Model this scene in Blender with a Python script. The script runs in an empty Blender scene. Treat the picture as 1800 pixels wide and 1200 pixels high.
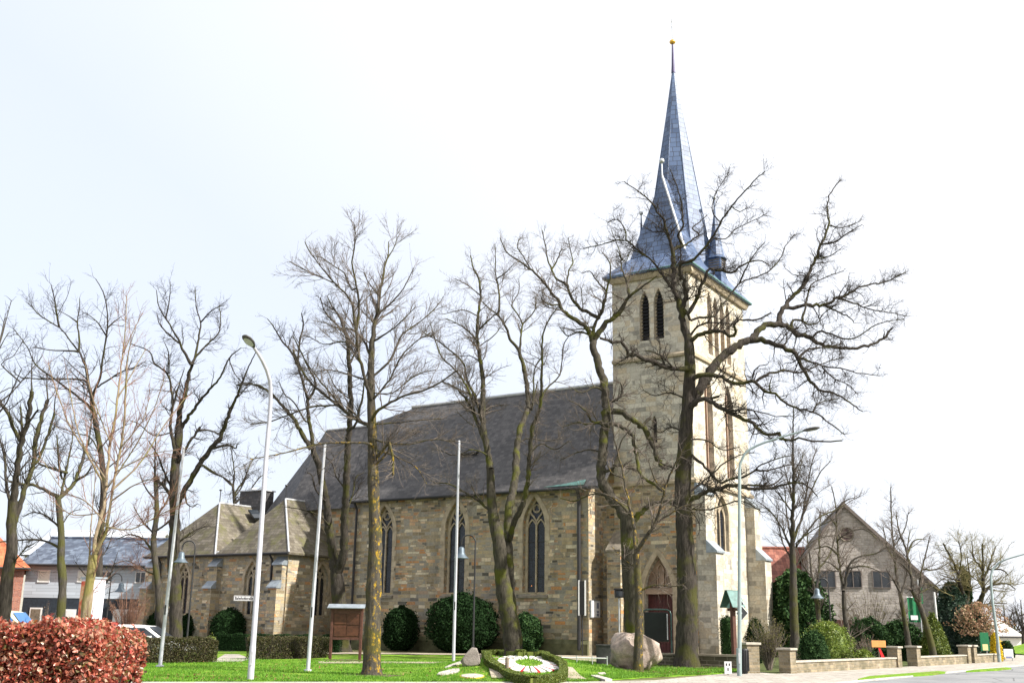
import bpy, bmesh, math, random
import numpy as np
from math import radians, sin, cos, pi, atan, tan, sqrt
from mathutils import Vector, Matrix, geometry

# ------------------------------------------------------------------ camera
SC = bpy.context.scene
COL = SC.collection
FPX, HOR, ROLL, EYE = 1850.0, 495.0, radians(.85), 1.6
PITCH = atan(HOR / FPX)
_w = np.array([0, cos(PITCH), sin(PITCH)]); _u0 = np.array([0, -sin(PITCH), cos(PITCH)]); _r0 = np.array([1.0, 0, 0])
_u = cos(ROLL) * _u0 - sin(ROLL) * _r0
_r = cos(ROLL) * _r0 + sin(ROLL) * _u0
cam_d = bpy.data.cameras.new("camera"); cam = bpy.data.objects.new("camera", cam_d); COL.objects.link(cam)
cam.matrix_world = Matrix(((_r[0], _u[0], -_w[0], 0), (_r[1], _u[1], -_w[1], 0), (_r[2], _u[2], -_w[2], EYE), (0, 0, 0, 1)))
cam_d.lens = 36.0 * FPX / 1800.0; cam_d.sensor_width = 36.0; cam_d.clip_end = 5000; cam_d.clip_start = .1
SC.camera = cam

# ------------------------------------------------------------------ world, sun, exposure
SUN_AZ, SUN_EL = radians(25), radians(40)       # azimuth measured from +X towards the viewer (-Y)
SUN_DIR = Vector((cos(SUN_AZ) * cos(SUN_EL), -sin(SUN_AZ) * cos(SUN_EL), sin(SUN_EL)))
world = bpy.data.worlds.new("World"); SC.world = world; world.use_nodes = True
wn = world.node_tree; wn.nodes.clear()
wo = wn.nodes.new("ShaderNodeOutputWorld"); bg = wn.nodes.new("ShaderNodeBackground")
sky = wn.nodes.new("ShaderNodeTexSky"); sky.sky_type = 'NISHITA'; sky.sun_disc = False
sky.sun_elevation = SUN_EL; sky.sun_rotation = math.atan2(SUN_DIR.x, SUN_DIR.y)
sky.air_density = 1.0; sky.dust_density = 3.0; sky.ozone_density = 1.0
# a thin veil of high cloud over the blue
tc = wn.nodes.new("ShaderNodeTexCoord"); nz = wn.nodes.new("ShaderNodeTexNoise"); nz.inputs["Scale"].default_value = 1.6; nz.inputs["Detail"].default_value = 6
mr = wn.nodes.new("ShaderNodeMapRange"); mr.inputs[1].default_value = .3; mr.inputs[2].default_value = .75; mr.inputs[3].default_value = .80; mr.inputs[4].default_value = .96
mx = wn.nodes.new("ShaderNodeMix"); mx.data_type = 'RGBA'; mx.inputs[7].default_value = (2.45, 2.60, 2.95, 1)
wn.links.new(tc.outputs["Generated"], nz.inputs["Vector"]); wn.links.new(nz.outputs["Fac"], mr.inputs[0]); wn.links.new(mr.outputs[0], mx.inputs[0])
wn.links.new(sky.outputs[0], mx.inputs[6]); # the veil glows whiter towards the sun
dt = wn.nodes.new("ShaderNodeVectorMath"); dt.operation = 'DOT_PRODUCT'; dt.inputs[1].default_value = SUN_DIR
gl = wn.nodes.new("ShaderNodeMapRange"); gl.inputs[1].default_value = -.25; gl.inputs[2].default_value = .6; gl.inputs[3].default_value = 0; gl.inputs[4].default_value = 1
m2 = wn.nodes.new("ShaderNodeMix"); m2.data_type = 'RGBA'; m2.inputs[7].default_value = (3.9, 3.85, 3.8, 1)
wn.links.new(tc.outputs["Generated"], dt.inputs[0]); wn.links.new(dt.outputs["Value"], gl.inputs[0]); wn.links.new(gl.outputs[0], m2.inputs[0]); wn.links.new(mx.outputs[2], m2.inputs[6]); wn.links.new(m2.outputs[2], bg.inputs[0]); wn.links.new(bg.outputs[0], wo.inputs[0])
bg.inputs[1].default_value = .13
sun_d = bpy.data.lights.new("sun", 'SUN'); sun_d.energy = 3.7; sun_d.angle = radians(.6); sun_d.color = (1, .95, .86)
sun = bpy.data.objects.new("sun", sun_d); COL.objects.link(sun)
sun.rotation_euler = SUN_DIR.to_track_quat('Z', 'Y').to_euler()
SC.view_settings.view_transform = 'Standard'; SC.view_settings.look = 'None'
SC.view_settings.exposure = 1.5; SC.view_settings.gamma = 1.0
SC.cycles.max_bounces = 6; SC.cycles.diffuse_bounces = 3; SC.cycles.glossy_bounces = 2
SC.cycles.transparent_max_bounces = 6; SC.cycles.caustics_reflective = False; SC.cycles.caustics_refractive = False

# ------------------------------------------------------------------ survey helpers: a sight line of the photograph turned into a place
def sight(x, y): return _w * FPX + _r * (x - 900) + _u * (600 - y)
def at(x, y, Y):
    v = sight(x, y); return np.array([0, 0, EYE]) + v * (Y / v[1])
def gnd(x, y, z=0.0):
    v = sight(x, y); return np.array([0, 0, EYE]) + v * ((z - EYE) / v[2])
def mound(x, y):
    return .46 * np.exp(-((x - .4) / 2.9) ** 2 - ((y - 38.6) / 3.0) ** 2)
def gm(x, y, dz=0.0):                    # first place where the sight line meets the mounded lawn (raised by dz)
    v = sight(x, y); t = np.linspace(20, 70, 6000) / v[1]; P = np.array([0, 0, EYE]) + t[:, None] * v[None]
    k = np.argmax(P[:, 2] <= mound(P[:, 0], P[:, 1]) + dz); return P[k]
TAG_KEYS = ("label", "category", "group", "kind")
def tag(o, label=None, cat=None, group=None, kind=None):
    for k, v in zip(TAG_KEYS, (label, cat, group, kind)):
        if v: o[k] = v
    return o
def thing(name, label, cat, loc=(0, 0, 0), rotz=0, group=None):
    o = bpy.data.objects.new(name, None); COL.objects.link(o); o.empty_display_size = .2
    o.location = loc; o.rotation_euler = (0, 0, rotz); return tag(o, label, cat, group)
def copy_tree(o, parent=None):
    c = o.copy(); COL.objects.link(c); c.parent = parent
    for ch in list(o.children): copy_tree(ch, c)
    return c
def mesh_np(name, V, F, mat, parent=None, smooth=False):
    me = bpy.data.meshes.new(name); V = np.asarray(V, np.float32).reshape(-1, 3); F = np.asarray(F, np.int32)
    if parent is not None and parent.get('_w'): pass
    n, k = F.shape
    me.vertices.add(len(V)); me.vertices.foreach_set("co", V.ravel())
    me.loops.add(n * k); me.loops.foreach_set("vertex_index", F.ravel())
    me.polygons.add(n); me.polygons.foreach_set("loop_start", np.arange(0, n * k, k, dtype=np.int32))
    me.polygons.foreach_set("loop_total", np.full(n, k, np.int32))
    if smooth: me.polygons.foreach_set("use_smooth", np.ones(n, bool))
    me.update(calc_edges=True); me.materials.append(mat)
    o = bpy.data.objects.new(name, me); COL.objects.link(o)
    if parent: o.parent = parent
    return o
def pure_loc(root):                     # parts given in world metres: shift into an unrotated root's own space
    return np.array(root.location)

class MB:
    """collects faces; build() links them as one mesh with metre-true UVs along each face"""
    def __init__(s): s.v = []; s.f = []
    def face(s, pts):
        i = len(s.v); s.v += [tuple(map(float, p)) for p in pts]; s.f.append(tuple(range(i, i + len(pts)))); return s
    def add(s, V, F):
        i = len(s.v); s.v += [tuple(map(float, p)) for p in V]; s.f += [tuple(i + k for k in f) for f in F]; return s
    def box(s, x0, x1, y0, y1, z0, z1, M=None):
        V = [(x, y, z) for z in (z0, z1) for x, y in ((x0, y0), (x1, y0), (x1, y1), (x0, y1))]
        if M is not None: V = [tuple(M @ Vector(p)) for p in V]
        return s.add(V, [(3, 2, 1, 0), (4, 5, 6, 7), (0, 1, 5, 4), (1, 2, 6, 5), (2, 3, 7, 6), (3, 0, 4, 7)])
    def prism(s, poly, z0, z1, caps=True):          # poly: xy list; z0,z1 numbers
        n = len(poly); V = [(x, y, z0) for x, y in poly] + [(x, y, z1) for x, y in poly]
        F = [(i, (i + 1) % n, n + (i + 1) % n, n + i) for i in range(n)]
        if caps: F += [tuple(range(n - 1, -1, -1)), tuple(range(n, 2 * n))]
        return s.add(V, F)
    def extr(s, pts, d):                             # planar polygon pts (3d) swept by vector d
        n = len(pts); d = Vector(d); P = [Vector(p) for p in pts]; Q = [p + d for p in P]
        return s.add(P + Q, [(i, (i + 1) % n, n + (i + 1) % n, n + i) for i in range(n)] + [tuple(range(n - 1, -1, -1)), tuple(range(n, 2 * n))])
    def tube(s, pts, r, k=8, caps=True):
        pts = np.asarray(pts, float); r = np.broadcast_to(np.asarray(r, float), (len(pts),))
        V, F = tubes(pts[None], r[None], k)
        s.add(V, F.tolist())
        if caps:
            n = len(pts); s.face(V[:k][::-1]); s.face(V[(n - 1) * k:n * k])
        return s
    def lathe(s, prof, c, k=12):                     # prof: (radius, z)
        n = len(prof); V = [(c[0] + r * cos(2 * pi * j / k), c[1] + r * sin(2 * pi * j / k), c[2] + z) for r, z in prof for j in range(k)]
        return s.add(V, [(i * k + j, i * k + (j + 1) % k, (i + 1) * k + (j + 1) % k, (i + 1) * k + j) for i in range(n - 1) for j in range(k)])
    def ball(s, c, r, k=10, sq=1.0):
        return s.lathe([(max(1e-4, r * sin(pi * i / 6)), -r * sq * cos(pi * i / 6)) for i in range(7)], c, k)
    def build(s, name, mat, parent=None, smooth=False, bevel=0, loc=None):
        me = bpy.data.meshes.new(name); V = s.v
        if loc is not None: V = [(a - loc[0], b - loc[1], c - loc[2]) for a, b, c in V]
        me.from_pydata(V, [], s.f); me.update()
        uv = me.uv_layers.new(name="uv")
        for p in me.polygons:
            n = p.normal; m = sqrt(n.x * n.x + n.y * n.y)
            if m > .15: t = Vector((-n.y / m, n.x / m, 0)); b = n.cross(t)
            else: t = Vector((1, 0, 0)); b = Vector((0, 1, 0))
            if b.z < 0: b = -b
            for li in p.loop_indices:
                q = Vector(V[me.loops[li].vertex_index]); uv.data[li].uv = (q.dot(t), q.dot(b))
            if smooth: p.use_smooth = True
        me.materials.append(mat)
        o = bpy.data.objects.new(name, me); COL.objects.link(o)
        if parent: o.parent = parent
        if bevel:
            bm = bmesh.new(); bm.from_mesh(me); bmesh.ops.remove_doubles(bm, verts=bm.verts, dist=1e-5); bm.to_mesh(me); bm.free()
            md = o.modifiers.new("bevel", 'BEVEL'); md.width = bevel; md.segments = 2; md.limit_method = 'ANGLE'
        return o

def tubes(P, R, k):
    """P (M,N,3), R (M,N) -> verts, quad faces"""
    M, N, _ = P.shape
    T = np.gradient(P, axis=1) if N > 2 else np.repeat(P[:, 1:] - P[:, :1], 2, axis=1)
    T = T / (np.linalg.norm(T, axis=2, keepdims=True) + 1e-9)
    mean = np.abs(P[:, -1] - P[:, 0]); ax = np.argmin(mean, axis=1); ref = np.eye(3)[ax][:, None, :]
    A = np.cross(T, ref); A /= np.linalg.norm(A, axis=2, keepdims=True) + 1e-9
    Bn = np.cross(T, A)
    th = 2 * pi * np.arange(k) / k
    V = P[:, :, None, :] + R[:, :, None, None] * (A[:, :, None, :] * np.cos(th)[None, None, :, None] + Bn[:, :, None, :] * np.sin(th)[None, None, :, None])
    base = (np.arange(M)[:, None, None] * N + np.arange(N - 1)[None, :, None]) * k; j = np.arange(k)[None, None, :]; j2 = (j + 1) % k
    F = np.stack([base + j, base + j2, base + k + j2, base + k + j], -1).reshape(-1, 4)
    return V.reshape(-1, 3), F

# ------------------------------------------------------------------ materials
class NT:
    def __init__(s, name):
        s.m = bpy.data.materials.new(name); s.m.use_nodes = True; s.t = s.m.node_tree; s.t.nodes.clear()
        s.out = s.n("OutputMaterial"); s.p = s.n("BsdfPrincipled"); s.l(s.p.outputs[0], s.out.inputs[0])
    def n(s, t, **kw):
        nd = s.t.nodes.new("ShaderNode" + t)
        for k, v in kw.items(): setattr(nd, k, v)
        return nd
    def l(s, a, b): s.t.links.new(a, b)
    def uv(s): return s.n("TexCoord").outputs["UV"]
    def ob(s): return s.n("TexCoord").outputs["Object"]
    def geo(s): return s.n("NewGeometry").outputs["Position"]
    def noise(s, vec, scale, detail=4, rough=.55):
        nd = s.n("TexNoise"); nd.inputs["Scale"].default_value = scale; nd.inputs["Detail"].default_value = detail; nd.inputs["Roughness"].default_value = rough
        if vec is not None: s.l(vec, nd.inputs["Vector"])
        return nd.outputs["Fac"]
    def scale(s, vec, v):
        nd = s.n("Mapping"); s.l(vec, nd.inputs[0]); nd.inputs["Scale"].default_value = v; return nd.outputs[0]
    def ramp(s, fac, stops, const=False):
        nd = s.n("ValToRGB"); cr = nd.color_ramp
        if const: cr.interpolation = 'CONSTANT'
        while len(cr.elements) < len(stops): cr.elements.new(.5)
        for e, (p, c) in zip(cr.elements, stops): e.position = p; e.color = (*c, 1) if len(c) == 3 else c
        s.l(fac, nd.inputs[0]); return nd.outputs[0]
    def mix(s, f, a, b, mode='MIX'):
        nd = s.n("Mix", data_type='RGBA', blend_type=mode)
        for v, i in ((f, 0), (a, 6), (b, 7)):
            if isinstance(v, (int, float)): nd.inputs[i].default_value = v
            elif isinstance(v, tuple): nd.inputs[i].default_value = (*v, 1)
            else: s.l(v, nd.inputs[i])
        return nd.outputs[2]
    def mr(s, v, a, b, c, d):
        nd = s.n("MapRange"); s.l(v, nd.inputs[0])
        for i, x in enumerate((a, b, c, d)): nd.inputs[i + 1].default_value = x
        return nd.outputs[0]
    def math(s, op, a, b=0.0):
        nd = s.n("Math", operation=op)
        for i, v in enumerate((a, b)):
            if isinstance(v, (int, float)): nd.inputs[i].default_value = v
            else: s.l(v, nd.inputs[i])
        return nd.outputs[0]
    def bump(s, h, strength=.4, dist=.02):
        nd = s.n("Bump"); nd.inputs["Strength"].default_value = strength; nd.inputs["Distance"].default_value = dist
        s.l(h, nd.inputs["Height"]); s.l(nd.outputs[0], s.p.inputs["Normal"])
    def done(s, col, rough=.8, spec=.3, metal=0):
        if isinstance(col, tuple): s.p.inputs["Base Color"].default_value = (*col, 1)
        else: s.l(col, s.p.inputs["Base Color"])
        if isinstance(rough, (int, float)): s.p.inputs["Roughness"].default_value = rough
        else: s.l(rough, s.p.inputs["Roughness"])
        s.p.inputs["Specular IOR Level"].default_value = spec; s.p.inputs["Metallic"].default_value = metal
        return s.m
def brick(t, vec, w, h, mortar=.012, off=.5, smooth=.1):
    nd = t.n("TexBrick"); t.l(vec, nd.inputs["Vector"]); nd.offset = off; nd.offset_frequency = 2; nd.squash = .7; nd.squash_frequency = 3
    for k, v in (("Scale", 1), ("Mortar Size", mortar), ("Mortar Smooth", smooth), ("Bias", 0), ("Brick Width", w), ("Row Height", h)): nd.inputs[k].default_value = v
    nd.inputs["Color1"].default_value = (0, 0, 0, 1); nd.inputs["Color2"].default_value = (1, 1, 1, 1); nd.inputs["Mortar"].default_value = (.5, .5, .5, 1)
    return nd.outputs["Color"], nd.outputs["Fac"]
def plain(name, col, rough=.6, spec=.4, metal=0, var=.15, sc=6.0, bump=0):
    t = NT(name); f = t.noise(t.geo(), sc, 5)
    c = t.mix(t.mr(f, .3, .7, 0, 1), tuple(x * (1 - var) for x in col), tuple(min(1, x * (1 + var)) for x in col))
    if bump: t.bump(t.noise(t.geo(), sc * 6, 4), bump, .01)
    return t.done(c, rough, spec, metal)
def stone_mat(name, ramp, w=.5, h=.135, w2=.66, h2=.2, mortar=(.33, .295, .24), dirt=.55, bump=.7):
    t = NT(name); uv = t.uv()
    wob = t.n("VectorMath", operation='MULTIPLY_ADD'); nn = t.n("TexNoise"); nn.inputs["Scale"].default_value = .9; t.l(uv, nn.inputs["Vector"])
    t.l(nn.outputs["Color"], wob.inputs[0]); wob.inputs[1].default_value = (.10, .07, 0); t.l(uv, wob.inputs[2]); v = wob.outputs[0]
    a, fa = brick(t, v, w, h, .013); b, fb = brick(t, v, w2, h2, .013, .37)
    sel = t.mr(t.noise(uv, .55, 2), .47, .5, 0, 1)
    k = t.mix(sel, a, b); fac = t.mix(sel, fa, fb)
    col = t.ramp(k, ramp)
    mott = t.noise(uv, 9, 6, .65); col = t.mix(.55, col, t.ramp(mott, [(.25, (.35, .33, .3)), (.5, (1, 1, 1)), (.75, (1.35, 1.3, 1.2))]), 'MULTIPLY')
    col = t.mix(t.mr(fac, 0, 1, 0, .85), col, mortar)
    dn = t.noise(t.scale(uv, (1.1, .35, 1)), .9, 6, .62)
    col = t.mix(dirt, col, t.ramp(dn, [(.3, (.28, .26, .24)), (.52, (1, 1, 1))]), 'MULTIPLY')
    sz = t.n("SeparateXYZ"); t.l(t.geo(), sz.inputs[0]); damp = t.math('MULTIPLY', t.mr(sz.outputs[2], .2, 2.0, .75, 0), t.mr(t.noise(uv, 1.3, 5), .35, .6, .2, 1)); col = t.mix(damp, col, (.10, .095, .06))
    t.bump(t.math('SUBTRACT', t.math('MULTIPLY', mott, .5), t.math('MULTIPLY', fac, .9)), bump, .03)
    return t.done(col, .9, .2)
def tile_mat(name, ramp, w, h, rough=.5, moss=None, bump=.5, spec=.4, gap=.008, gapk=.75):
    t = NT(name); uv = t.uv(); a, fac = brick(t, uv, w, h, gap)
    col = t.ramp(a, ramp); col = t.mix(t.mr(fac, 0, 1, 0, gapk), col, (.012, .012, .016))
    big = t.noise(uv, .7, 5); col = t.mix(.5, col, t.ramp(big, [(.3, (.6, .6, .6)), (.6, (1.15, 1.15, 1.15))]), 'MULTIPLY')
    if moss: col = t.mix(t.mr(t.noise(uv, 1.1, 6, .7), .5, .66, 0, .7), col, moss)
    sep = t.n("SeparateXYZ"); t.l(uv, sep.inputs[0]); saw = t.math('FRACT', t.math('DIVIDE', sep.outputs[1], h))
    t.bump(t.math('ADD', t.math('MULTIPLY', saw, -.8), t.math('MULTIPLY', a, .35)), bump, .02)
    return t.done(col, rough, spec)
def bark_mat(name, dark, light, lichen=None, amt=(.55, .64), moss=None, top=8):
    t = NT(name); g = t.geo(); n1 = t.noise(t.scale(g, (9, 9, 1.6)), 1.6, 6, .7); n2 = t.noise(g, .8, 4)
    col = t.ramp(n1, [(.3, dark), (.7, light)])
    if moss: col = t.mix(t.mr(t.noise(g, 1.1, 5), .5, .62, 0, .85), col, moss)
    if lichen:
        s3 = t.n("SeparateXYZ"); t.l(g, s3.inputs[0]); nn = t.n("SeparateXYZ"); t.l(t.n("NewGeometry").outputs["Normal"], nn.inputs[0])
        k = t.math('MULTIPLY', t.mr(t.noise(t.scale(g, (1.6, 1.6, 1.2)), 4.2, 6, .75), amt[0], amt[1], 0, .9), t.mr(s3.outputs[2], top - 2.5, top, 1, 0)); k = t.math('MULTIPLY', k, t.mr(nn.outputs[0], -.35, .35, .15, 1)); col = t.mix(k, col, lichen)
    t.bump(n1, .9, .05); return t.done(col, .95, .15)
def leaf_mat(name, cols, rough=.5, spec=.4, trans=.25):
    t = NT(name); ri = t.n("NewGeometry").outputs["Random Per Island"]
    n = len(cols); c = t.ramp(ri, [(i / max(1, n - 1), x) for i, x in enumerate(cols)])
    t.done(c, rough, spec)
    if trans:
        tr = t.n("BsdfTranslucent"); t.l(c, tr.inputs[0]); ms = t.n("MixShader"); ms.inputs[0].default_value = trans
        t.l(t.p.outputs[0], ms.inputs[1]); t.l(tr.outputs[0], ms.inputs[2]); t.l(ms.outputs[0], t.out.inputs[0])
    return t.m

TAN, ORG, GRY, DRK, PAL = (.43, .34, .205), (.44, .215, .085), (.29, .27, .23), (.085, .078, .066), (.64, .565, .42)
m_stone = stone_mat("sandstone rubble", [(0, DRK), (.1, GRY), (.27, (.29, .265, .215)), (.4, TAN), (.55, (.25, .205, .135)), (.66, PAL), (.77, ORG), (.85, (.30, .275, .23)), (.94, TAN), (1, (.13, .11, .08))])
m_stone_pale = stone_mat("pale sandstone ashlar", [(0, (.27, .255, .225)), (.3, (.46, .43, .37)), (.6, (.56, .525, .45)), (.85, (.46, .385, .28)), (1, (.38, .36, .32))], .62, .26, .8, .34, dirt=.4, bump=.4)
m_trim = plain("dressed sandstone", (.36, .30, .22), .9, .2, var=.3, sc=3, bump=.4)
m_trim_dark = plain("weathered dressed stone", (.20, .175, .14), .9, .2, var=.4, sc=3, bump=.4)
m_niche = plain("pinkish sandstone panel", (.30, .215, .165), .9, .2, var=.3, sc=2, bump=.3)
m_slate_blue = tile_mat("blue slate", [(0, (.045, .075, .15)), (.5, (.07, .11, .205)), (1, (.10, .145, .25))], .5, .34, .42, spec=.5, gap=.016, gapk=.9)
m_slate = tile_mat("grey slate", [(0, (.038, .036, .038)), (.5, (.06, .057, .058)), (1, (.088, .082, .082))], .32, .2, .6)
m_slate_moss = tile_mat("mossy brown slate", [(0, (.075, .062, .045)), (.5, (.11, .095, .07)), (1, (.15, .132, .105))], .34, .24, .75, moss=(.085, .085, .02))
m_lead = plain("lead sheet", (.45, .46, .48), .45, .5, .3, var=.2, sc=3)
m_copper = plain("green copper", (.075, .16, .15), .6, .4, var=.35, sc=4)
m_gold = plain("gilded copper", (.75, .45, .08), .3, .5, .9, var=.1)
m_iron = plain("black painted iron", (.02, .02, .022), .5, .4, var=.2)
m_steel = plain("galvanised steel", (.48, .5, .52), .4, .5, .6, var=.12)
m_pole_paint = plain("pale grey pole paint", (.40, .41, .46), .45, .4, var=.1, sc=3)
m_pole_green = plain("grey green lamp pole paint", (.25, .31, .315), .45, .4, var=.12, sc=3)
m_white = plain("white enamel", (.62, .62, .63), .4, .4, var=.06)
m_black = plain("black enamel", (.015, .015, .017), .4, .4, var=.2)
m_zinc = plain("zinc sheet", (.3, .34, .38), .45, .5, .5, var=.2, sc=4)
def glass_mat(name, col, rough=.12):
    t = NT(name); uv = t.uv(); a, fac = brick(t, uv, .16, .22, .008, 0)
    c = t.mix(a, tuple(.6 * x for x in col), tuple(1.5 * x for x in col)); c = t.mix(t.mr(fac, 0, 1, 0, 1), c, (.006, .006, .007))
    t.bump(a, .12, .02); return t.done(c, rough, .5)
m_leaded = glass_mat("leaded church glass", (.012, .016, .024), .25)
def pane_mat(name, col, rough=.08):
    t = NT(name); return t.done(t.mix(t.noise(t.geo(), 1.5), tuple(.7 * x for x in col), tuple(1.3 * x for x in col)), rough, .6)
m_pane = pane_mat("window glass", (.02, .025, .032))
m_door = plain("dark red door boards", (.06, .012, .012), .55, .4, var=.35, sc=5, bump=.3)
m_wood = plain("red brown stained wood", (.085, .035, .025), .6, .35, var=.3, sc=7, bump=.4)
m_wood_grey = plain("weathered grey timber", (.16, .13, .10), .85, .2, var=.35, sc=7, bump=.4)
m_carve = plain("carved brown board", (.075, .028, .014), .55, .35, var=.4, sc=5, bump=.5)

def grass_mat():
    t = NT("lawn turf"); g = t.geo(); a = t.noise(g, 1.1, 6, .65); b = t.noise(g, 14, 5, .7)
    c = t.ramp(a, [(.28, (.075, .16, .012)), (.5, (.13, .25, .018)), (.72, (.22, .31, .04))]); c = t.mix(.5, c, t.ramp(b, [(.3, (.45, .5, .4)), (.65, (1.3, 1.25, 1.2))]), 'MULTIPLY')
    c = t.mix(t.mr(t.noise(g, .35, 5, .7), .56, .68, 0, .7), c, (.19, .17, .06))
    t.bump(b, .8, .06); return t.done(c, .9, .15)
m_grass = grass_mat()
def ground_mat(name, cols, sc, bump=.3):
    t = NT(name); g = t.geo(); a = t.noise(g, sc, 6, .7); b = t.noise(g, sc * 25, 4, .7)
    c = t.ramp(a, [(.3, cols[0]), (.7, cols[1])]); c = t.mix(.4, c, t.ramp(b, [(.3, (.6, .6, .6)), (.7, (1.3, 1.3, 1.3))]), 'MULTIPLY')
    t.bump(b, bump, .01); return t.done(c, .9, .2)
m_earth = ground_mat("rough ground", ((.075, .10, .03), (.16, .14, .07)), .4)
m_gravel = ground_mat("gravel path", ((.28, .24, .18), (.38, .33, .26)), 1.2)
def asphalt_mat():
    t = NT("worn asphalt"); g = t.geo(); a = t.noise(g, .5, 7, .7); c = t.ramp(a, [(.3, (.13, .135, .145)), (.5, (.20, .205, .215)), (.7, (.25, .25, .255))]); c = t.mix(.5, c, t.ramp(t.noise(g, 60, 3), [(.3, (.6, .6, .6)), (.7, (1.3, 1.3, 1.3))]), 'MULTIPLY')
    v = t.n("TexVoronoi", feature='DISTANCE_TO_EDGE'); v.inputs["Scale"].default_value = .33; t.l(g, v.inputs["Vector"]); c = t.mix(t.mr(v.outputs["Distance"], 0, .012, .8, 0), c, (.05, .05, .052)); return t.done(c, .85, .25)
m_asphalt = asphalt_mat()
def slab_mat():
    t = NT("concrete pavers"); g = t.geo(); a, f = brick(t, g, .42, .42, .012, .5)
    c = t.ramp(a, [(0, (.27, .25, .225)), (1, (.38, .35, .315))]); c = t.mix(.5, c, t.ramp(t.noise(g, .8, 6, .7), [(.3, (.7, .7, .7)), (.6, (1.1, 1.1, 1.1))]), 'MULTIPLY')
    c = t.mix(t.mr(f, 0, 1, 0, .7), c, (.1, .1, .085)); t.bump(f, -.3, .01); return t.done(c, .9, .2)
m_slab = slab_mat()
m_kerb = plain("kerb stone", (.36, .35, .33), .85, .2, var=.2, sc=3, bump=.3)

# ------------------------------------------------------------------ ground
def sheet(name, poly, z, mat, top_kind="structure", thick=0):
    b = MB(); n = len(poly)
    if thick: b.prism([(p[0], p[1]) for p in poly], z - thick, z)
    else: b.face([(p[0], p[1], z) for p in poly])
    return tag(b.build(name, mat), kind=top_kind)
def ccw(p):
    a = sum(p[i][0] * p[(i + 1) % len(p)][1] - p[(i + 1) % len(p)][0] * p[i][1] for i in range(len(p))); return p if a > 0 else p[::-1]
sheet("ground", [(-1500, -300), (1500, -300), (1500, 2500), (-1500, 2500)], -.02, m_earth)
# lawn: a fine sheet with the mound
FRONT0, FRONT1, FRONT2 = gnd(200, 1197), gnd(1020, 1197), gnd(1295, 1181)
def lawn_front(x):
    if x < FRONT1[0]: return FRONT0[1] + (x - FRONT0[0]) * (FRONT1[1] - FRONT0[1]) / (FRONT1[0] - FRONT0[0])
    return FRONT1[1] + (x - FRONT1[0]) * (FRONT2[1] - FRONT1[1]) / (FRONT2[0] - FRONT1[0])
NX, NY = 110, 90
xs = np.linspace(-16, 9.2, NX); V = []
rg = np.random.default_rng(5)
for j in range(NY):
    for i in range(NX):
        y0 = lawn_front(xs[i]) + .06 * sin(xs[i] * 3.1) + .05 * sin(xs[i] * 7.7); y1 = 57.0
        y = y0 + (y1 - y0) * (j / (NY - 1)) ** 1.4
        V.append((xs[i], y, float(mound(xs[i], y)) + .012 * rg.random() + (.0 if j else -.03)))
F = [(j * NX + i, j * NX + i + 1, (j + 1) * NX + i + 1, (j + 1) * NX + i) for j in range(NY - 1) for i in range(NX - 1)]
tag(mesh_np("lawn", V, F, m_grass, smooth=True), kind="structure")
KERB = [gnd(1440, 1203), gnd(1800, 1168)]
kd = (KERB[1] - KERB[0]); kd /= np.linalg.norm(kd); kn = np.array([-kd[1], kd[0], 0])      # kn points to the pavement side
K = lambda s, o: KERB[0] + kd * s + kn * o
pav = [FRONT0 + np.array([-30, -2, 0]), FRONT0, FRONT1, gnd(1150, 1194.5), FRONT2, gnd(1330, 1176), gnd(1340, 1160), gnd(1372, 1160), gnd(1575, 1150), gnd(1755, 1140), K(120, 6), K(120, 0), K(-60, 0), FRONT0 + np.array([-30, -45, 0])]
sheet("pavement", ccw([(p[0], p[1]) for p in pav]), .004 - .006, m_slab)
sheet("road", ccw([(p[0], p[1]) for p in (K(-60, -.14), K(140, -.14), K(140, -9), K(-60, -9))]), -.012, m_asphalt)
b = MB(); b.prism([tuple(K(-60, -.14)[:2]), tuple(K(140, -.14)[:2]), tuple(K(140, .0)[:2]), tuple(K(-60, .0)[:2])], -.1, .035); tag(b.build("kerb", m_kerb), kind="structure")
sheet("churchyard_path", ccw([tuple(gnd(*p)[:2]) for p in ((560, 1166), (700, 1166.2), (795, 1166), (795, 1163.5), (700, 1163.2), (560, 1162.5))]), .03, m_gravel)
sheet("church_path", ccw([tuple(gnd(*p)[:2]) for p in ((560, 1149.5), (700, 1150), (860, 1152), (860, 1149.5), (700, 1147.5), (560, 1146.5))]), .034, m_gravel)
sheet("hedge_gap_path", ccw([tuple(gnd(*p)[:2]) for p in ((372, 1164), (425, 1163), (440, 1158), (420, 1150), (395, 1150))]), .03, m_slab)
sheet("forecourt_path", ccw([(5.2, 46), (9.3, 46.5), (14, 62), (2, 57.2), (3.2, 50)]), .036, m_gravel)
for i, q in enumerate((((1508, 1195), (1530, 1189.5), (1650, 1180.5), (1664, 1182), (1640, 1185.5), (1575, 1190)), ((1698, 1180.5), (1712, 1178.2), (1768, 1173.8), (1778, 1175), (1755, 1177.5)))):
    b = MB(); pp = ccw([tuple(gnd(*p)[:2]) for p in q]); b.prism(pp, -.02, .05)
    tag(b.build("verge_grass", m_grass), kind="structure")
tag(sheet("parking_ground", [(-60, 44), (-13.2, 44), (-13.2, 66), (-60, 72)], -.004, m_asphalt), kind="structure")

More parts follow.
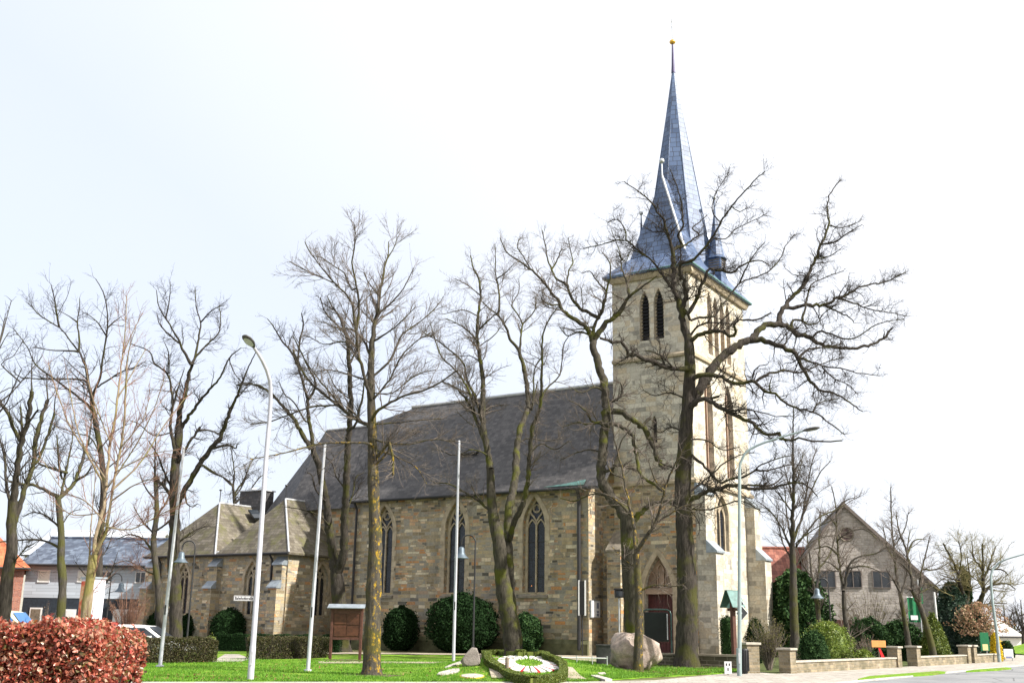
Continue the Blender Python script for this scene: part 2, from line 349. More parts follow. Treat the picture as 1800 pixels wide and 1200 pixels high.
# ------------------------------------------------------------------ church (own axes: x west, y north, z up; origin at the tower's south-west corner)
TH = radians(33)
CH_O = np.array([9.731, 55.484, 0.0])
church = thing("church", "sandstone village church with slate spire, tall nave and pointed windows", "church", CH_O, -TH)
def arch(cx, w, z0, zs, za, n=8):
    R = [(cx + w / 2 * (1 - (i / n) ** 1.9), zs + (za - zs) * i / n) for i in range(n + 1)]
    return [(cx - w / 2, z0), (cx + w / 2, z0)] + R + [(2 * cx - x, z) for x, z in R[-2::-1]]
def wall(b, p0, ex, outline, holes=(), depth=.0, inward=(0, 0, 0)):
    """flat wall at p0 along unit ex; outline and holes in (a, z); reveals go 'inward' by depth"""
    p0 = Vector(p0); ex = Vector(ex); inward = Vector(inward)
    P = lambda a: p0 + ex * a[0] + Vector((0, 0, a[1]))
    loops = [[Vector((a, z, 0)) for a, z in l] for l in [outline, *holes]]
    tri = geometry.tessellate_polygon(loops); flat = [v for l in loops for v in l]
    b.add([P((v.x, v.y)) for v in flat], [tuple(t) for t in tri])
    for h in holes:
        for i in range(len(h)):
            p, q = P(h[i]), P(h[(i + 1) % len(h)]); b.face([p, q, q + inward * depth, p + inward * depth])
def ring(b, p0, ex, inner, outer, out, d0, d1):
    """band between two matching outlines, from depth d0 to d1 along 'out'"""
    p0 = Vector(p0); ex = Vector(ex); out = Vector(out); n = len(inner)
    P = lambda a, d: p0 + ex * a[0] + Vector((0, 0, a[1])) + out * d
    for i in range(n):
        j = (i + 1) % n
        b.face([P(inner[i], d1), P(inner[j], d1), P(outer[j], d1), P(outer[i], d1)])
        b.face([P(outer[i], d1), P(outer[j], d1), P(outer[j], d0), P(outer[i], d0)])
        b.face([P(inner[j], d1), P(inner[i], d1), P(inner[i], d0), P(inner[j], d0)])
S_ = (0, -1, 0); W_ = (1, 0, 0); EX = (-1, 0, 0); NY_ = (0, 1, 0)
def strip(b, p0, ex, out, pts, w, d0, d1):
    """a bar of width w following a 2-d polyline, between depths d0 < d1 along out"""
    p0 = Vector(p0); ex = Vector(ex); out = Vector(out)
    P = lambda a, z, d: p0 + ex * a + Vector((0, 0, z)) + out * d
    for (a0, z0), (a1, z1) in zip(pts, pts[1:]):
        dx, dz = a1 - a0, z1 - z0; L = sqrt(dx * dx + dz * dz) or 1; nx, nz_ = -dz / L * w / 2, dx / L * w / 2
        q = [(a0 + nx, z0 + nz_), (a1 + nx, z1 + nz_), (a1 - nx, z1 - nz_), (a0 - nx, z0 - nz_)]
        b.add([P(x, z, d0) for x, z in q] + [P(x, z, d1) for x, z in q], [(0, 1, 2, 3)[::-1], (4, 5, 6, 7), (0, 1, 5, 4), (1, 2, 6, 5), (2, 3, 7, 6), (3, 0, 4, 7)])
def arc_pts(cx, cz, r, a0, a1, n=8): return [(cx + r * cos(a0 + (a1 - a0) * i / n), cz + r * sin(a0 + (a1 - a0) * i / n)) for i in range(n + 1)]
def church_window(p0, ex, out, cx, w, z0, zs, za, rec=.38, lights=2, hood=.3, louvre=False, trim=None, glass=None):
    """surround + mullion + tracery (one mesh), glazing as its sub-part"""
    b = MB(); A = arch(cx, w, z0, zs, za)
    jw = .16 if w > .9 else .11
    ring(b, p0, ex, arch(cx, w - 2 * jw, z0 + .02, zs, za - jw * 1.1), arch(cx, w - .004, z0 + .002, zs, za - .004), out, -rec, -rec + .14)
    if hood:
        hi = arch(cx, w + .04, zs - .9, zs, za + .03); ho = arch(cx, w + .04 + 2 * hood, zs - .9, zs, za + .03 + hood * 1.15)
        hi = hi[1:] + hi[:1]; ho = ho[1:] + ho[:1]; n = len(hi)
        P0, E, O = Vector(p0), Vector(ex), Vector(out); P = lambda a, d: P0 + E * a[0] + Vector((0, 0, a[1])) + O * d
        for i in range(n - 1):
            b.face([P(hi[i], .035), P(hi[i + 1], .035), P(ho[i + 1], .035), P(ho[i], .035)]); b.face([P(ho[i], .035), P(ho[i + 1], .035), P(ho[i + 1], 0), P(ho[i], 0)]); b.face([P(hi[i + 1], .035), P(hi[i], .035), P(hi[i], 0), P(hi[i + 1], 0)])
        jm = .2                                                   # jamb quoins left and right of the opening
        for sgn in (-1, 1):
            k = 0; z = z0
            while z < zs - .95:
                hgt = .34 if k % 2 else .26; ww = jm + (.12 if k % 2 else 0); a0 = cx + sgn * (w / 2 + .02); a1 = a0 + sgn * ww
                q = [(min(a0, a1), z + .006), (max(a0, a1), z + .006), (max(a0, a1), min(z + hgt, zs - .92)), (min(a0, a1), min(z + hgt, zs - .92))]
                b.extr([P(x, .002) for x in q], O * .016); z += hgt + .012; k += 1
    iw = w - 2 * jw; bars = .09 if w > .9 else .06
    if lights == 2:
        strip(b, p0, ex, out, [(cx, z0 + .02), (cx, zs + .25)], bars, -rec + .01, -rec + .15)
        for s in (-1, 1):
            c = cx + s * iw / 4; hw = iw / 4
            strip(b, p0, ex, out, [(c - hw * (1 - (i / 6) ** 1.8), zs - .1 + .42 * i / 6 * (w / 1.4)) for i in range(7)], bars * .8, -rec + .012, -rec + .13)
            strip(b, p0, ex, out, [(c + hw * (1 - (i / 6) ** 1.8), zs - .1 + .42 * i / 6 * (w / 1.4)) for i in range(7)], bars * .8, -rec + .012, -rec + .13)
            strip(b, p0, ex, out, [(cx, zs + .2), (cx + s * iw * .17, zs + .48), (cx + s * iw * .3, zs + .62), (cx + s * iw * .36, zs + .75)], bars * .9, -rec + .014, -rec + .135)
        strip(b, p0, ex, out, arc_pts(cx, zs + (za - zs) * .60, iw * .2, .2, 2 * pi + .2, 14), bars * .7, -rec + .016, -rec + .125)
        for a in (pi / 2, pi * 7 / 6, pi * 11 / 6):
            strip(b, p0, ex, out, arc_pts(cx + iw * .1 * cos(a), zs + (za - zs) * .6 + iw * .1 * sin(a), iw * .09, a - 1.9, a + 1.9, 6), bars * .45, -rec + .018, -rec + .115)
    fr = b.build("window", trim or m_trim, church)
    g = MB(); P0, E, O = Vector(p0), Vector(ex), Vector(out)
    g.face([P0 + E * a + Vector((0, 0, z)) + O * (-rec + .05) for a, z in arch(cx, w - .02, z0 + .01, zs, za - .01)])
    if louvre:
        z = z0 + .1
        while z < za - .25:
            hw = (w / 2 - .06) * (1 if z < zs else max(.1, 1 - ((z - zs) / (za - zs)) ** 1.9))
            a = [P0 + E * (cx - hw) + O * (-rec + .06) + Vector((0, 0, z + .12)), P0 + E * (cx + hw) + O * (-rec + .06) + Vector((0, 0, z + .12)), P0 + E * (cx + hw) + O * (-rec + .2) + Vector((0, 0, z)), P0 + E * (cx - hw) + O * (-rec + .2) + Vector((0, 0, z))]
            g.extr(a, Vector((0, 0, .025))); z += .2
        g.build("louvre", m_black, fr)
    else:
        o = g.build("pane", glass or m_leaded, fr)
        z = z0 + .85
        while z < zs: bb = MB(); strip(bb, p0, ex, out, [(cx - iw / 2, z), (cx + iw / 2, z)], .035, -rec + .052, -rec + .085); bb.build("saddle_bar", m_iron, fr); z += .95
    return fr
def cap(b, pts, d): b.extr(pts, d)

# --- tower
TWX, TWY, TZ = 4.75, 8.3, 21.0
tb = MB()
S_holes = [arch(1.84, .62, 17.0, 19.0, 19.95), arch(2.72, .62, 17.0, 19.0, 19.95), arch(2.25, .32, 11.2, 12.3, 12.7), arch(2.2, 1.66, .0, 3.2, 5.2)]
wall(tb, (0, 0, 0), EX, [(0, 0), (TWX, 0), (TWX, TZ), (0, TZ)][0:4], [S_holes[0], S_holes[1], S_holes[2], [(p[0], max(.002, p[1])) for p in S_holes[3]]], .5, NY_)
W_holes = [arch(2.9 + .94 * i, .62, 16.5, 19.6, 20.2) for i in range(4)] + [arch(2.3, 1.15, 9.7, 14.0, 15.2), arch(5.3, 1.15, 9.7, 14.0, 15.2), arch(3.7, 1.7, 5.6, 7.6, 8.6)]
wall(tb, (0, 0, 0), NY_, [(0, 0), (TWY, 0), (TWY, TZ), (0, TZ)], W_holes, .32, (-1, 0, 0))
tb.face([(0, TWY, 0), (-TWX, TWY, 0), (-TWX, TWY, TZ), (0, TWY, TZ)]); tb.face([(-TWX, TWY, 0), (-TWX, 0, 0), (-TWX, 0, TZ), (-TWX, TWY, TZ)])
tb.build("tower_wall", m_stone_pale, church)
lb = MB()                                                   # rougher, darker lower stage facing
wall(lb, (0, -.03, 0), EX, [(0.0, 0), (TWX, 0), (TWX, 9.0), (0.0, 9.0)], [[(p[0], max(.002, p[1])) for p in S_holes[3]]], .05, NY_)
lb.build("lower_stage_facing", m_stone, church)
for i in (0, 1): church_window((0, 0, 0), EX, S_, (1.84, 2.72)[i], .62, 17.0, 19.0, 19.95, .3, 0, 0, True)
nb = MB()
for i in range(4): nb.face([(-.3, y, z) for y, z in arch(2.9 + .94 * i, .62, 16.5, 19.6, 20.2)])
for c in (2.3, 5.3):
    nb.face([(-.3, y, z) for y, z in arch(c, 1.15, 9.7, 14.0, 15.2)])
    strip(nb, (0, 0, 0), NY_, W_, [(c, 9.72), (c, 14.6)], .1, -.29, -.1)
nb.build("blind_panel", m_niche, church)
church_window((0, 0, 0), NY_, W_, 3.7, 1.7, 5.6, 7.6, 8.6, .3, 2, .22)
g = MB(); g.face([(-2.25 + dx, .3, z) for dx, z in ((-.16, 11.2), (.16, 11.2), (.16, 12.7), (-.16, 12.7))]); g.build("slit_pane", m_black, church)
for z, d in ((16.0, .13), (9.05, .16)):
    sb = MB(); sb.extr([(-TWX, -d, z - .14), (-TWX, -d - .02, z), (-TWX, 0.02, z + .16), (-TWX, .02, z - .14)], (TWX + d, 0, 0)); sb.build("string_course", m_trim, church)
    sb = MB(); sb.extr([(d, -.001, z - .137), (d + .02, -.001, z + .003), (-.02, -.001, z + .163), (-.02, -.001, z - .137)], (0, TWY + .1, 0)); sb.build("string_course", m_trim, church)
sb = MB(); sb.extr([(-TWX, -.16, TZ - .42), (-TWX, -.3, TZ - .2), (-TWX, -.3, TZ + .0), (-TWX, .02, TZ + .0), (-TWX, .02, TZ - .42)], (TWX + .3, 0, 0)); sb.build("cornice", m_trim, church)
sb = MB(); sb.extr([(.16, -.001, TZ - .417), (.3, -.001, TZ - .197), (.3, -.001, TZ + .003), (-.02, -.001, TZ + .003), (-.02, -.001, TZ - .417)], (0, TWY + .3, 0)); sb.build("cornice", m_trim, church)
for q, dv in (([(-4.7, -.17, 0), (-4.7, -.17, .55), (-4.7, .0, .8), (-4.7, .0, 0)], (1.5, 0, 0)), ([(-1.15, -.17, 0), (-1.15, -.17, .55), (-1.15, .0, .8), (-1.15, .0, 0)], (1.15, 0, 0)), ([(.17, 1.1, 0), (.17, 1.1, .55), (.0, 1.1, .8), (.0, 1.1, 0)], (0, 6.1, 0))):
    pb = MB(); pb.extr(q, dv); pb.build("plinth", m_trim_dark, church)
def buttress(prof, o, dirv, width, name="buttress", mat=None, capm=None):
    """prof: list of (reach, z_top) steps from bottom up; each step closes with a sloping cap back to the next reach"""
    bq = MB(); caps_ = []; d = Vector(dirv); s = Vector((-d.y, d.x, 0)); o = Vector(o); z0 = 0
    for i, (rch, zt) in enumerate(prof):
        nxt = prof[i + 1][0] if i + 1 < len(prof) else 0.0; sl = (rch - nxt) * 1.05
        zt_w = zt
        pts = [o, o + d * rch, o + d * rch + Vector((0, 0, zt_w)), o + Vector((0, 0, zt_w))]
        pts = [p + Vector((0, 0, z0)) if k < 2 else p for k, p in enumerate(pts)]
        bq.extr(pts, s * width)
        c = [o + d * (rch + .09) + Vector((0, 0, zt - .03)), o + d * (rch + .09) + Vector((0, 0, zt + .06)), o + d * nxt + Vector((0, 0, zt + sl + .1)), o + d * (nxt) + Vector((0, 0, zt - .03))]
        c = [p - s * .05 for p in c]; cq = MB(); cq.extr(c, s * (width + .1)); caps_.append(cq); z0 = zt + .001
    ob = bq.build(name, mat or m_stone, church); [cq.build("cap_slab", capm or m_zinc, ob) for cq in caps_]; return ob
buttress([(1.05, 5.3), (.55, 8.3)], (0, 0.004, 0), (1, 0, 0), 1.05, mat=m_stone_pale)
buttress([(1.05, 5.3), (.55, 8.3)], (0, 7.25, 0), (1, 0, 0), 1.05, mat=m_stone_pale)
buttress([(.95, 5.4)], (-4.74, -.004, 0), (0, -1, 0), .8, capm=m_trim_dark)
# portal
d0 = MB(); d0.face([(-1.37, .45, 0), (-3.03, .45, 0), (-3.03, .45, 3.3), (-1.37, .45, 3.3)])
for k in range(10): d0.box(-3.0 + .166 * k, -3.0 + .166 * k + .152, .42, .452, .03, 3.24)
dr = d0.build("door", m_door, church)
hb = MB(); hb.box(-2.28, -2.24, .36, .42, 1.0, 1.35); hb.box(-2.18, -2.14, .36, .42, 1.0, 1.35); hb.build("handle", m_steel, dr)
tp = MB(); tp.face([(-x, .34, z) for x, z in arch(2.2, 1.62, 3.3, 3.35, 5.16)])
for c in (1.72, 2.2, 2.68):
    zt = 4.75 if c == 2.2 else 4.35
    ring(tp, (0, .34, 0), EX, arch(c, .3, 3.62, zt - .3, zt - .05), arch(c, .42, 3.56, zt - .3, zt + .05), S_, 0, .1)
tp.box(-3.08, -1.32, .1, .46, 3.2, 3.5)
tp.build("tympanum", m_niche, church)
ps = MB(); ring(ps, (0, 0, 0), EX, [(p[0], max(.0, p[1])) for p in arch(2.2, 1.64, 0, 3.2, 5.19)], [(p[0], max(.0, p[1])) for p in arch(2.2, 2.2, 0, 3.2, 5.62)], S_, -.02, .09); ps.build("portal_surround", m_trim, church)
# --- tower roof
RZ = 21.02; cx_, cy_ = -2.38, 4.15
rb = MB(); ov = .42
e = [(-TWX - ov, -ov), (ov, -ov), (ov, TWY + ov), (-TWX - ov, TWY + ov)]; e2 = [(-TWX + .8, .8), (-.5, .8), (-.5, TWY - .8), (-TWX + .8, TWY - .8)]
zf, zr = RZ + 1.25, 27.7; ra, rb_ = (cx_, 2.1), (cx_, TWY - 2.1)
for i in range(4):
    j = (i + 1) % 4; rb.face([(*e[i], RZ), (*e[j], RZ), (*e2[j], zf), (*e2[i], zf)]); rb.face([(*e[i], RZ - .14), (*e[j], RZ - .14), (*e[j], RZ), (*e[i], RZ)])
rb.face([(*p, RZ - .14) for p in e[::-1]])
rb.face([(*e2[0], zf), (*e2[1], zf), (*ra, zr)]); rb.face([(*e2[1], zf), (*e2[2], zf), (*rb_, zr), (*ra, zr)]); rb.face([(*e2[2], zf), (*e2[3], zf), (*rb_, zr)]); rb.face([(*e2[3], zf), (*e2[0], zf), (*ra, zr), (*rb_, zr)])
skirt = rb.build("skirt_roof", m_slate_blue, church)
for q0, q1, rr in ((e2[1], ra, .075), (e2[2], rb_, .05)): fl = MB(); fl.tube([(*q0, zf), (*q1, zr)], rr, 6); fl.build("hip_flashing", m_lead, skirt)
eg = MB(); eg.tube([(e[0][0], e[0][1], RZ - .05), (e[1][0], e[1][1], RZ - .05), (e[2][0], e[2][1], RZ - .05), (e[3][0], e[3][1], RZ - .05)], .075, 6); eg.build("gutter", m_copper, skirt)
def finial(c, h, r, parent, ballm=m_steel, name="finial"):
    f = MB(); f.tube([c, (c[0], c[1], c[2] + h)], [.06, .03], 6); f.ball((c[0], c[1], c[2] + h + r * .7), r, 10); return f.build(name, ballm, parent, smooth=True)
finial((ra[0], ra[1], zr - .1), .95, .17, skirt); finial((rb_[0], rb_[1], zr - .1), .9, .14, skirt)
sp = MB(); zt = 35.9; tip = (cx_ + .02, cy_)
R0 = lambda z: .16 * (zt - z) + .0
for k in range(8):
    a0, a1 = pi / 4 * k, pi / 4 * (k + 1)
    lv = [(RZ, 2.3), (23, R0(23)), (29, R0(29)), (zt, .05)]
    for (z0, r0), (z1, r1) in zip(lv, lv[1:]):
        sp.face([(tip[0] + r0 * cos(a0), tip[1] + r0 * sin(a0), z0), (tip[0] + r0 * cos(a1), tip[1] + r0 * sin(a1), z0), (tip[0] + r1 * cos(a1), tip[1] + r1 * sin(a1), z1), (tip[0] + r1 * cos(a0), tip[1] + r1 * sin(a0), z1)])
spire = sp.build("spire", m_slate_blue, church)
for k in range(8): rl = MB(); rl.tube([(tip[0] + 1.01 * R0(23) * cos(pi / 4 * k), tip[1] + 1.01 * R0(23) * sin(pi / 4 * k), 23), (tip[0], tip[1], zt)], [.025, .02], 5); rl.build("arris_roll", m_slate_blue, spire)
fr = MB(); fr.tube([(tip[0], tip[1], zt - .35), (tip[0], tip[1], zt + .1), (tip[0], tip[1], zt + 1.7)], [.14, .11, .055], 8); fr.build("spire_tip", plain("dark copper cap", (.07, .06, .12), .5, .4, .3), spire, smooth=True)
fb = MB(); fb.ball((tip[0], tip[1], zt + 1.85), .2, 14, .8); fb.build("gilded_ball", m_gold, spire, smooth=True)
cr = MB(); z = zt + 2.0; cr.tube([(tip[0], tip[1], z), (tip[0], tip[1], z + 1.35)], .025, 6); ca = Vector((cos(1.9), sin(1.9), 0))
c0 = Vector((tip[0], tip[1], z + .85)); cr.tube([c0 - ca * .2, c0 + ca * .2], .025, 6)
ck = [(-.2, .45), (-.1, .5), (0, .42), (.12, .5), (.2, .68), (.1, .66), (0, .58), (-.12, .66), (-.22, .62)]
cr.extr([c0 + ca * a + Vector((0, 0, q - .05)) for a, q in ck], Vector((-ca.y, ca.x, 0)) * .03)
cr.build("weathercock", m_lead, spire)
def turret(x, sgn):
    t = MB(); y = 4.15; w = .42
    t.box(x - w, x + w, y - w, y + w, 20.9, 22.6); o = t.build("turret", m_slate_blue, church)
    l = MB()
    for k in range(5): l.box(x + sgn * w + (-.03 if sgn > 0 else -.03), x + sgn * w + .03, y - .32, y + .32, 21.75 + .16 * k, 21.75 + .16 * k + .07)
    for k in range(5): l.box(x - .32, x + .32, y - w - .03, y - w + .03, 21.75 + .16 * k, 21.75 + .16 * k + .07)
    l.build("louvre", m_wood_grey, o)
    h = MB(); lev = [(22.55, .66), (22.75, .5), (23.2, .4), (25.4, .07), (26.4, .03)]
    for k in range(8):
        a0, a1 = pi / 4 * (k + .5), pi / 4 * (k + 1.5)
        for (z0, r0), (z1, r1) in zip(lev, lev[1:]): h.face([(x + r0 * cos(a0), y + r0 * sin(a0), z0), (x + r0 * cos(a1), y + r0 * sin(a1), z0), (x + r1 * cos(a1), y + r1 * sin(a1), z1), (x + r1 * cos(a0), y + r1 * sin(a0), z1)])
    h.face([(x + .66 * cos(pi / 4 * (k + .5)), y + .66 * sin(pi / 4 * (k + .5)), 22.55) for k in range(8)][::-1])
    h.build("helm", m_slate_blue, o); f = MB(); f.ball((x, y, 26.5), .13, 10); f.build("ball", m_steel, o, smooth=True)
turret(.05, 1); turret(-TWX - .05, -1)

# --- nave
NX0, NX1, NS, NN, EZ, RDG = -5.55, -22.1, -1.5, 9.5, 9.15, 15.7
nb = MB(); wins = [(8.99, 1.42), (14.37, 1.42), (19.75, 1.42)]
wall(nb, (0, NS, 0), EX, [(-NX0, 0), (-NX1, 0), (-NX1, EZ), (-NX0, EZ)], [arch(c, w, 3.25, 6.9, 8.45) for c, w in wins], .45, NY_)
mid = (NS + NN) / 2
nb.face([(NX0, NS, 0), (NX0, NN, 0), (NX0, NN, EZ), (NX0, mid, RDG), (NX0, NS, EZ)]); nb.face([(NX1, NN, 0), (NX1, NS, 0), (NX1, NS, EZ), (NX1, mid, RDG), (NX1, NN, EZ)]); nb.face([(NX1, NN, 0), (NX0, NN, 0), (NX0, NN, EZ), (NX1, NN, EZ)])
nb.build("nave_wall", m_stone, church)
for c, w in wins: church_window((0, NS, 0), EX, S_, c, w, 3.25, 6.9, 8.45)
for c, w in wins: sl = MB(); sl.extr([(-c - w / 2 - .22, NS - .1, 2.95), (-c - w / 2 - .22, NS - .1, 3.08), (-c - w / 2 - .22, NS + .4, 3.27), (-c - w / 2 - .22, NS + .4, 2.95)], (w + .44, 0, 0)); sl.build("window_sill", m_trim_dark, church)
pl = MB(); pl.extr([(NX1, NS - .16, 0), (NX1, NS - .16, .6), (NX1, NS, .82), (NX1, NS, 0)], (NX0 - NX1, 0, 0)); pl.build("plinth", plain("mossy plinth stone", (.10, .10, .055), .95, .1, var=.4, sc=2, bump=.4), church)
def roof_gable(x0, x1, ys, yn, ez, rz, over=.4, th=.14, hip=None, ends=.18, lift=.0):
    r = MB(); m = (ys + yn) / 2; k = (rz - ez) / (m - ys)
    lo = ez - over * k
    for s, y in ((-1, ys), (1, yn)):
        ye = y + s * over
        A = [(x0 + ends, ye, lo + .1), (x1 - ends, ye, lo + .1), (x1 - ends, m, rz + .1), (x0 + ends, m, rz + .1)] if not hip else [(x0 + ends, ye, lo + .1), (x1, ye, lo + .1), (hip, m, rz + .1), (x0 + ends, m, rz + .1)]
        r.face(A if s < 0 else A[::-1]); r.face([(p[0], p[1], p[2] - th) for p in (A[::-1] if s < 0 else A)])
        for p, q in ((A[0], A[1]), (A[1], A[2]), (A[3], A[0])): r.face([p, q, (q[0], q[1], q[2] - th), (p[0], p[1], p[2] - th)])
    return r
nb = MB(); zr_ = lambda y: RDG - (RDG - EZ) / (mid - NS) * abs(y - mid) - .06; nb.extr([(NX0 - .02, .1, 0), (NX0 - .02, 8.0, 0), (NX0 - .02, 8.0, zr_(8.0)), (NX0 - .02, mid, zr_(mid)), (NX0 - .02, .1, zr_(.1))], (.85, 0, 0)); nb.build("tower_link_wall", m_stone, church)
nr = roof_gable(NX0 + .95, NX1, NS, NN, EZ, RDG, .38)
roof = nr.build("nave_roof", m_slate, church)
rg_ = MB(); rg_.tube([(NX0 + .8, mid, RDG + .13), (NX1 - .18, mid, RDG + .13)], .11, 8); rg_.build("ridge_capping", m_lead, roof)
gt = MB(); gt.tube([(NX0 + .2, NS - .46, EZ - .42), (NX1 - .2, NS - .46, EZ - .40)], .085, 8); gt.build("gutter", m_iron, roof)
fs = MB(); k = (RDG - EZ) / (mid - NS)
fs.extr([(NX0 - .1, NS - .36, EZ - .27), (NX0 - 2.6, NS - .36, EZ - .27), (NX0 - 1.5, NS - .27, EZ - .17), (NX0 - .1, NS - .1, EZ + .03)], (0, -.01, .035)); fs.build("verge_flashing", m_copper, roof)
dm = MB(); dm.box(-15.55, -14.35, .35, 1.9, 10.7, 11.55); ds = dm.build("dormer", m_slate, roof)
dl = MB(); [dl.box(-15.42, -14.48, .28, .36, 10.78 + .14 * k_, 10.85 + .14 * k_) for k_ in range(5)]; dl.build("louvre", m_black, ds) if False else None
dtop = MB(); dtop.extr([(-15.7, .2, 11.55), (-15.7, 2.4, 12.0), (-15.7, 2.4, 12.07), (-15.7, .2, 11.63)], (1.5, 0, 0)); dtop.build("dormer_roof", m_slate, roof)
dlo = MB(); [dlo.box(-15.42, -14.48, .28, .345, 10.78 + .14 * k_, 10.85 + .14 * k_) for k_ in range(5)]; dlo.build("dormer_louvre", m_wood_grey, roof)
dp = MB()
dp.tube([(-6.05, NS - .16, .3), (-6.05, NS - .16, 8.3), (-6.05, NS - .42, 8.75)], .1, 8); dp.build("downpipe", m_iron, church)
dp = MB(); dp.tube([(-21.85, NS - .16, .3), (-21.85, NS - .16, 8.3), (-21.85, NS - .42, 8.72)], .075, 8); dp.build("downpipe", m_iron, church)
# --- choir
CS, CN, CX1, CHZ = .7, 7.3, -30.0, 14.85
cb = MB(); cb.face([(NX1, CS, 0), (CX1, CS, 0), (CX1, CS, 9), (NX1, CS, 9)]); cb.face([(CX1, CN, 0), (NX1, CN, 0), (NX1, CN, 9), (CX1, CN, 9)])
ap = [(CX1, CS), (CX1 - 3.6, CS + 1.6), (CX1 - 4.6, 4.0), (CX1 - 3.6, CN - 1.6), (CX1, CN)]
for p, q in zip(ap, ap[1:]): cb.face([(*p, 0), (*q, 0), (*q, 9), (*p, 9)])
cb.build("choir_wall", m_stone, church)
crf = MB(); over = [(CX1, CS - .4), (CX1 - 3.8, CS + 1.3), (CX1 - 5.0, 4.0), (CX1 - 3.8, CN - 1.3), (CX1, CN + .4)]
crf.face([(NX1, CS - .4, 8.7), (*over[0], 8.7), (CX1, 4.0, CHZ), (NX1, 4.0, CHZ)]); crf.face([(*over[4], 8.7), (NX1, CN + .4, 8.7), (NX1, 4.0, CHZ), (CX1, 4.0, CHZ)])
for p, q in zip(over, over[1:]): crf.face([(*p, 8.7), (*q, 8.7), (CX1, 4.0, CHZ)])
cro = crf.build("choir_roof", m_slate, church)
tr = MB()                                                   # saddle where the nave roof runs out over the choir
for s, ye, yc in ((-1, NS - .2, CS - .1), (1, NN + .2, CN + .1)):
    A_, B2_, D_, E2_ = (NX1 + .3, 4.0, RDG + .09), (-26.2, 4.0, CHZ + .06), (NX1 + .3, ye, EZ - .1), (-24.6, yc, 9.25)
    tr.face([A_, B2_, E2_] if s > 0 else [A_, E2_, B2_]); tr.face([A_, E2_, D_] if s > 0 else [A_, D_, E2_])
tr.build("saddle_roof", m_slate, church)
cg = MB(); cg.tube([(CX1, 4.0, CHZ + .02), (*over[2], 8.75)], .06, 6); cg.build("hip_capping", m_copper, cro); cg = MB(); cg.tube([(NX1, 4, CHZ + .02), (CX1, 4, CHZ + .02)], .08, 6); cg.build("ridge_capping", m_lead, cro)
# --- the two sacristy blocks with hipped roofs
AY = -3.6; AE = 5.75
def annex(xw, xe, ridge_z, apex_y):
    w = MB(); c = -(xw + xe) / 2; hs = [arch(-(xw + xe) / 2, 1.15, 1.9, 4.1, 5.15)] if True else []
    wall(w, (0, AY, 0), EX, [(-xw, 0), (-xe, 0), (-xe, AE), (-xw, AE)], hs, .35, NY_)
    wh = [arch(3.1, 1.2, 1.9, 4.1, 5.1)] if xw == -25.5 else []
    wall(w, (xw, AY, 0), NY_, [(0, 0), (5.0, 0), (5.0, AE), (0, AE)], wh, .35, (-1, 0, 0))
    w.face([(xe, 1.4, 0), (xe, AY, 0), (xe, AY, AE), (xe, 1.4, AE)])
    w.build("sacristy_wall", m_stone, church)
    church_window((0, AY, 0), EX, S_, c, 1.15, 1.9, 4.1, 5.15, .3, 2, .2)
    if wh: church_window((xw, AY, 0), NY_, W_, 3.1, 1.2, 1.9, 4.1, 5.1, .3, 2, .2)
    s = MB(); s.extr([(-c - .75, AY - .1, 1.66), (-c - .75, AY - .1, 1.76), (-c - .75, AY + .3, 1.92), (-c - .75, AY + .3, 1.66)], (1.5, 0, 0)); s.build("window_sill", m_trim_dark, church)
    r = MB(); o_ = .35; m = (xw + xe) / 2; z0 = AE - .12
    A, B_, Cc, D = (xe - (o_ if xe < -33 else 0), AY - o_, z0), (xw + (o_ if xw > -28 else 0), AY - o_, z0), (xw + (o_ if xw > -28 else 0), 3.5, z0), (xe - (o_ if xe < -33 else 0), 3.5, z0)
    P, Q = (m, apex_y, ridge_z), (m, 4.2, ridge_z + .02)
    r.face([A, B_, P]); r.face([B_, Cc, Q, P]); r.face([D, A, P, Q])
    for p, q in ((A, B_), (B_, Cc), (D, A)): r.face([(p[0], p[1], p[2] - .13), (q[0], q[1], q[2] - .13), q, p])
    r.face([(p[0], p[1], p[2] - .13) for p in (D, Cc, B_, A)])
    ro = r.build("sacristy_roof", m_slate_moss, church)
    f = MB(); f.tube([B_, P], .06, 6); f.build("hip_capping", m_lead, ro); f = MB(); f.tube([P, Q], .07, 6); f.build("ridge_capping", m_lead, ro)
    gq = MB(); gq.tube([(A[0], A[1] - .06, z0 - .04), (B_[0], B_[1] - .06, z0 - .04)], .07, 6); gq.build("gutter", m_iron, ro)
    f = MB(); f.tube([(P[0], P[1], ridge_z - .1), (P[0], P[1], ridge_z + .85)], .03, 6); f.ball((P[0], P[1], ridge_z + .88), .11, 8, .6); f.build("vent_pipe", m_iron, ro)
    return ro
r2 = annex(-25.5, -31.7, 9.35, -1.1); r1 = annex(-31.7, -38.3, 9.4, -1.0)
v = MB(); v.tube([(-31.7, AY - .2, AE + .0), (-31.7, 1.2, AE + .06)], [.11, .11], 6); v.build("valley_flashing", m_lead, r1)
sk = MB(); sk.extr([(-34.2, .9, 9.0), (-34.2, 1.75, 9.08), (-33.55, 1.75, 8.48), (-33.55, .9, 8.4)], (.06, 0, .08)); sk.build("skylight", m_pane, r1)
buttress([(.75, 3.5), (.4, 4.9)], (-32.1, AY, 0), (0, -1, 0), .75); buttress([(.75, 3.5), (.4, 4.9)], (-26.35, AY, 0), (0, -1, 0), .75)
buttress([(.75, 3.5), (.4, 4.9)], (-38.3, AY, 0), (0, -1, 0), .7)
for x in (-26.75, -37.2):
    dp = MB(); dp.tube([(x, AY - .14, .2), (x, AY - .14, 5.2), (x, AY - .4, 5.55)], .07, 8); dp.build("downpipe", m_iron, church)
ch = MB(); ch.box(-36.3, -34.1, 2.0, 3.2, 8.3, 10.55); cho = ch.build("chimney", m_slate, church)
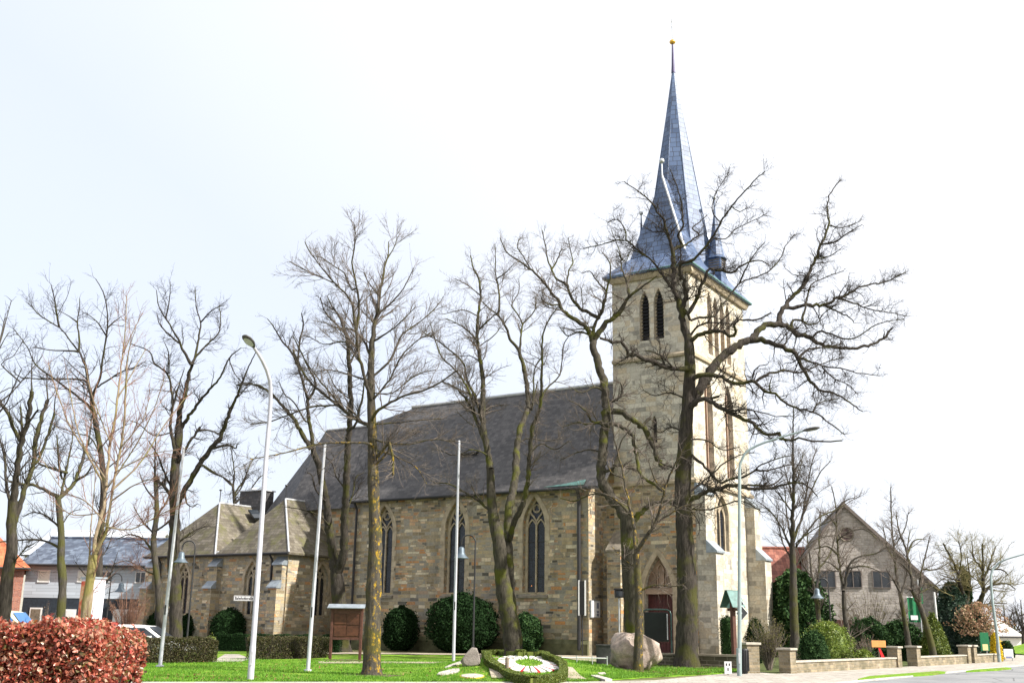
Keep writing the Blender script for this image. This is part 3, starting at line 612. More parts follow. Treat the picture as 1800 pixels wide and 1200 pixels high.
cc = MB(); cc.box(-36.4, -34.0, 1.9, 3.3, 10.55, 10.63); cc.box(-35.9, -35.5, 2.4, 2.8, 10.63, 10.85); cc.build("chimney_cap", m_lead, cho)


# ------------------------------------------------------------------ trees
m_bark_dark = bark_mat("dark oak bark", (.016, .0135, .012), (.07, .060, .051), moss=(.055, .055, .015))
m_bark_grey = bark_mat("grey bark", (.024, .021, .018), (.09, .08, .066), moss=(.065, .065, .02))
m_bark_moss = bark_mat("mossy bark", (.02, .018, .014), (.085, .075, .058), moss=(.075, .08, .012))
m_bark_lichen = bark_mat("bark with orange lichen", (.022, .019, .016), (.09, .08, .063), lichen=(.36, .23, .02), amt=(.52, .60), moss=(.07, .065, .02), top=8.5)
m_bark_pale = bark_mat("pale young bark", (.13, .10, .07), (.31, .25, .165), moss=(.17, .155, .045))
m_twig_dark = plain("dark twigs", (.042, .035, .03), .9, .15, var=.4, sc=2)
m_twig_grey = plain("grey brown twigs", (.135, .112, .095), .9, .15, var=.45, sc=2)
m_twig_olive = plain("olive budding twigs", (.17, .15, .07), .9, .15, var=.4, sc=2)
m_twig_warm = plain("reddish young twigs", (.20, .11, .075), .8, .2, var=.4, sc=2)
m_bud = leaf_mat("opening buds", [(.30, .28, .03), (.22, .12, .03), (.42, .40, .08)], .5)

def catmull(P, R, step):
    P = np.asarray(P, float); R = np.asarray(R, float); Q = np.vstack([2 * P[0] - P[1], P, 2 * P[-1] - P[-2]]); out = []; rr = []
    for i in range(len(P) - 1):
        n = max(1, int(np.linalg.norm(P[i + 1] - P[i]) / step)); t = np.linspace(0, 1, n, endpoint=False)[:, None]
        a, b_, c, d = Q[i], Q[i + 1], Q[i + 2], Q[i + 3]
        out.append(.5 * (2 * b_ + (c - a) * t + (2 * a - 5 * b_ + 4 * c - d) * t ** 2 + (-a + 3 * b_ - 3 * c + d) * t ** 3)); rr.append(R[i] + (R[i + 1] - R[i]) * t[:, 0])
    out.append(P[-1:]); rr.append(R[-1:]); return np.vstack(out), np.concatenate(rr)
def spawn(paths, rng, dens, L, ang, up, wig, nseg, rk, rlim, t0=.1, rskip=9, tip=True, drop=0.0):
    B, T, R, E_ = [], [], [], []
    for P, r in paths:
        d = np.linalg.norm(np.diff(P, axis=0), axis=1); cum = np.concatenate([[0], np.cumsum(d)]); ln = cum[-1]
        n = rng.poisson(dens * ln * (1 - t0)); s = np.sort(rng.uniform(t0, 1, n)) * ln
        if tip: s = np.append(s, ln * .999)
        if len(s) == 0: continue
        idx = np.clip(np.searchsorted(cum, s) - 1, 0, len(d) - 1); f = ((s - cum[idx]) / (d[idx] + 1e-9))[:, None]
        rr = r[idx] + (r[idx + 1] - r[idx]) * f[:, 0]; keep = rr < rskip
        tt = (P[idx + 1] - P[idx]) / (d[idx][:, None] + 1e-9)
        B.append((P[idx] + (P[idx + 1] - P[idx]) * f)[keep]); T.append(tt[keep]); R.append(rr[keep]); E_.append((1.2 - .92 * s / ln)[keep])
    if not B: return np.zeros((0, nseg + 1, 3)), np.zeros((0, nseg + 1))
    B, T, R = np.vstack(B), np.vstack(T), np.concatenate(R); E_ = np.concatenate(E_); n = len(B)
    h = rng.normal(size=(n, 3)); h -= (h * T).sum(1, keepdims=True) * T; h /= np.linalg.norm(h, axis=1, keepdims=True) + 1e-9
    a = np.radians(rng.uniform(*ang, n))[:, None]; D = np.cos(a) * T + np.sin(a) * h
    ln = rng.uniform(*L, n) * (.7 + .5 * rng.random(n)) * E_; pts = [B]; p = B
    for s in range(nseg):
        D = D + wig * rng.normal(size=(n, 3)); D[:, 2] += up - drop * (s / nseg); D /= np.linalg.norm(D, axis=1, keepdims=True)
        p = p + D * (ln / nseg)[:, None]; pts.append(p)
    r0 = np.clip(R * rk, *rlim); rad = r0[:, None] * np.linspace(1, .38, nseg + 1)[None]
    return np.stack(pts, 1), rad
def as_list(P, R): return [(P[i], R[i]) for i in range(len(P))]
def make_tree(name, label, Y, limbs, seed, bark, twig, group=None, l1=(2.0, (.6, 1.7)), l2=(3.0, (.3, .9)), l3=(4.0, (.14, .42)), up=.05, wig=.16, depth=.45, gnarl=.02,
              tw=1.0, rs=.13, drop=0.0, ang=(30, 65), buds=0, lo=None, cat="tree", foot=1.35, tk=1.0):
    """limbs: (r0_px, r1_px, [(x, y), ...]) as surveyed from the photograph, first one = trunk from the ground up; every limb gets its own lean in depth"""
    rng = np.random.default_rng(seed); k = 1.0 / FPX
    known = []; paths = []; base = None
    for li, (r0, r1, pts) in enumerate(limbs):
        pts = [tuple(p) for p in pts]; L = sum(sqrt((a[0] - b_[0]) ** 2 + (a[1] - b_[1]) ** 2) for a, b_ in zip(pts, pts[1:])); Lm = L * Y * k
        if li == 0: d0, d1 = 0.0, rng.uniform(-.04, .04) * Lm
        else:
            q = min(known, key=lambda e: (e[0] - pts[0][0]) ** 2 + (e[1] - pts[0][1]) ** 2); d0 = q[2]
            if (q[0] - pts[0][0]) ** 2 + (q[1] - pts[0][1]) ** 2 > 4: pts = [(q[0], q[1])] + pts
            d1 = d0 + rng.choice((-1, 1)) * rng.uniform(.25, 1) * depth * Lm
        n = len(pts); W = []; R = []
        for i, p in enumerate(pts):
            t = i / (n - 1); dy = d0 + (d1 - d0) * t; W.append(at(p[0], p[1], Y + dy)); rp = (r0 + (r1 - r0) * t ** .7) * .9 * (.5 + .5 * tk) if li else (r0 + (r1 - r0) * t ** .85) * tk; R.append(rp * (Y + dy) * k)
        if li == 0:
            base = at(*pts[0], Y).copy(); W[0][2] = min(W[0][2], -.05) if lo is None else lo; base[2] = 0
        C, r = catmull(W, R, .16 if li else .22)
        if li: C[1:-1] += rng.normal(size=(len(C) - 2, 3)) * gnarl * np.minimum(1, r[1:-1, None] * 12)
        if li == 0:
            hgt = C[:, 2] - C[0, 2]; r = r * (1 + (foot - 1) * np.exp(-hgt / .35)) * (1 + .05 * rng.normal(size=len(r)))
        else: r = r * (1 + .06 * rng.normal(size=len(r)))
        paths.append((C, r))
        for t in np.linspace(0, 1, 40):
            s = t * (n - 1); i = min(int(s), n - 2); f = s - i
            known.append((pts[i][0] + (pts[i + 1][0] - pts[i][0]) * f, pts[i][1] + (pts[i + 1][1] - pts[i][1]) * f, d0 + (d1 - d0) * t))
    root = thing(name, label, cat, tuple(base), 0, group); off = base[None, :]
    V, F, nv = [], [], 0
    for i, (C, r) in enumerate(paths):
        v, f = tubes(C[None], r[None], 12 if r.max() > .1 else 7 if r.max() > .04 else 5); V.append(v); F.append(f + nv); nv += len(v)
    V = np.vstack(V) - off
    mesh_np("trunk", V, np.vstack(F), bark, root, True)
    A, a_r = spawn(paths, rng, l1[0] * 1.9, (l1[1][0], l1[1][1] * 1.15), ang, up, wig, 6, .42, (.011 * tw, .028 * tw), .15, rs, True, drop)
    Bq, b_r = spawn(as_list(A, a_r), rng, l2[0] * 2.7, (l2[1][0], l2[1][1] * 1.2), ang, up, wig * .75, 4, .6, (.0066 * tw, .0135 * tw), .12, 9, True, drop)
    Cq, c_r = spawn(as_list(Bq, b_r), rng, l3[0] * 1.5, (l3[1][0], l3[1][1] * 1.15), ang, up, wig * .7, 3, .7, (.0046 * tw, .0078 * tw), .12, 9, True, drop)
    V, F, nv = [], [], 0
    for P, r, kk in ((A, a_r, 4), (Bq, b_r, 3), (Cq, c_r, 3)):
        if len(P): v, f = tubes(P, r, kk); V.append(v); F.append(f + nv); nv += len(v)
    mesh_np("crown", np.vstack(V) - off, np.vstack(F), twig, root, False)
    if buds:
        E_ = np.vstack([Bq[:, -1], Bq[:, 2], Cq[:, -1]]); E_ = E_[rng.random(len(E_)) < buds]
        v, f = cards(E_ - off, rng, (.018, .038), 1.8); mesh_np("opening_buds", v, f, m_bud, root)
    return root
def cards(P, rng, size, asp=1.6, fold=True, nrm=None, flat=0.0):
    """small leaf-shaped quads, two per leaf folded along the midrib"""
    n = len(P); d = rng.normal(size=(n, 3)); d /= np.linalg.norm(d, axis=1, keepdims=True)
    q = rng.normal(size=(n, 3))
    if nrm is not None: q = q * (1 - flat) + nrm * flat * 2
    s = np.cross(d, q); s /= np.linalg.norm(s, axis=1, keepdims=True) + 1e-9; u = np.cross(s, d)
    L = rng.uniform(*size, n)[:, None]; w = L / asp / 2
    a = P - d * L * .5; b_ = P + d * L * .5; m = P + u * 0; l = m + s * w + u * w * .5; r = m - s * w + u * w * .5
    V = np.stack([a, l, b_, r], 1).reshape(-1, 3); i = np.arange(n) * 4
    F = np.stack([np.stack([i, i + 1, i + 2], 1), np.stack([i, i + 2, i + 3], 1)], 1).reshape(-1, 3)
    return V, F

OAK = [
 (21, 9, [(1207, 1174), (1207, 1140), (1208, 1080), (1207, 1000), (1203, 930), (1200, 860), (1203, 800), (1206, 750), (1210, 700), (1213, 650), (1211, 600)]),
 (8.5, 3.5, [(1211, 600), (1205, 585), (1200, 570), (1199, 552), (1192, 525), (1185, 512), (1184, 490), (1185, 460), (1182, 447), (1192, 435), (1200, 432)]),
 (4.5, 1, [(1184, 455), (1180, 430), (1172, 407), (1167, 385), (1155, 372), (1145, 357), (1127, 340), (1097, 319)]),
 (3.5, 1, [(1184, 510), (1180, 505), (1165, 485), (1155, 467), (1135, 450), (1112, 432), (1100, 422), (1075, 424), (1057, 430), (1025, 437)]),
 (1.8, .8, [(1100, 422), (1099, 405), (1085, 385), (1068, 392)]), (1.8, .8, [(1135, 450), (1110, 440), (1100, 460), (1085, 440)]),
 (6, 1, [(1207, 590), (1200, 560), (1207, 517), (1205, 500), (1197, 482), (1195, 465), (1207, 460), (1220, 455), (1242, 432), (1260, 405), (1275, 378), (1297, 350), (1323, 321), (1345, 301)]),
 (3, .9, [(1200, 432), (1192, 415), (1200, 400), (1200, 377), (1195, 345), (1185, 315), (1178, 298)]),
 (2.5, .9, [(1205, 430), (1218, 420), (1230, 414), (1217, 402), (1230, 390), (1243, 378)]),
 (1.8, .7, [(1268, 392), (1255, 378), (1252, 362), (1260, 337), (1272, 317), (1282, 302)]),
 (1.8, .7, [(1252, 418), (1275, 420), (1290, 405), (1315, 392), (1340, 380)]), (1.8, .7, [(1285, 362), (1300, 372), (1320, 362)]),
 (5.5, 1, [(1209, 552), (1222, 530), (1232, 507), (1240, 485), (1247, 472), (1285, 479), (1297, 470), (1315, 463), (1333, 457), (1352, 465)]),
 (3, .9, [(1212, 560), (1255, 556), (1262, 545), (1270, 535), (1282, 520), (1301, 497), (1328, 487), (1352, 476), (1371, 455), (1381, 433), (1397, 412)]),
 (2.2, .8, [(1300, 498), (1307, 481), (1320, 457), (1333, 438), (1345, 425)]),
 (12, 2, [(1217, 705), (1225, 692), (1240, 667), (1252, 647), (1270, 627), (1300, 607), (1320, 596), (1331, 583), (1347, 571), (1368, 569), (1387, 575), (1403, 589), (1425, 595), (1443, 605), (1467, 609), (1493, 612), (1525, 607), (1552, 595), (1568, 577)]),
 (7, 1, [(1368, 568), (1373, 548), (1384, 535), (1385, 529), (1411, 505), (1421, 484), (1432, 457), (1443, 431), (1456, 396), (1455, 377), (1457, 345), (1477, 316)]),
 (5, 1, [(1384, 540), (1416, 536), (1448, 535), (1472, 524), (1485, 520), (1504, 508), (1528, 500), (1557, 495), (1592, 479)]),
 (2.5, .8, [(1448, 535), (1469, 547), (1493, 557), (1501, 567)]), (2.5, .8, [(1475, 525), (1488, 529), (1507, 535), (1533, 545), (1557, 548), (1597, 556)]),
 (2.2, .8, [(1441, 431), (1470, 424), (1490, 410), (1515, 395)]), (2, .8, [(1436, 455), (1460, 449), (1478, 437)]), (2, .8, [(1455, 396), (1480, 400), (1510, 390)]),
 (3, .8, [(1391, 577), (1393, 564), (1411, 564), (1421, 571), (1440, 565), (1445, 553), (1477, 529)]), (2.6, .8, [(1411, 562), (1416, 535), (1424, 505), (1440, 492), (1483, 476)]),
 (3.2, .8, [(1425, 595), (1440, 581), (1461, 588), (1488, 596), (1512, 589), (1544, 569), (1589, 560)]),
 (7.5, 1, [(1318, 598), (1345, 600), (1360, 604), (1384, 613), (1403, 628), (1413, 653), (1429, 675), (1445, 687), (1472, 693), (1493, 707), (1517, 723)]),
 (3.2, .8, [(1403, 628), (1429, 637), (1451, 644), (1483, 648), (1507, 655), (1547, 660)]), (3, .9, [(1405, 628), (1421, 613), (1451, 611), (1480, 604)]), (2, .7, [(1446, 645), (1465, 665), (1490, 675), (1505, 690)]),
 (6.5, 1, [(1218, 668), (1228, 660), (1257, 658), (1275, 666), (1301, 675), (1325, 671), (1344, 689), (1363, 691), (1379, 708), (1400, 717), (1429, 724), (1453, 739), (1485, 763)]),
 (3.5, .9, [(1325, 671), (1349, 659), (1379, 651), (1411, 655), (1435, 643), (1483, 627)]), (2.4, .9, [(1321, 668), (1326, 652), (1335, 643), (1350, 640)]), (2.2, 1, [(1354, 690), (1353, 675), (1356, 664)]), (2, .8, [(1429, 724), (1440, 708), (1476, 700)]),
 (6.5, 1.4, [(1215, 712), (1222, 705), (1240, 700), (1250, 705), (1275, 720), (1301, 733), (1323, 745), (1347, 763), (1371, 761), (1371, 771), (1389, 773), (1405, 769), (1429, 775), (1451, 776), (1480, 774)]),
 (4, 2.5, [(1240, 702), (1252, 699), (1264, 696)]), (2.6, .9, [(1270, 717), (1285, 722), (1309, 719), (1333, 723), (1365, 732), (1390, 730)]), (1.6, .7, [(1325, 722), (1338, 740), (1350, 755)]),
 (4, 1, [(1215, 800), (1235, 815), (1262, 845), (1290, 840), (1307, 837), (1328, 827), (1333, 819), (1368, 805), (1392, 800)]), (2.4, .8, [(1330, 825), (1350, 826), (1392, 816), (1420, 819)]),
 (6, 1.2, [(1214, 878), (1227, 872), (1253, 860), (1290, 853), (1304, 856), (1341, 859), (1368, 855), (1381, 851), (1392, 847), (1419, 853), (1437, 872)]), (3, .9, [(1304, 852), (1347, 853), (1365, 848), (1376, 835), (1372, 830)]),
 (3.4, .9, [(1180, 885), (1212, 865), (1247, 837), (1272, 815), (1300, 800), (1325, 795)]), (3, .9, [(1190, 900), (1215, 895), (1250, 895), (1300, 880), (1340, 900)]),
 (6, 2.6, [(1209, 648), (1203, 648), (1175, 647), (1150, 637), (1125, 627), (1107, 622), (1100, 610), (1090, 602), (1070, 600), (1055, 594)]), (3.4, 1, [(1182, 646), (1180, 642), (1165, 627), (1150, 619), (1135, 616)]),
 (5.5, 1.6, [(1213, 600), (1217, 596), (1235, 587), (1255, 582), (1275, 585), (1290, 591), (1295, 582), (1290, 572), (1300, 562), (1330, 562), (1355, 550)]), (3.4, 1, [(1214, 590), (1222, 577), (1240, 568), (1262, 567), (1285, 569), (1296, 560)]),
 (2.5, .8, [(1203, 760), (1180, 750), (1160, 760), (1140, 748)]), (2.2, .8, [(1203, 700), (1178, 690), (1150, 695), (1130, 685)]), (2.5, .8, [(1220, 770), (1245, 775), (1270, 790), (1300, 785)]), (3, .9, [(1200, 840), (1185, 822), (1165, 815), (1150, 800)]),
]
make_tree("oak_tree", "huge dark oak with long crooked limbs standing before the church tower", 44.2, OAK, 11, m_bark_dark, m_twig_dark, "bare trees around the church", l1=(3.2, (.4, 1.35)), l2=(3.4, (.25, .75)), wig=.24, gnarl=.035, ang=(35, 75), tw=1.05, foot=1.1)
T2 = [
 (19, 15, [(1117, 1166), (1115, 1110), (1112, 1040), (1108, 980), (1105, 930), (1104, 905)]),
 (13, 7, [(1104, 915), (1090, 890), (1076, 876), (1062, 855), (1057, 825), (1060, 780), (1065, 720), (1062, 675), (1053, 645), (1045, 615), (1040, 595)]),
 (6.5, 1, [(1041, 600), (1038, 586), (1025, 572), (1006, 559), (989, 545), (984, 531), (970, 515), (953, 493), (931, 471), (909, 457), (890, 442), (879, 418)]),
 (2, .8, [(931, 470), (920, 451), (909, 432), (915, 418)]), (2, .7, [(984, 535), (965, 535), (953, 525), (955, 512)]), (2, .7, [(988, 545), (960, 538), (950, 520)]),
 (5.5, 2, [(1042, 598), (1045, 572), (1052, 559), (1056, 545)]),
 (4.5, 1, [(1052, 559), (1030, 548), (1014, 537), (1003, 520), (997, 501), (978, 490), (970, 473), (962, 454), (959, 435), (953, 405)]),
 (2.6, .8, [(997, 500), (1000, 476), (1007, 462), (1002, 438), (999, 418)]), (2.2, .8, [(970, 473), (978, 460), (986, 440), (995, 438)]), (1.6, .7, [(1025, 547), (1023, 520), (1020, 503)]),
 (4.5, 1, [(1052, 560), (1058, 548), (1063, 525), (1067, 510), (1072, 490), (1072, 462), (1058, 443)]), (2, .8, [(1066, 512), (1050, 495), (1037, 477), (1025, 480)]),
 (7.5, 1.3, [(1041, 600), (1062, 572), (1087, 550), (1102, 527), (1110, 517), (1135, 500), (1155, 485)]), (3, .8, [(1106, 520), (1100, 490), (1092, 470), (1090, 445), (1075, 405)]), (2, .7, [(1100, 528), (1085, 520), (1075, 515)]),
 (2.6, .8, [(1039, 590), (1019, 583), (997, 590), (984, 575)]), (2.4, .8, [(1042, 575), (1010, 579), (990, 577)]),
 (7, 4.5, [(1064, 726), (1078, 722), (1095, 727), (1110, 736), (1128, 748), (1140, 765), (1150, 790), (1155, 805), (1165, 820)]), (5, 3, [(1120, 752), (1130, 746), (1144, 734)]),
 (5, 3, [(1062, 747), (1080, 745), (1095, 750), (1108, 760), (1115, 780), (1120, 812), (1128, 836), (1147, 850), (1165, 862)]), (4.5, 2.5, [(1060, 828), (1075, 824), (1092, 818), (1117, 826)]),
 (4, 1, [(1058, 745), (1038, 738), (1035, 728), (1018, 712), (1000, 703)]), (3, 1, [(1058, 740), (1035, 745), (1015, 742), (990, 750)]), (2.6, .9, [(1057, 795), (1040, 790), (1015, 795), (985, 808)]), (3, 1, [(1064, 690), (1045, 680), (1025, 690), (1010, 685)]),
 (7, 2.5, [(1106, 925), (1122, 905), (1140, 890), (1157, 882), (1182, 880)]), (4, 1, [(1068, 705), (1085, 702), (1093, 690), (1090, 672), (1080, 668)]), (2.5, .9, [(1062, 870), (1040, 868), (1010, 880), (985, 875)]),
]
make_tree("lime_tree", "thick leaning tree with mossy limbs behind the big boulder", 47.0, T2, 12, m_bark_moss, m_twig_grey, "bare trees around the church", tk=0.95, l1=(2.8, (.4, 1.3)), l2=(3.4, (.25, .8)), wig=.22, gnarl=.03)
T3 = [
 (8, 6, [(1122, 1187), (1122, 1150), (1123, 1100), (1122, 1033), (1118, 973)]),
 (4.6, 1, [(1118, 975), (1130, 950), (1147, 928), (1158, 900), (1168, 862), (1177, 835), (1187, 815), (1200, 792), (1215, 772)]),
 (4, 1, [(1118, 975), (1115, 930), (1107, 892), (1100, 855), (1092, 820), (1082, 780), (1075, 740), (1064, 675)]),
 (3, .9, [(1110, 905), (1085, 880), (1062, 868), (1030, 862)]), (2, .8, [(1096, 840), (1075, 830), (1060, 800)]), (2, .8, [(1086, 795), (1095, 770), (1108, 755)]), (2.4, .8, [(1150, 920), (1175, 905), (1200, 890), (1230, 885)]), (2, .8, [(1168, 862), (1150, 840), (1140, 810)]), (2, .8, [(1122, 1040), (1150, 1028), (1185, 1030), (1203, 1025)]), (1.6, .7, [(1122, 1000), (1100, 985), (1075, 960)]),
]
make_tree("young_tree", "slender young tree with yellow lichen on its trunk, in front of the big boulder", 38.3, T3, 13, m_bark_lichen, m_twig_grey, "bare trees around the church", l1=(2.2, (.4, 1.2)), l2=(2.4, (.2, .6)), wig=.14, up=.03)
T4 = [
 (19, 7.5, [(903, 1158), (900, 1110), (890, 1060), (882, 1010), (878, 960), (870, 920), (866, 900), (863, 862), (862, 825)]),
 (7.5, 1.2, [(862, 825), (856, 790), (850, 750), (849, 700), (848, 660), (843, 627), (839, 600), (839, 572), (842, 545), (845, 517), (841, 490), (832, 471), (827, 449)]),
 (12, 4.5, [(899, 1110), (897, 1050), (893, 960), (894, 900), (902, 860), (907, 825), (908, 790), (915, 750), (927, 722), (928, 696), (923, 655)]),
 (4.5, 1, [(923, 655), (912, 619), (896, 594), (887, 570), (874, 553), (860, 542), (845, 528)]), (3, .8, [(876, 555), (878, 534), (876, 504), (871, 482), (871, 460), (870, 430)]), (2.6, .8, [(914, 622), (916, 589), (918, 570), (912, 556), (901, 540), (900, 534), (912, 512), (912, 490)]), (2.2, .8, [(918, 570), (940, 545), (942, 520)]), (1.8, .7, [(873, 490), (890, 478), (905, 462)]),
 (8, 3, [(895, 945), (905, 915), (918, 888), (927, 850), (931, 800), (936, 750), (948, 720), (952, 687)]), (3, .9, [(952, 687), (953, 627), (955, 586), (967, 559), (980, 540)]), (3, .9, [(948, 712), (959, 685), (984, 658), (990, 610), (1000, 590)]), (2.6, .9, [(935, 720), (938, 685), (940, 647), (953, 625), (948, 600)]), (3, 1, [(930, 725), (938, 700), (945, 670)]),
 (3.5, 1, [(866, 900), (857, 893), (837, 877), (812, 862), (790, 850), (765, 848)]), (2.2, .8, [(850, 887), (835, 865), (828, 850)]),
 (4.5, 1.6, [(854, 780), (842, 750), (832, 725), (825, 710), (802, 682), (779, 671)]), (4, 1, [(850, 752), (842, 720), (832, 690), (821, 669), (816, 641), (799, 622), (766, 597), (745, 585)]), (3.5, .9, [(834, 722), (828, 695), (805, 655), (777, 627), (766, 600), (757, 570)]),
 (2.5, .9, [(841, 600), (815, 575), (785, 560)]), (2.2, .8, [(840, 580), (862, 560), (880, 545)]), (2.2, .8, [(839, 555), (815, 545), (780, 552)]), (2, .8, [(840, 610), (868, 590), (880, 575)]), (2, .8, [(843, 518), (820, 500), (800, 490)]), (1.8, .8, [(848, 640), (825, 625), (790, 630)]),
 (2.2, .8, [(858, 800), (830, 790), (800, 800), (770, 790)]), (2.2, .8, [(910, 780), (930, 770), (960, 775), (985, 770)]), (2.4, .8, [(930, 800), (950, 780), (975, 790), (1000, 775)]),
]
make_tree("lime_tree", "tall tree with mossy stems behind the shield-shaped bed", 49.0, T4, 14, m_bark_moss, m_twig_grey, "bare trees around the church", tk=0.9, l1=(2.6, (.5, 1.6)), l2=(3.2, (.3, .9)), wig=.15, up=.06)
T5 = [
 (15, 6.2, [(653, 1189), (655, 1100), (658, 1000), (660, 950), (657, 870), (655, 800), (654, 750), (652, 690), (652, 640)]),
 (6.2, .9, [(652, 640), (655, 600), (658, 570), (664, 550), (668, 515), (672, 490), (676, 470), (682, 450), (683, 425)]),
 (4.5, 1, [(652, 700), (645, 677), (637, 648), (629, 613), (625, 573), (619, 533), (611, 520), (592, 501), (571, 477), (548, 447), (536, 425)]),
 (3.2, .9, [(626, 580), (631, 545), (630, 520), (625, 493), (619, 461), (623, 435), (624, 410), (622, 392)]), (2, .8, [(592, 500), (560, 485), (525, 469), (510, 460)]), (2.2, .8, [(619, 510), (605, 480), (590, 470), (565, 452)]),
 (3.4, .9, [(652, 662), (661, 656), (683, 637), (699, 605), (707, 587), (731, 571), (760, 547), (773, 531)]), (3, .9, [(654, 705), (660, 697), (685, 667), (705, 627), (732, 600), (755, 585)]),
 (4.4, 1.2, [(655, 735), (660, 725), (680, 710), (712, 695), (750, 684), (779, 668), (805, 650)]),
 (5.5, 1.6, [(654, 760), (647, 747), (630, 740), (600, 717), (572, 695), (550, 677), (535, 657), (527, 642), (515, 615)]), (3, 1, [(600, 717), (590, 702), (565, 672), (545, 645), (532, 625)]), (3, 1, [(655, 785), (645, 779), (580, 778), (540, 785), (502, 795), (440, 807)]), (3, 1, [(605, 720), (595, 712), (540, 717), (477, 740), (440, 745)]),
 (4.4, 2.5, [(657, 805), (665, 800), (672, 792), (684, 778), (690, 800), (691, 835)]), (3, 1.5, [(655, 822), (670, 807), (682, 793), (685, 780)]), (3, .8, [(656, 770), (680, 778), (720, 780), (760, 772), (800, 775)]), (2.4, .8, [(656, 790), (690, 800), (730, 820), (750, 850)]), (2, .8, [(656, 745), (700, 742), (740, 738), (775, 735)]),
 (3, .9, [(653, 630), (640, 600), (620, 580), (590, 575), (568, 565)]), (2.6, .8, [(655, 600), (680, 585), (700, 570), (730, 540)]), (2.4, .8, [(664, 552), (690, 530), (710, 505), (728, 470)]), (2.2, .8, [(668, 520), (650, 500), (640, 480)]), (2, .7, [(676, 462), (690, 440), (700, 415)]),
 (2.4, .8, [(630, 610), (600, 600), (570, 605), (540, 590)]), (2.4, .8, [(652, 670), (620, 660), (580, 650), (545, 655)]), (2.2, .8, [(655, 690), (690, 690), (730, 660), (765, 650)]),
]
make_tree("lime_tree", "straight tree with orange lichen on its trunk, on the front lawn near the notice board", 33.7, T5, 15, m_bark_lichen, m_twig_grey, "bare trees around the church", l1=(3.4, (.5, 1.5)), l2=(3.4, (.3, .8)), l3=(3.5, (.12, .35)), wig=.10, up=.06, tw=.9, ang=(22, 52))
T6 = [
 (14, 10.5, [(600, 1146), (598, 1110), (596, 1060), (592, 1010), (588, 985)]),
 (9.5, 5, [(588, 990), (580, 940), (573, 880), (562, 825), (552, 795), (547, 785)]),
 (5.5, 1.2, [(547, 788), (530, 760), (515, 735), (500, 717), (477, 692), (462, 682), (445, 675), (425, 672)]),
 (5, 1.2, [(552, 795), (549, 770), (543, 740), (540, 700), (534, 675), (524, 640), (527, 600), (533, 573), (530, 550)]), (3, .9, [(524, 642), (510, 615), (496, 600), (480, 573), (470, 560)]), (3, .9, [(540, 705), (555, 675), (539, 640), (528, 616), (515, 590)]), (2.4, .9, [(537, 740), (517, 707), (500, 692), (490, 670)]),
 (9.5, 4, [(592, 1010), (604, 970), (606, 900), (609, 850), (612, 780), (616, 730), (616, 690), (614, 640), (611, 595)]),
 (4, 1, [(611, 595), (603, 573), (597, 557), (585, 540), (575, 520)]), (2.2, .8, [(606, 585), (573, 550), (563, 523)]), (3.5, 1, [(614, 755), (625, 745), (637, 700), (640, 675), (650, 640)]), (2.6, .9, [(613, 640), (630, 610), (640, 580)]), (2.2, .8, [(614, 700), (590, 680), (575, 650)]),
 (2.6, .9, [(572, 880), (555, 860), (548, 835), (540, 830)]), (2.6, .9, [(607, 900), (620, 870), (625, 840), (640, 830)]), (2, .8, [(580, 925), (560, 905), (530, 895), (500, 890)]), (2.4, .9, [(608, 860), (590, 835), (585, 815), (570, 800)]),
]
make_tree("lime_tree", "dark forked tree rising behind the wooden notice board", 58.0, T6, 16, m_bark_dark, m_twig_dark, "bare trees around the church", l1=(2.2, (.6, 1.7)), l2=(3.0, (.3, .9)), wig=.13, up=.05)
T7 = [
 (15, 9, [(312, 1128), (308, 1050), (305, 990), (307, 930), (307, 883), (307, 837), (310, 802), (314, 767), (315, 745)]),
 (6.5, 3.5, [(315, 748), (317, 720), (326, 690), (333, 655), (338, 641)]),
 (3.6, .9, [(338, 641), (345, 620), (350, 585), (353, 569), (345, 538), (343, 505)]), (2.8, .8, [(343, 628), (363, 606), (384, 585), (388, 557), (385, 538)]), (2, .8, [(353, 566), (373, 545), (394, 536)]),
 (3.6, .9, [(336, 641), (321, 613), (314, 597), (305, 583), (291, 559), (279, 538), (275, 510)]), (2.4, .8, [(318, 605), (289, 580), (279, 566), (277, 554)]), (2, .8, [(291, 559), (296, 538), (299, 515), (299, 495)]),
 (5, 1, [(311, 800), (300, 755), (303, 713), (300, 678), (293, 655), (272, 639), (263, 618), (230, 604)]), (2.6, .8, [(297, 655), (296, 620), (289, 601)]), (2.8, .9, [(303, 720), (314, 678), (324, 648)]),
 (4.4, 1, [(316, 755), (345, 713), (368, 685), (387, 662), (403, 629), (424, 611)]),
 (8.5, 4, [(308, 905), (315, 880), (328, 855), (349, 820), (368, 792), (387, 767), (396, 743), (405, 720)]), (4, .9, [(405, 720), (415, 699), (426, 674), (438, 643), (452, 615)]), (3.2, 1.2, [(372, 788), (400, 782), (415, 788), (417, 780)]), (3.2, .9, [(358, 818), (377, 830), (405, 848), (412, 872), (411, 888)]), (2.4, 1, [(417, 676), (452, 676), (468, 685), (480, 700)]), (2, .8, [(403, 632), (412, 655), (424, 671)]),
 (4.4, 2.6, [(312, 812), (319, 802), (331, 780), (352, 750)]), (2.6, 1.6, [(350, 755), (370, 756), (386, 764)]),
 (5, 3, [(307, 875), (300, 869), (289, 855), (270, 839)]), (4.2, 1, [(307, 865), (300, 855), (286, 823), (277, 799), (261, 774)]), (2.2, 1, [(325, 862), (328, 885), (340, 890), (347, 885)]),
 (3.2, 1.6, [(310, 955), (330, 940), (345, 930), (360, 925)]), (2.2, .8, [(300, 760), (270, 765), (245, 745), (230, 740)]),
]
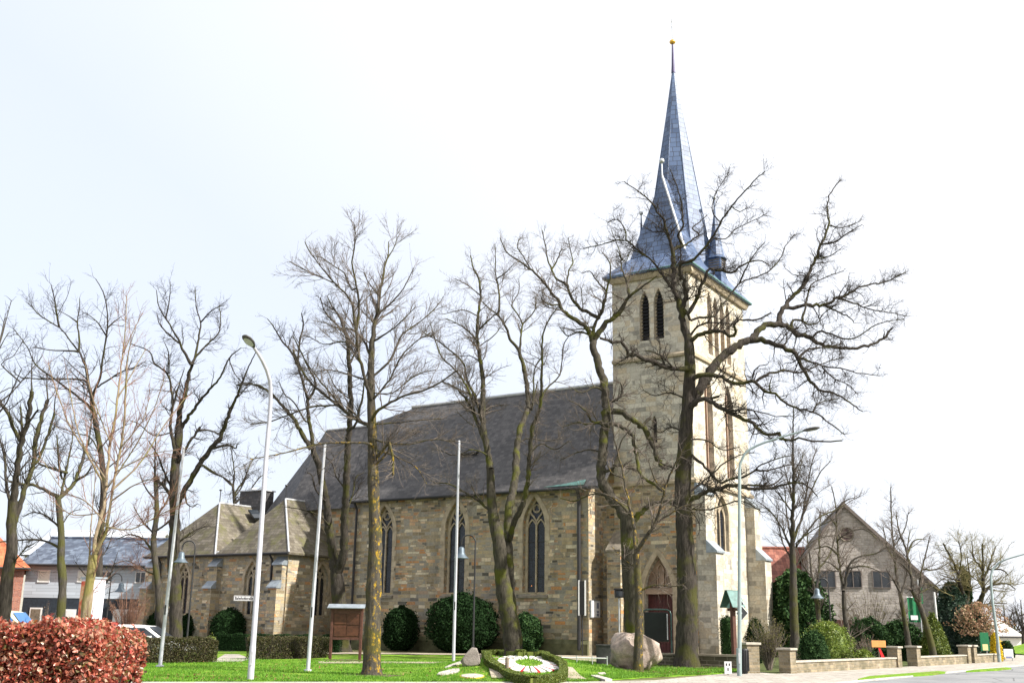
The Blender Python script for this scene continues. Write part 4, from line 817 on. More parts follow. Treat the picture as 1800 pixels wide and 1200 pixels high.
make_tree("lime_tree", "dark tree with long pruned limbs beside the bell lantern by the sacristy", 52.0, T7, 17, m_bark_dark, m_twig_dark, "bare trees around the church", tk=0.78, l1=(1.9, (.4, 1.4)), l2=(3.0, (.3, .9)), wig=.17, up=.06)
T8 = [
 (9.5, 8, [(149, 1105), (153, 1060), (160, 1010), (164, 975)]),
 (4.4, 2.2, [(164, 980), (168, 943), (182, 890), (187, 843), (193, 783), (203, 733), (205, 712)]), (2.8, .7, [(205, 712), (210, 670), (216, 620), (220, 580), (223, 520)]),
 (4, 2.2, [(165, 978), (175, 955), (187, 935), (194, 887), (200, 850), (213, 783), (220, 716)]), (2.6, .7, [(220, 716), (222, 650), (228, 610), (238, 580)]),
 (3, .8, [(184, 870), (180, 847), (147, 787), (123, 750), (110, 717), (96, 678), (85, 640)]), (2.6, .8, [(188, 845), (143, 773), (127, 710), (118, 660)]), (2.4, .7, [(190, 855), (240, 780), (270, 720), (290, 660)]), (2.4, .7, [(198, 860), (245, 815), (290, 745), (325, 700)]), (2.2, .7, [(201, 830), (260, 800), (310, 790)]), (2.4, .7, [(160, 1000), (158, 960), (160, 920), (165, 870), (168, 820)]),
 (2.4, .7, [(187, 925), (230, 930), (280, 905), (320, 885)]), (2.2, .7, [(186, 920), (150, 880), (110, 860), (70, 800)]), (2, .7, [(195, 780), (175, 730), (160, 690), (150, 640)]), (2, .7, [(207, 700), (235, 650), (255, 615)]), (1.8, .6, [(217, 620), (235, 580), (248, 555)]), (2, .7, [(196, 880), (240, 850), (275, 840)]), (2, .7, [(178, 900), (130, 905), (90, 880)]), (2, .7, [(213, 785), (250, 740), (262, 700)]),
]
make_tree("young_tree", "young pale-barked tree with opening buds beside the advertising pillar", 24.0, T8, 18, m_bark_pale, m_twig_warm, "bare trees around the church", tk=0.88, l1=(2.6, (.4, 1.3)), l2=(2.2, (.2, .6)), l3=(1.5, (.08, .25)), wig=.07, up=.07, tw=.62, ang=(20, 45), buds=.13, foot=1.1)
T11 = [
 (8, 5, [(171, 1105), (172, 1040), (174, 960), (180, 900), (182, 850), (178, 800), (172, 765), (166, 730)]),
 (5, 1, [(166, 730), (160, 696), (154, 670), (152, 650), (144, 628), (138, 618), (120, 594), (104, 574)]), (2.4, .8, [(104, 574), (98, 540), (94, 515), (90, 500)]), (2.2, .8, [(105, 576), (82, 562), (65, 550), (55, 535)]), (2.6, .8, [(138, 618), (139, 592), (136, 566), (140, 540), (140, 525)]), (2, .7, [(136, 566), (122, 556), (108, 548)]),
 (3.6, .8, [(164, 712), (164, 692), (176, 664), (182, 620), (188, 580), (189, 550), (181, 512), (168, 490)]), (2.2, .7, [(188, 577), (200, 565), (215, 555)]), (2, .7, [(187, 590), (170, 565), (150, 550)]),
 (3.4, .8, [(168, 738), (158, 716), (120, 684), (88, 660), (62, 640), (48, 610), (26, 580)]), (2.6, .8, [(158, 690), (148, 668), (100, 666), (40, 664), (24, 652)]), (2.6, .8, [(138, 618), (110, 616), (85, 615), (60, 610)]), (2.8, .8, [(172, 680), (212, 654), (240, 644), (255, 635)]), (2.6, .8, [(180, 810), (160, 770), (130, 760), (90, 745)]), (2.6, .8, [(180, 830), (215, 800), (240, 770)]), (2.2, .8, [(176, 790), (200, 760), (225, 745)]),
]
make_tree("lime_tree", "tall thin dark tree standing just behind the pale-barked young tree", 32.0, T11, 19, m_bark_dark, m_twig_dark, "bare trees around the church", tk=0.9, l1=(2.4, (.4, 1.2)), l2=(2.6, (.2, .7)), wig=.12, up=.05, tw=.8)
T9 = [
 (15, 9, [(4, 1120), (8, 1060), (14, 1005), (21, 967), (20, 920), (23, 880)]),
 (7.5, 4.5, [(23, 885), (28, 855), (32, 815), (37, 777), (47, 750), (53, 717), (56, 688)]), (6.5, 4, [(22, 920), (30, 905), (43, 860), (57, 827), (63, 777), (73, 733), (84, 703)]), (5, 3.4, [(37, 777), (23, 750), (13, 723), (-2, 705)]), (3.6, 2.6, [(64, 815), (80, 777), (95, 730)]), (4.5, 2, [(20, 890), (10, 843), (7, 800), (-3, 767)]), (3, 2, [(40, 765), (38, 740), (36, 715)]), (3, 2, [(52, 740), (62, 725), (67, 720)]),
 (2, .7, [(56, 690), (55, 655), (58, 620)]), (2, .7, [(84, 705), (82, 670), (88, 640)]), (2, .7, [(0, 707), (20, 690), (55, 650), (75, 625)]), (2.6, .9, [(25, 985), (35, 975), (48, 960), (60, 955)]), (1.8, .7, [(95, 732), (97, 700), (105, 670)]), (1.8, .7, [(2, 640), (22, 627), (40, 600)]),
]
make_tree("pollarded_tree", "pollarded tree with cut-back stems in front of the red brick house", 38.0, T9, 20, m_bark_dark, m_twig_dark, "bare trees around the church", tk=0.85, l1=(2.6, (.5, 1.5)), l2=(1.6, (.2, .6)), l3=(1.2, (.1, .3)), wig=.09, up=.13, tw=.85)
T10 = [
 (9.5, 6, [(108, 1092), (110, 1033), (107, 983), (108, 945), (105, 905), (102, 873)]),
 (4.5, 2.4, [(103, 873), (83, 863), (63, 853), (33, 850), (15, 845)]), (5.5, 2.6, [(103, 875), (115, 865), (133, 843), (147, 800), (157, 770)]), (4, 2, [(108, 868), (115, 833), (123, 793)]), (4, 2.4, [(118, 830), (90, 822), (68, 815)]), (2.6, 1, [(107, 930), (83, 907), (60, 900), (40, 907)]), (4.4, 1.4, [(106, 965), (98, 958), (77, 950), (50, 948), (0, 952)]), (3, 1.6, [(108, 840), (102, 800), (100, 765)]), (3, 1.6, [(133, 845), (150, 835), (160, 820)]), (2, .8, [(110, 920), (125, 900), (140, 895)]),
 (1.8, .7, [(157, 770), (160, 740), (158, 705)]), (1.8, .7, [(123, 795), (128, 760), (125, 730)]),
]
make_tree("pollarded_tree", "knobbly pollarded tree with a bent trunk in front of the grey clad house", 46.0, T10, 21, m_bark_grey, m_twig_dark, "bare trees around the church", tk=0.8, l1=(2.6, (.5, 1.6)), l2=(2.2, (.2, .7)), l3=(2, (.1, .3)), wig=.1, up=.1, tw=.9)
T12 = [
 (9, 4.5, [(284, 1112), (280, 1050), (274, 998), (270, 950), (275, 907), (275, 870), (273, 840)]), (3.4, 1, [(272, 985), (265, 963), (247, 944), (228, 939), (207, 946)]), (2.8, .9, [(275, 907), (293, 881), (300, 865)]), (2.6, .9, [(272, 935), (298, 916), (310, 905)]), (3, .8, [(273, 842), (272, 800), (275, 760)]), (2.4, .8, [(274, 880), (255, 855), (245, 830)]), (2.2, .8, [(272, 940), (250, 915), (235, 890)]), (2.2, .8, [(274, 1010), (250, 1000), (225, 985), (200, 990)]), (2, .8, [(275, 860), (290, 840), (295, 815)]),
]
make_tree("small_tree", "twiggy brownish tree in front of the grey clad house's far end", 62.0, T12, 22, m_bark_grey, m_twig_warm, "bare trees around the church", tk=0.75, l1=(3.0, (.5, 1.6)), l2=(3.0, (.3, .8)), wig=.13)
T13 = [(4, 2, [(414, 1100), (413, 1000), (412, 900), (411, 872), (409, 850)]), (2.4, .8, [(410, 855), (395, 840), (372, 830), (355, 818)]), (2, .7, [(410, 855), (412, 830), (408, 800), (405, 780)]), (2, .7, [(411, 870), (430, 840), (440, 815), (452, 800)]), (2, .7, [(411, 875), (425, 855), (433, 835), (428, 815)]), (2, .7, [(412, 885), (440, 860), (455, 840), (470, 830)])]
make_tree("small_tree", "far bare tree rising above the sacristy roofs", 96.0, T13, 23, m_bark_dark, m_twig_dark, "bare trees around the church", l1=(1.4, (.8, 2.2)), l2=(1.8, (.5, 1.2)), l3=(2, (.2, .6)), tw=1.7, wig=.15)
T15 = [
 (11, 6, [(1398, 1168), (1397, 1120), (1395, 1060), (1394, 1000), (1393, 960)]), (5.5, 1, [(1393, 960), (1394, 900), (1395, 850), (1394, 800), (1394, 760), (1395, 715)]),
 (4, .9, [(1395, 950), (1403, 925), (1411, 905), (1417, 870), (1422, 840), (1428, 810), (1436, 788)]), (2.6, .8, [(1392, 968), (1370, 920), (1350, 894), (1330, 880)]), (2.6, .8, [(1392, 950), (1384, 910), (1380, 870), (1378, 850)]), (2.6, .8, [(1396, 965), (1436, 912), (1468, 896), (1506, 874)]), (2.2, .8, [(1398, 955), (1430, 930), (1470, 910)]), (2.2, .8, [(1402, 930), (1436, 840), (1460, 810)]), (2, .8, [(1392, 985), (1375, 950), (1365, 905)]), (2, .7, [(1394, 860), (1405, 830), (1412, 795)]), (2, .7, [(1394, 880), (1384, 840), (1375, 810)]), (2, .8, [(1396, 1000), (1420, 960), (1440, 945), (1475, 940)]), (2, .8, [(1393, 900), (1370, 870), (1345, 840)]),
]
GR = "slim bare trees along the road"
make_tree("slim_tree", "tall slim tree next to the tower, behind the low stone wall", 50.0, T15, 24, m_bark_grey, m_twig_grey, GR, tk=0.85, l1=(2.6, (.5, 1.5)), l2=(2.8, (.3, .8)), wig=.08, up=.07, tw=.95, ang=(20, 50))
T21 = [(4.6, 3.4, [(1442, 1125), (1438, 1075), (1433, 1040)]), (3, 1, [(1433, 1042), (1427, 1010), (1423, 976), (1418, 930)]), (3, 1, [(1434, 1040), (1440, 996), (1440, 940), (1443, 900)]), (2, .8, [(1428, 1015), (1410, 990), (1400, 960)]), (2, .8, [(1440, 1000), (1460, 970), (1470, 930)])]
make_tree("slim_tree", "forked pale slim tree in front of the dark evergreen", 56.0, T21, 25, m_bark_grey, m_twig_grey, GR, l1=(2.4, (.5, 1.3)), l2=(2.6, (.3, .7)), wig=.1, up=.06)
T16 = [(5, 3.6, [(1494, 1166), (1491, 1120), (1485, 1080), (1483, 1040)]), (3.6, 1, [(1483, 1036), (1478, 1010), (1474, 980), (1471, 940), (1469, 890), (1462, 855)]), (3.2, .9, [(1484, 1036), (1490, 1006), (1494, 990), (1510, 978), (1540, 972), (1560, 960)]), (2.4, .8, [(1474, 975), (1455, 960), (1430, 965)]), (2.2, .8, [(1472, 950), (1490, 935), (1520, 930), (1540, 945)]), (2.2, .8, [(1492, 998), (1520, 995), (1550, 1005)]), (2, .8, [(1471, 925), (1455, 905), (1440, 900)]), (2, .8, [(1470, 900), (1485, 880), (1500, 875)]), (2, .8, [(1478, 1005), (1460, 990), (1445, 985)])]
make_tree("slim_tree", "slim arching tree in front of the gable wall's small windows", 50.5, T16, 26, m_bark_grey, m_twig_grey, GR, l1=(2.6, (.5, 1.4)), l2=(2.8, (.3, .8)), wig=.09, up=.03, drop=.05)
T17 = [(5.2, 3.4, [(1601, 1160), (1593, 1106), (1586, 1065), (1582, 1041)]), (3.2, 1, [(1582, 1041), (1576, 1013), (1572, 970), (1568, 930), (1566, 890), (1566, 855)]), (2.4, .8, [(1582, 1040), (1567, 1013), (1558, 1000)]), (2.4, .8, [(1584, 1045), (1593, 1010), (1595, 962), (1600, 930)]), (2, .8, [(1574, 990), (1560, 960), (1552, 925)]), (2, .8, [(1572, 960), (1590, 930), (1597, 900)])]
make_tree("slim_tree", "slim tree leaning beside the gap between the gate pillars", 56.0, T17, 27, m_bark_grey, m_twig_grey, GR, l1=(2.4, (.5, 1.3)), l2=(2.6, (.3, .7)), wig=.09, up=.06)
T18 = [(6, 3.8, [(1644, 1168), (1635, 1123), (1625, 1088), (1616, 1062), (1604, 1037)]), (3.6, 1, [(1604, 1037), (1600, 1002), (1593, 967), (1581, 934), (1575, 905)]), (3, .9, [(1617, 1064), (1616, 1032), (1621, 997), (1628, 971), (1635, 941)]), (2.4, .8, [(1595, 971), (1607, 950), (1628, 947)]), (2.2, .8, [(1620, 1040), (1640, 1030), (1660, 1015)]), (2.2, .8, [(1622, 1000), (1645, 1000), (1665, 990)]), (2, .8, [(1602, 1010), (1585, 990), (1570, 985)])]
make_tree("slim_tree", "leaning dark slim tree in front of the green banner", 53.0, T18, 28, m_bark_grey, m_twig_grey, GR, l1=(2.6, (.5, 1.4)), l2=(2.8, (.3, .8)), wig=.11, up=.04)
T19 = [(8, 5, [(1708, 1140), (1708, 1100), (1712, 1075), (1723, 1055)]), (5, 1.4, [(1723, 1058), (1728, 1037), (1728, 1002), (1727, 955)]), (3, 1, [(1726, 1044), (1744, 1027), (1760, 1015)]), (3, .9, [(1728, 1020), (1740, 990), (1750, 960)]), (5, 1.6, [(1710, 1090), (1695, 1053), (1688, 1025), (1677, 990), (1658, 955)]), (2.6, .9, [(1692, 1040), (1680, 1020), (1655, 1010)]), (2.6, .9, [(1685, 1010), (1690, 980), (1685, 950)]), (2.4, .9, [(1728, 1000), (1712, 980), (1708, 950)]), (2.4, .9, [(1742, 1028), (1770, 1025), (1785, 1035)]), (2.4, .9, [(1715, 1070), (1740, 1060), (1770, 1060)]), (2.2, .9, [(1735, 1000), (1760, 1000), (1772, 1010)]), (3, 1, [(1700, 1065), (1705, 1020), (1700, 980)])]
make_tree("spreading_tree", "wide bushy bare tree above the ivy shrubs by the road", 64.0, T19, 29, m_bark_grey, m_twig_olive, GR, l1=(2.6, (.8, 2.4)), l2=(2.6, (.4, 1.1)), wig=.15, tw=1.25)
for i, (x, y0, y1, Yd, lab) in enumerate(((1785, 1132, 1075, 120, "small distant tree beside the grassy bank"), (1768, 1128, 1062, 110, "distant bare tree against the small white gable"), (1798, 1130, 1055, 95, "bare tree by the road at the photo's edge"))):
    L = [(3.2, 2, [(x, y0), (x, (y0 * 2 + y1) / 3)]), (2, .8, [(x, (y0 * 2 + y1) / 3), (x - 4, y1)]), (1.8, .8, [(x, y0 - 20), (x - 14, y1 + 12)]), (1.8, .8, [(x, y0 - 20), (x + 13, y1 + 10)]), (1.6, .7, [(x, y0 - 15), (x - 22, y1 + 30)]), (1.6, .7, [(x, y0 - 17), (x + 22, y1 + 26)])]
    make_tree("distant_tree", lab, Yd, L, 40 + i, m_bark_dark, m_twig_dark, "distant trees", l1=(1.2, (.8, 2.4)), l2=(1.4, (.5, 1.4)), l3=(1.2, (.3, .7)), tw=2.2, wig=.14)
T22 = [(9, 5, [(-60, 1200), (-58, 1000), (-55, 800)]), (4, 1, [(-56, 820), (-30, 700), (0, 600), (8, 560)]), (3, .9, [(-56, 830), (-10, 740), (12, 705), (38, 648)]), (2.6, .8, [(-40, 740), (-5, 620), (20, 528)]), (2.4, .8, [(-45, 760), (0, 690), (32, 680)]), (2.4, .8, [(-56, 850), (-10, 720), (15, 720), (40, 700)]), (2, .8, [(-20, 660), (0, 610), (15, 585)])]
make_tree("young_tree", "tree just outside the frame whose budding twigs reach in over the hedge", 20.0, T22, 44, m_bark_grey, m_twig_dark, "bare trees around the church", l1=(1.6, (.3, .9)), l2=(1.2, (.15, .4)), l3=(1, (.06, .15)), tw=.6, wig=.06, up=.06)

# ------------------------------------------------------------------ shrubs and hedges
m_yew = leaf_mat("dark yew leaves", [(.006, .016, .005), (.012, .032, .009), (.016, .04, .011)], .85, .12, .1)
m_box = leaf_mat("box hedge leaves", [(.045, .075, .01), (.10, .145, .02), (.19, .21, .04)], .5)
m_ever = leaf_mat("evergreen leaves", [(.012, .034, .012), (.03, .068, .022), (.055, .105, .032)], .8, .15, .1)
m_bluegreen = leaf_mat("blue green conifer sprays", [(.018, .045, .03), (.04, .085, .05), (.085, .13, .09)], .5)
m_lime = leaf_mat("sunny yellow green leaves", [(.07, .12, .012), (.14, .2, .025), (.26, .3, .06)], .5)
m_hedge = leaf_mat("olive privet leaves", [(.022, .024, .008), (.055, .05, .016), (.09, .07, .03), (.06, .08, .015)], .6)
m_beech = leaf_mat("dry copper beech leaves", [(.13, .022, .016), (.36, .085, .05), (.58, .22, .14), (.36, .045, .035), (.10, .09, .02), (.68, .42, .30)], .32, .6, .35)
m_rust = leaf_mat("coppery spring leaves", [(.20, .10, .055), (.36, .21, .13), (.42, .28, .18), (.14, .16, .05)], .6)
m_yel = leaf_mat("yellow blossom", [(.62, .45, .01), (.75, .58, .03)], .6)
m_olive = leaf_mat("olive buds", [(.09, .09, .02), (.16, .14, .04)], .6)
PROF = {"round": lambda t: (1 - np.abs(2 * t - .92) ** 2.4).clip(.02) ** .5, "cone": lambda t: (1 - t ** 1.3).clip(.03) ** .8 * (.75 + .25 * np.minimum(1, t * 6)), "box": lambda t: (1 - np.abs(2 * t - .95) ** 14).clip(.02) ** .5, "dome": lambda t: (1 - t ** 2.6).clip(.02) ** .5}
def bush(name, label, x0, x1, yt, Y, mat, n, size=(.05, .1), prof="round", group=None, cat="bush", lump=.1, core=True, seed=0, depth=.9, shell=.82, yb=None, asp=1.7):
    rng = np.random.default_rng(seed + int(x0)); c = at((x0 + x1) / 2, 1100, Y); W = (x1 - x0) / FPX * Y / 2; H = at((x0 + x1) / 2, yt, Y)[2]; zb = 0.0 if yb is None else at((x0 + x1) / 2, yb, Y)[2]; H -= zb
    ph = rng.uniform(0, 6.3, (7, 3)); fr_ = rng.uniform(1.5, 7.5, (7, 3))
    def rad(t, a):
        l = sum(np.sin(fr_[k, 0] * a * (1 if k % 2 else 0) + np.round(fr_[k, 1]) * a + ph[k, 0] + fr_[k, 2] * t * 2.2) for k in range(7)) / 7
        return PROF[prof](t) * (1 + lump * 2.2 * l)
    t = rng.random(n) ** .9; a = rng.uniform(0, 2 * pi, n); s = 1.06 - (1.06 - shell) * rng.random(n) ** 1.3
    if not core: s = rng.uniform(.15, 1.03, n) ** .5
    r = rad(t, a) * s; P = np.stack([W * r * np.cos(a), W * depth * r * np.sin(a), zb + H * (t * .98 + .02) * (.985 + .03 * rng.random(n))], 1)
    nc = max(10, n // 130); tc = rng.uniform(.12, .97, nc); ac = rng.uniform(0, 2 * pi, nc); rc = rad(tc, ac) * rng.uniform(.97, 1.10, nc)   # stray sprays that break the outline
    Cc = np.stack([W * rc * np.cos(ac), W * depth * rc * np.sin(ac), zb + H * tc * rng.uniform(.99, 1.05, nc)], 1); P = np.vstack([P, np.repeat(Cc, 16, axis=0) + rng.normal(size=(nc * 16, 3)) * np.array([.055, .055, .075]) * (1 + W * .25)])
    V, F = cards(P, rng, size, asp); F = F.tolist(); V = V.tolist()
    if core:
        nt, na = 12, 20; i0 = len(V)
        for i in range(nt + 1):
            tt = i / nt * .94 + .01
            for j in range(na):
                aa = 2 * pi * j / na; rr = float(rad(np.array([tt]), np.array([aa]))[0]) * .8; V.append((W * rr * cos(aa), W * depth * rr * sin(aa), zb + H * tt))
        for i in range(nt):
            for j in range(na):
                p, q = i0 + i * na + j, i0 + i * na + (j + 1) % na; F += [(p, q, q + na), (p, q + na, p + na)]
    o = mesh_np(name, V, F, mat); o.location = (c[0], c[1], 0); return tag(o, label, cat, group)
GB = "clipped evergreens along the church wall"
bush("clipped_yew", "big dark clipped yew between two tall nave windows, behind the bell lantern", 755, 869, 1042, 59.6, m_yew, 12000, (.08, .17), group=GB, lump=.09, seed=1)
bush("clipped_yew", "egg-shaped dark yew between the lichened tree trunk and the big clipped yew", 676, 734, 1064, 62.5, m_yew, 6000, (.08, .16), group=GB, lump=.09, seed=2)
bush("clipped_yew", "dark green yew partly behind the double-stemmed tree", 898, 951, 1076, 58.3, m_ever, 6000, (.08, .16), group=GB, lump=.1, seed=3)
bush("clipped_yew", "round dark bush under the sacristy window behind the street name plate", 373, 430, 1068, 68.0, m_yew, 5000, (.07, .14), group=GB, lump=.06, seed=4)
bush("clipped_yew", "small dark bush at the foot of the sacristy's first window", 312, 345, 1078, 71.0, m_yew, 3000, (.07, .14), group=GB, lump=.06, seed=5)
bush("clipped_yew", "dark bush at the corner of the sacristy towards the grey clad house", 252, 290, 1076, 73.0, m_yew, 3000, (.07, .14), group=GB, lump=.06, seed=6)
bush("column_yew", "tall box-shaped evergreen against the sunlit tower foot", 1267, 1290, 1082, 48.0, m_ever, 4500, (.04, .08), "box", lump=.03, seed=7)
bush("round_shrub", "dark rounded shrub between the tower buttresses", 1312, 1343, 1087, 49.0, m_yew, 3500, (.05, .1), seed=8)
bush("evergreen_tree", "broad dark evergreen in front of the red tiled roof", 1352, 1452, 1002, 62.0, m_ever, 11000, (.12, .30), "dome", lump=.2, seed=9, cat="tree", shell=.74)
bush("variegated_bush", "sunlit yellow-green bush behind the low garden wall", 1412, 1494, 1092, 46.5, m_lime, 8000, (.05, .1), "dome", lump=.2, seed=10, shell=.66)
bush("dark_bush", "dark green bush in front of the sunlit yellow-green one", 1404, 1453, 1108, 44.6, m_ever, 6000, (.05, .1), "dome", lump=.18, seed=11, shell=.7)
bush("low_bush", "low light-green plants behind the wall below the gable", 1498, 1532, 1141, 46.8, m_lime, 2600, (.05, .1), "dome", lump=.16, seed=12)
bush("low_bush", "low green cushion beside the sunlit yellow-green bush", 1474, 1500, 1146, 45.6, m_box, 2200, (.04, .08), "dome", lump=.16, seed=13)
bush("laurel_bush", "dark laurel in front of the gable's lower wall, behind the orange board", 1492, 1560, 1088, 57.5, m_ever, 6500, (.09, .22), "dome", lump=.3, seed=14, shell=.6)
bush("laurel_bush", "dark laurel behind the gate gap, below the slim leaning tree", 1548, 1618, 1090, 58.5, m_ever, 6000, (.09, .22), "dome", lump=.3, seed=15, shell=.6)
bush("conical_bush", "green pointed bush just behind the leaning dark tree's foot", 1612, 1668, 1078, 57.0, m_box, 5500, (.06, .13), "cone", lump=.14, seed=16, shell=.7)
bush("conifer", "loose blue-green conifer beside the white post", 1648, 1706, 1024, 63.5, m_bluegreen, 7000, (.10, .24), "dome", lump=.2, seed=17, cat="tree", shell=.62)
bush("ivy_shrub", "ivy-dark evergreen behind the green stop sign", 1690, 1738, 1062, 62.0, m_bluegreen, 6000, (.09, .2), "dome", lump=.2, seed=18, shell=.65)
bush("ivy_column", "ivy-covered stem sticking up above the conifer", 1692, 1712, 996, 65.0, m_ever, 2600, (.1, .2), "round", lump=.4, seed=19, cat="ivy", yb=1075)
bush("coppery_shrub", "loose copper-leaved shrub above the ivy shrub by the road", 1683, 1762, 1058, 60.8, m_rust, 2000, (.08, .18), "round", lump=.45, core=False, seed=20, yb=1118)
bush("forsythia", "yellow flowering shrub next to the green stop sign", 1738, 1756, 1112, 59.0, m_yel, 1800, (.06, .12), "dome", lump=.15, seed=21)
bush("dark_bush", "dark bush behind the far lamp post and the small white sign", 1752, 1776, 1126, 68.0, m_ever, 2500, (.08, .18), "dome", lump=.15, seed=22)
def twig_shrub(name, label, x, y0, w, yt, Y, seed, mat=None, buds=None, n=34, tw=.8):
    rng = np.random.default_rng(seed); b0 = at(x, y0, Y); H = at(x, yt, Y)[2]; W = w / FPX * Y / 2; st = []
    for i in range(n):
        a = rng.uniform(0, 2 * pi); q = sqrt(rng.random()); h = H * rng.uniform(.65, 1.0) * (1 - .3 * q * q)
        e = np.array([W * q * cos(a), W * q * sin(a) * .8, h]); c = np.array([e[0] * .35, e[1] * .35, h * .5]) + rng.normal(size=3) * .05; s0 = np.array([cos(a), sin(a), 0]) * .1 * q
        tt = np.linspace(0, 1, 8)[:, None]; P = (1 - tt) ** 2 * s0 + 2 * tt * (1 - tt) * c + tt ** 2 * e; st.append((P, np.linspace(.016, .006, 8) * tw))
    A, ar = spawn(st, rng, 5, (.2, .8), (15, 45), .06, .12, 4, .6, (.005 * tw, .009 * tw), .25); B2, br = spawn(as_list(A, ar), rng, 5, (.1, .4), (15, 50), .04, .14, 3, .7, (.004 * tw, .006 * tw), .1)
    V, F = tubes(np.stack([p for p, _ in st]), np.stack([r for _, r in st]), 4); Vs, Fs, nv = [V], [F], len(V)
    for P, r in ((A, ar), (B2, br)): v, f = tubes(P, r, 3); Vs.append(v); Fs.append(f + nv); nv += len(v)
    root = thing(name, label, "shrub", (b0[0], b0[1], 0)); mesh_np("branches", np.vstack(Vs), np.vstack(Fs), mat or m_twig_grey, root)
    if buds: E_ = np.vstack([B2[:, -1], B2[:, 1], A[:, -1]]); E_ = E_[rng.random(len(E_)) < (.2 if buds is m_rust else 1)]; v, f = cards(E_, rng, (.03, .06), 1.6); mesh_np("opening_leaves", v, f, buds, root)
twig_shrub("bare_shrub", "olive bare shrub between the litter bin's pillar and the garden wall", 1352, 1170, 72, 1086, 42.5, 3, None, m_olive, 80)
twig_shrub("bare_shrub", "tall bare shrub in front of the gable wall, between two slim trees", 1530, 1150, 110, 1034, 60.0, 4, None, m_olive, 60, 1.3)
twig_shrub("bare_shrub", "bare brown shrub behind the orange board", 1524, 1160, 50, 1112, 52.0, 5, None, m_rust, 36)
twig_shrub("bare_shrub", "leafless tangled shrub in front of the grey clad house", 222, 1110, 75, 1018, 66.0, 6, m_twig_warm, m_rust, 60, 1.4)
twig_shrub("bare_shrub", "small leafless shrub above the brown hedge, beside the white van", 82, 1100, 40, 1056, 56.0, 7, m_twig_grey, m_rust, 30, 1.2)
def hedge_box(name, label, p, q, h, th, mat, n, size, seed, twigs=0, cat="hedge", group=None, round_end=.25, z0=0.0, core=.62):
    rng = np.random.default_rng(seed); p, q = np.array(p[:2]), np.array(q[:2]); d = q - p; L = np.linalg.norm(d); d = d / L; nn = np.array([-d[1], d[0]])
    s = rng.uniform(0, L, n); face = rng.random(n); o = np.where(face < .38, -th / 2 + .16 * rng.random(n) ** 2, np.where(face < .5, th / 2 - .16 * rng.random(n) ** 2, rng.uniform(-th / 2, th / 2, n)))
    z = np.where(face < .5, rng.uniform(z0, h, n), np.where(face < .85, h - .2 * rng.random(n) ** 2 * h, rng.uniform(z0, h, n)))
    en = rng.random(n) < .09; s = np.where(en, np.where(rng.random(n) < .5, .12 * rng.random(n), L - .12 * rng.random(n)), s)
    z = z + .035 * np.sin(s * 5.1 + 1) + .03 * np.sin(s * 11.3) * (z / h); e = np.minimum(s, L - s); tr = np.clip(1 - e / round_end, 0, 1) ** 2
    z = np.where(z > h * .6, z - tr * .12 * h, z); o = o * (1 - .25 * tr)
    P = np.stack([p[0] + d[0] * s + nn[0] * o, p[1] + d[1] * s + nn[1] * o, z], 1); b0 = np.array([*(p + q) / 2, 0]); P = P + rng.normal(size=P.shape) * .022 * (h > 1.2)
    root = thing(name, label, cat, tuple(b0), 0, group)
    V, F = cards(P - b0, rng, size); mesh_np("foliage", V, F, mat, root)
    if twigs:
        s = rng.uniform(.05, L - .05, twigs); o = rng.uniform(-th / 2, th / 2, twigs); B0 = np.stack([p[0] + d[0] * s + nn[0] * o * .5, p[1] + d[1] * s + nn[1] * o * .5, np.zeros(twigs)], 1)
        E0 = np.stack([p[0] + d[0] * (s + rng.normal(size=twigs) * .2) + nn[0] * o, p[1] + d[1] * (s + rng.normal(size=twigs) * .2) + nn[1] * o, h * rng.uniform(.7, 1.04, twigs)], 1)
        M_ = (B0 + E0) / 2 + rng.normal(size=(twigs, 3)) * .06; Pt = np.stack([B0, M_, E0], 1) - b0; st = [(Pt[i], np.array([.012, .008, .004])) for i in range(twigs)]
        A, ar = spawn(st, rng, 4, (.1, .35), (30, 70), .05, .2, 3, .6, (.003, .006)); v, f = tubes(Pt, np.tile([.012, .008, .004], (twigs, 1)), 4); v2, f2 = tubes(A, ar, 3)
        mesh_np("branches", np.vstack([v, v2]), np.vstack([f, f2 + len(v)]), m_twig_dark, root)
    if core:
        c = MB(); M4 = Matrix.Translation((p[0] - b0[0], p[1] - b0[1], 0)) @ Matrix.Rotation(math.atan2(d[1], d[0]), 4, 'Z'); c.box(.18, L - .18, -th / 2 * core, th / 2 * core, 0, h * .86, M4); c.build("inner_growth", mat, root)
    return root
hedge_box("beech_hedge", "big copper-brown beech hedge with dry leaves", (-9.5, 11.4), (-3.86, 11.1), 1.50, 1.3, m_beech, 125000, (.032, .068), 31, 300, round_end=.16, core=.72)
def sprigs():
    rng = np.random.default_rng(8); st = []
    for i in range(50):
        s0 = np.array([rng.uniform(-7, -4.1), 11.1 + rng.uniform(-.4, .4), 1.48]); e = s0 + np.array([rng.normal() * .12, rng.normal() * .1, rng.uniform(.08, .22)]); st.append(np.stack([s0, (s0 + e) / 2 + rng.normal(size=3) * .02, e]))
    return np.stack(st)
hedge_box("privet_hedge", "clipped olive hedge with a green end, behind the flagpole beside the brown hedge", gnd(236, 1166), gnd(374, 1163), .9, .7, m_hedge, 15000, (.035, .07), 32, 420, group="clipped hedges by the church path", core=0)
hedge_box("privet_hedge", "longer low hedge behind the street lamp, in front of the sacristy", gnd(440, 1159), gnd(572, 1155), .9, .7, m_hedge, 13000, (.035, .07), 33, 380, group="clipped hedges by the church path", core=0)
bush("hedge_end", "bright green shoots closing the end of the clipped hedge by the path", 362, 381, 1117, 43.4, m_box, 1500, (.04, .07), "box", lump=.05, seed=34, cat="hedge")
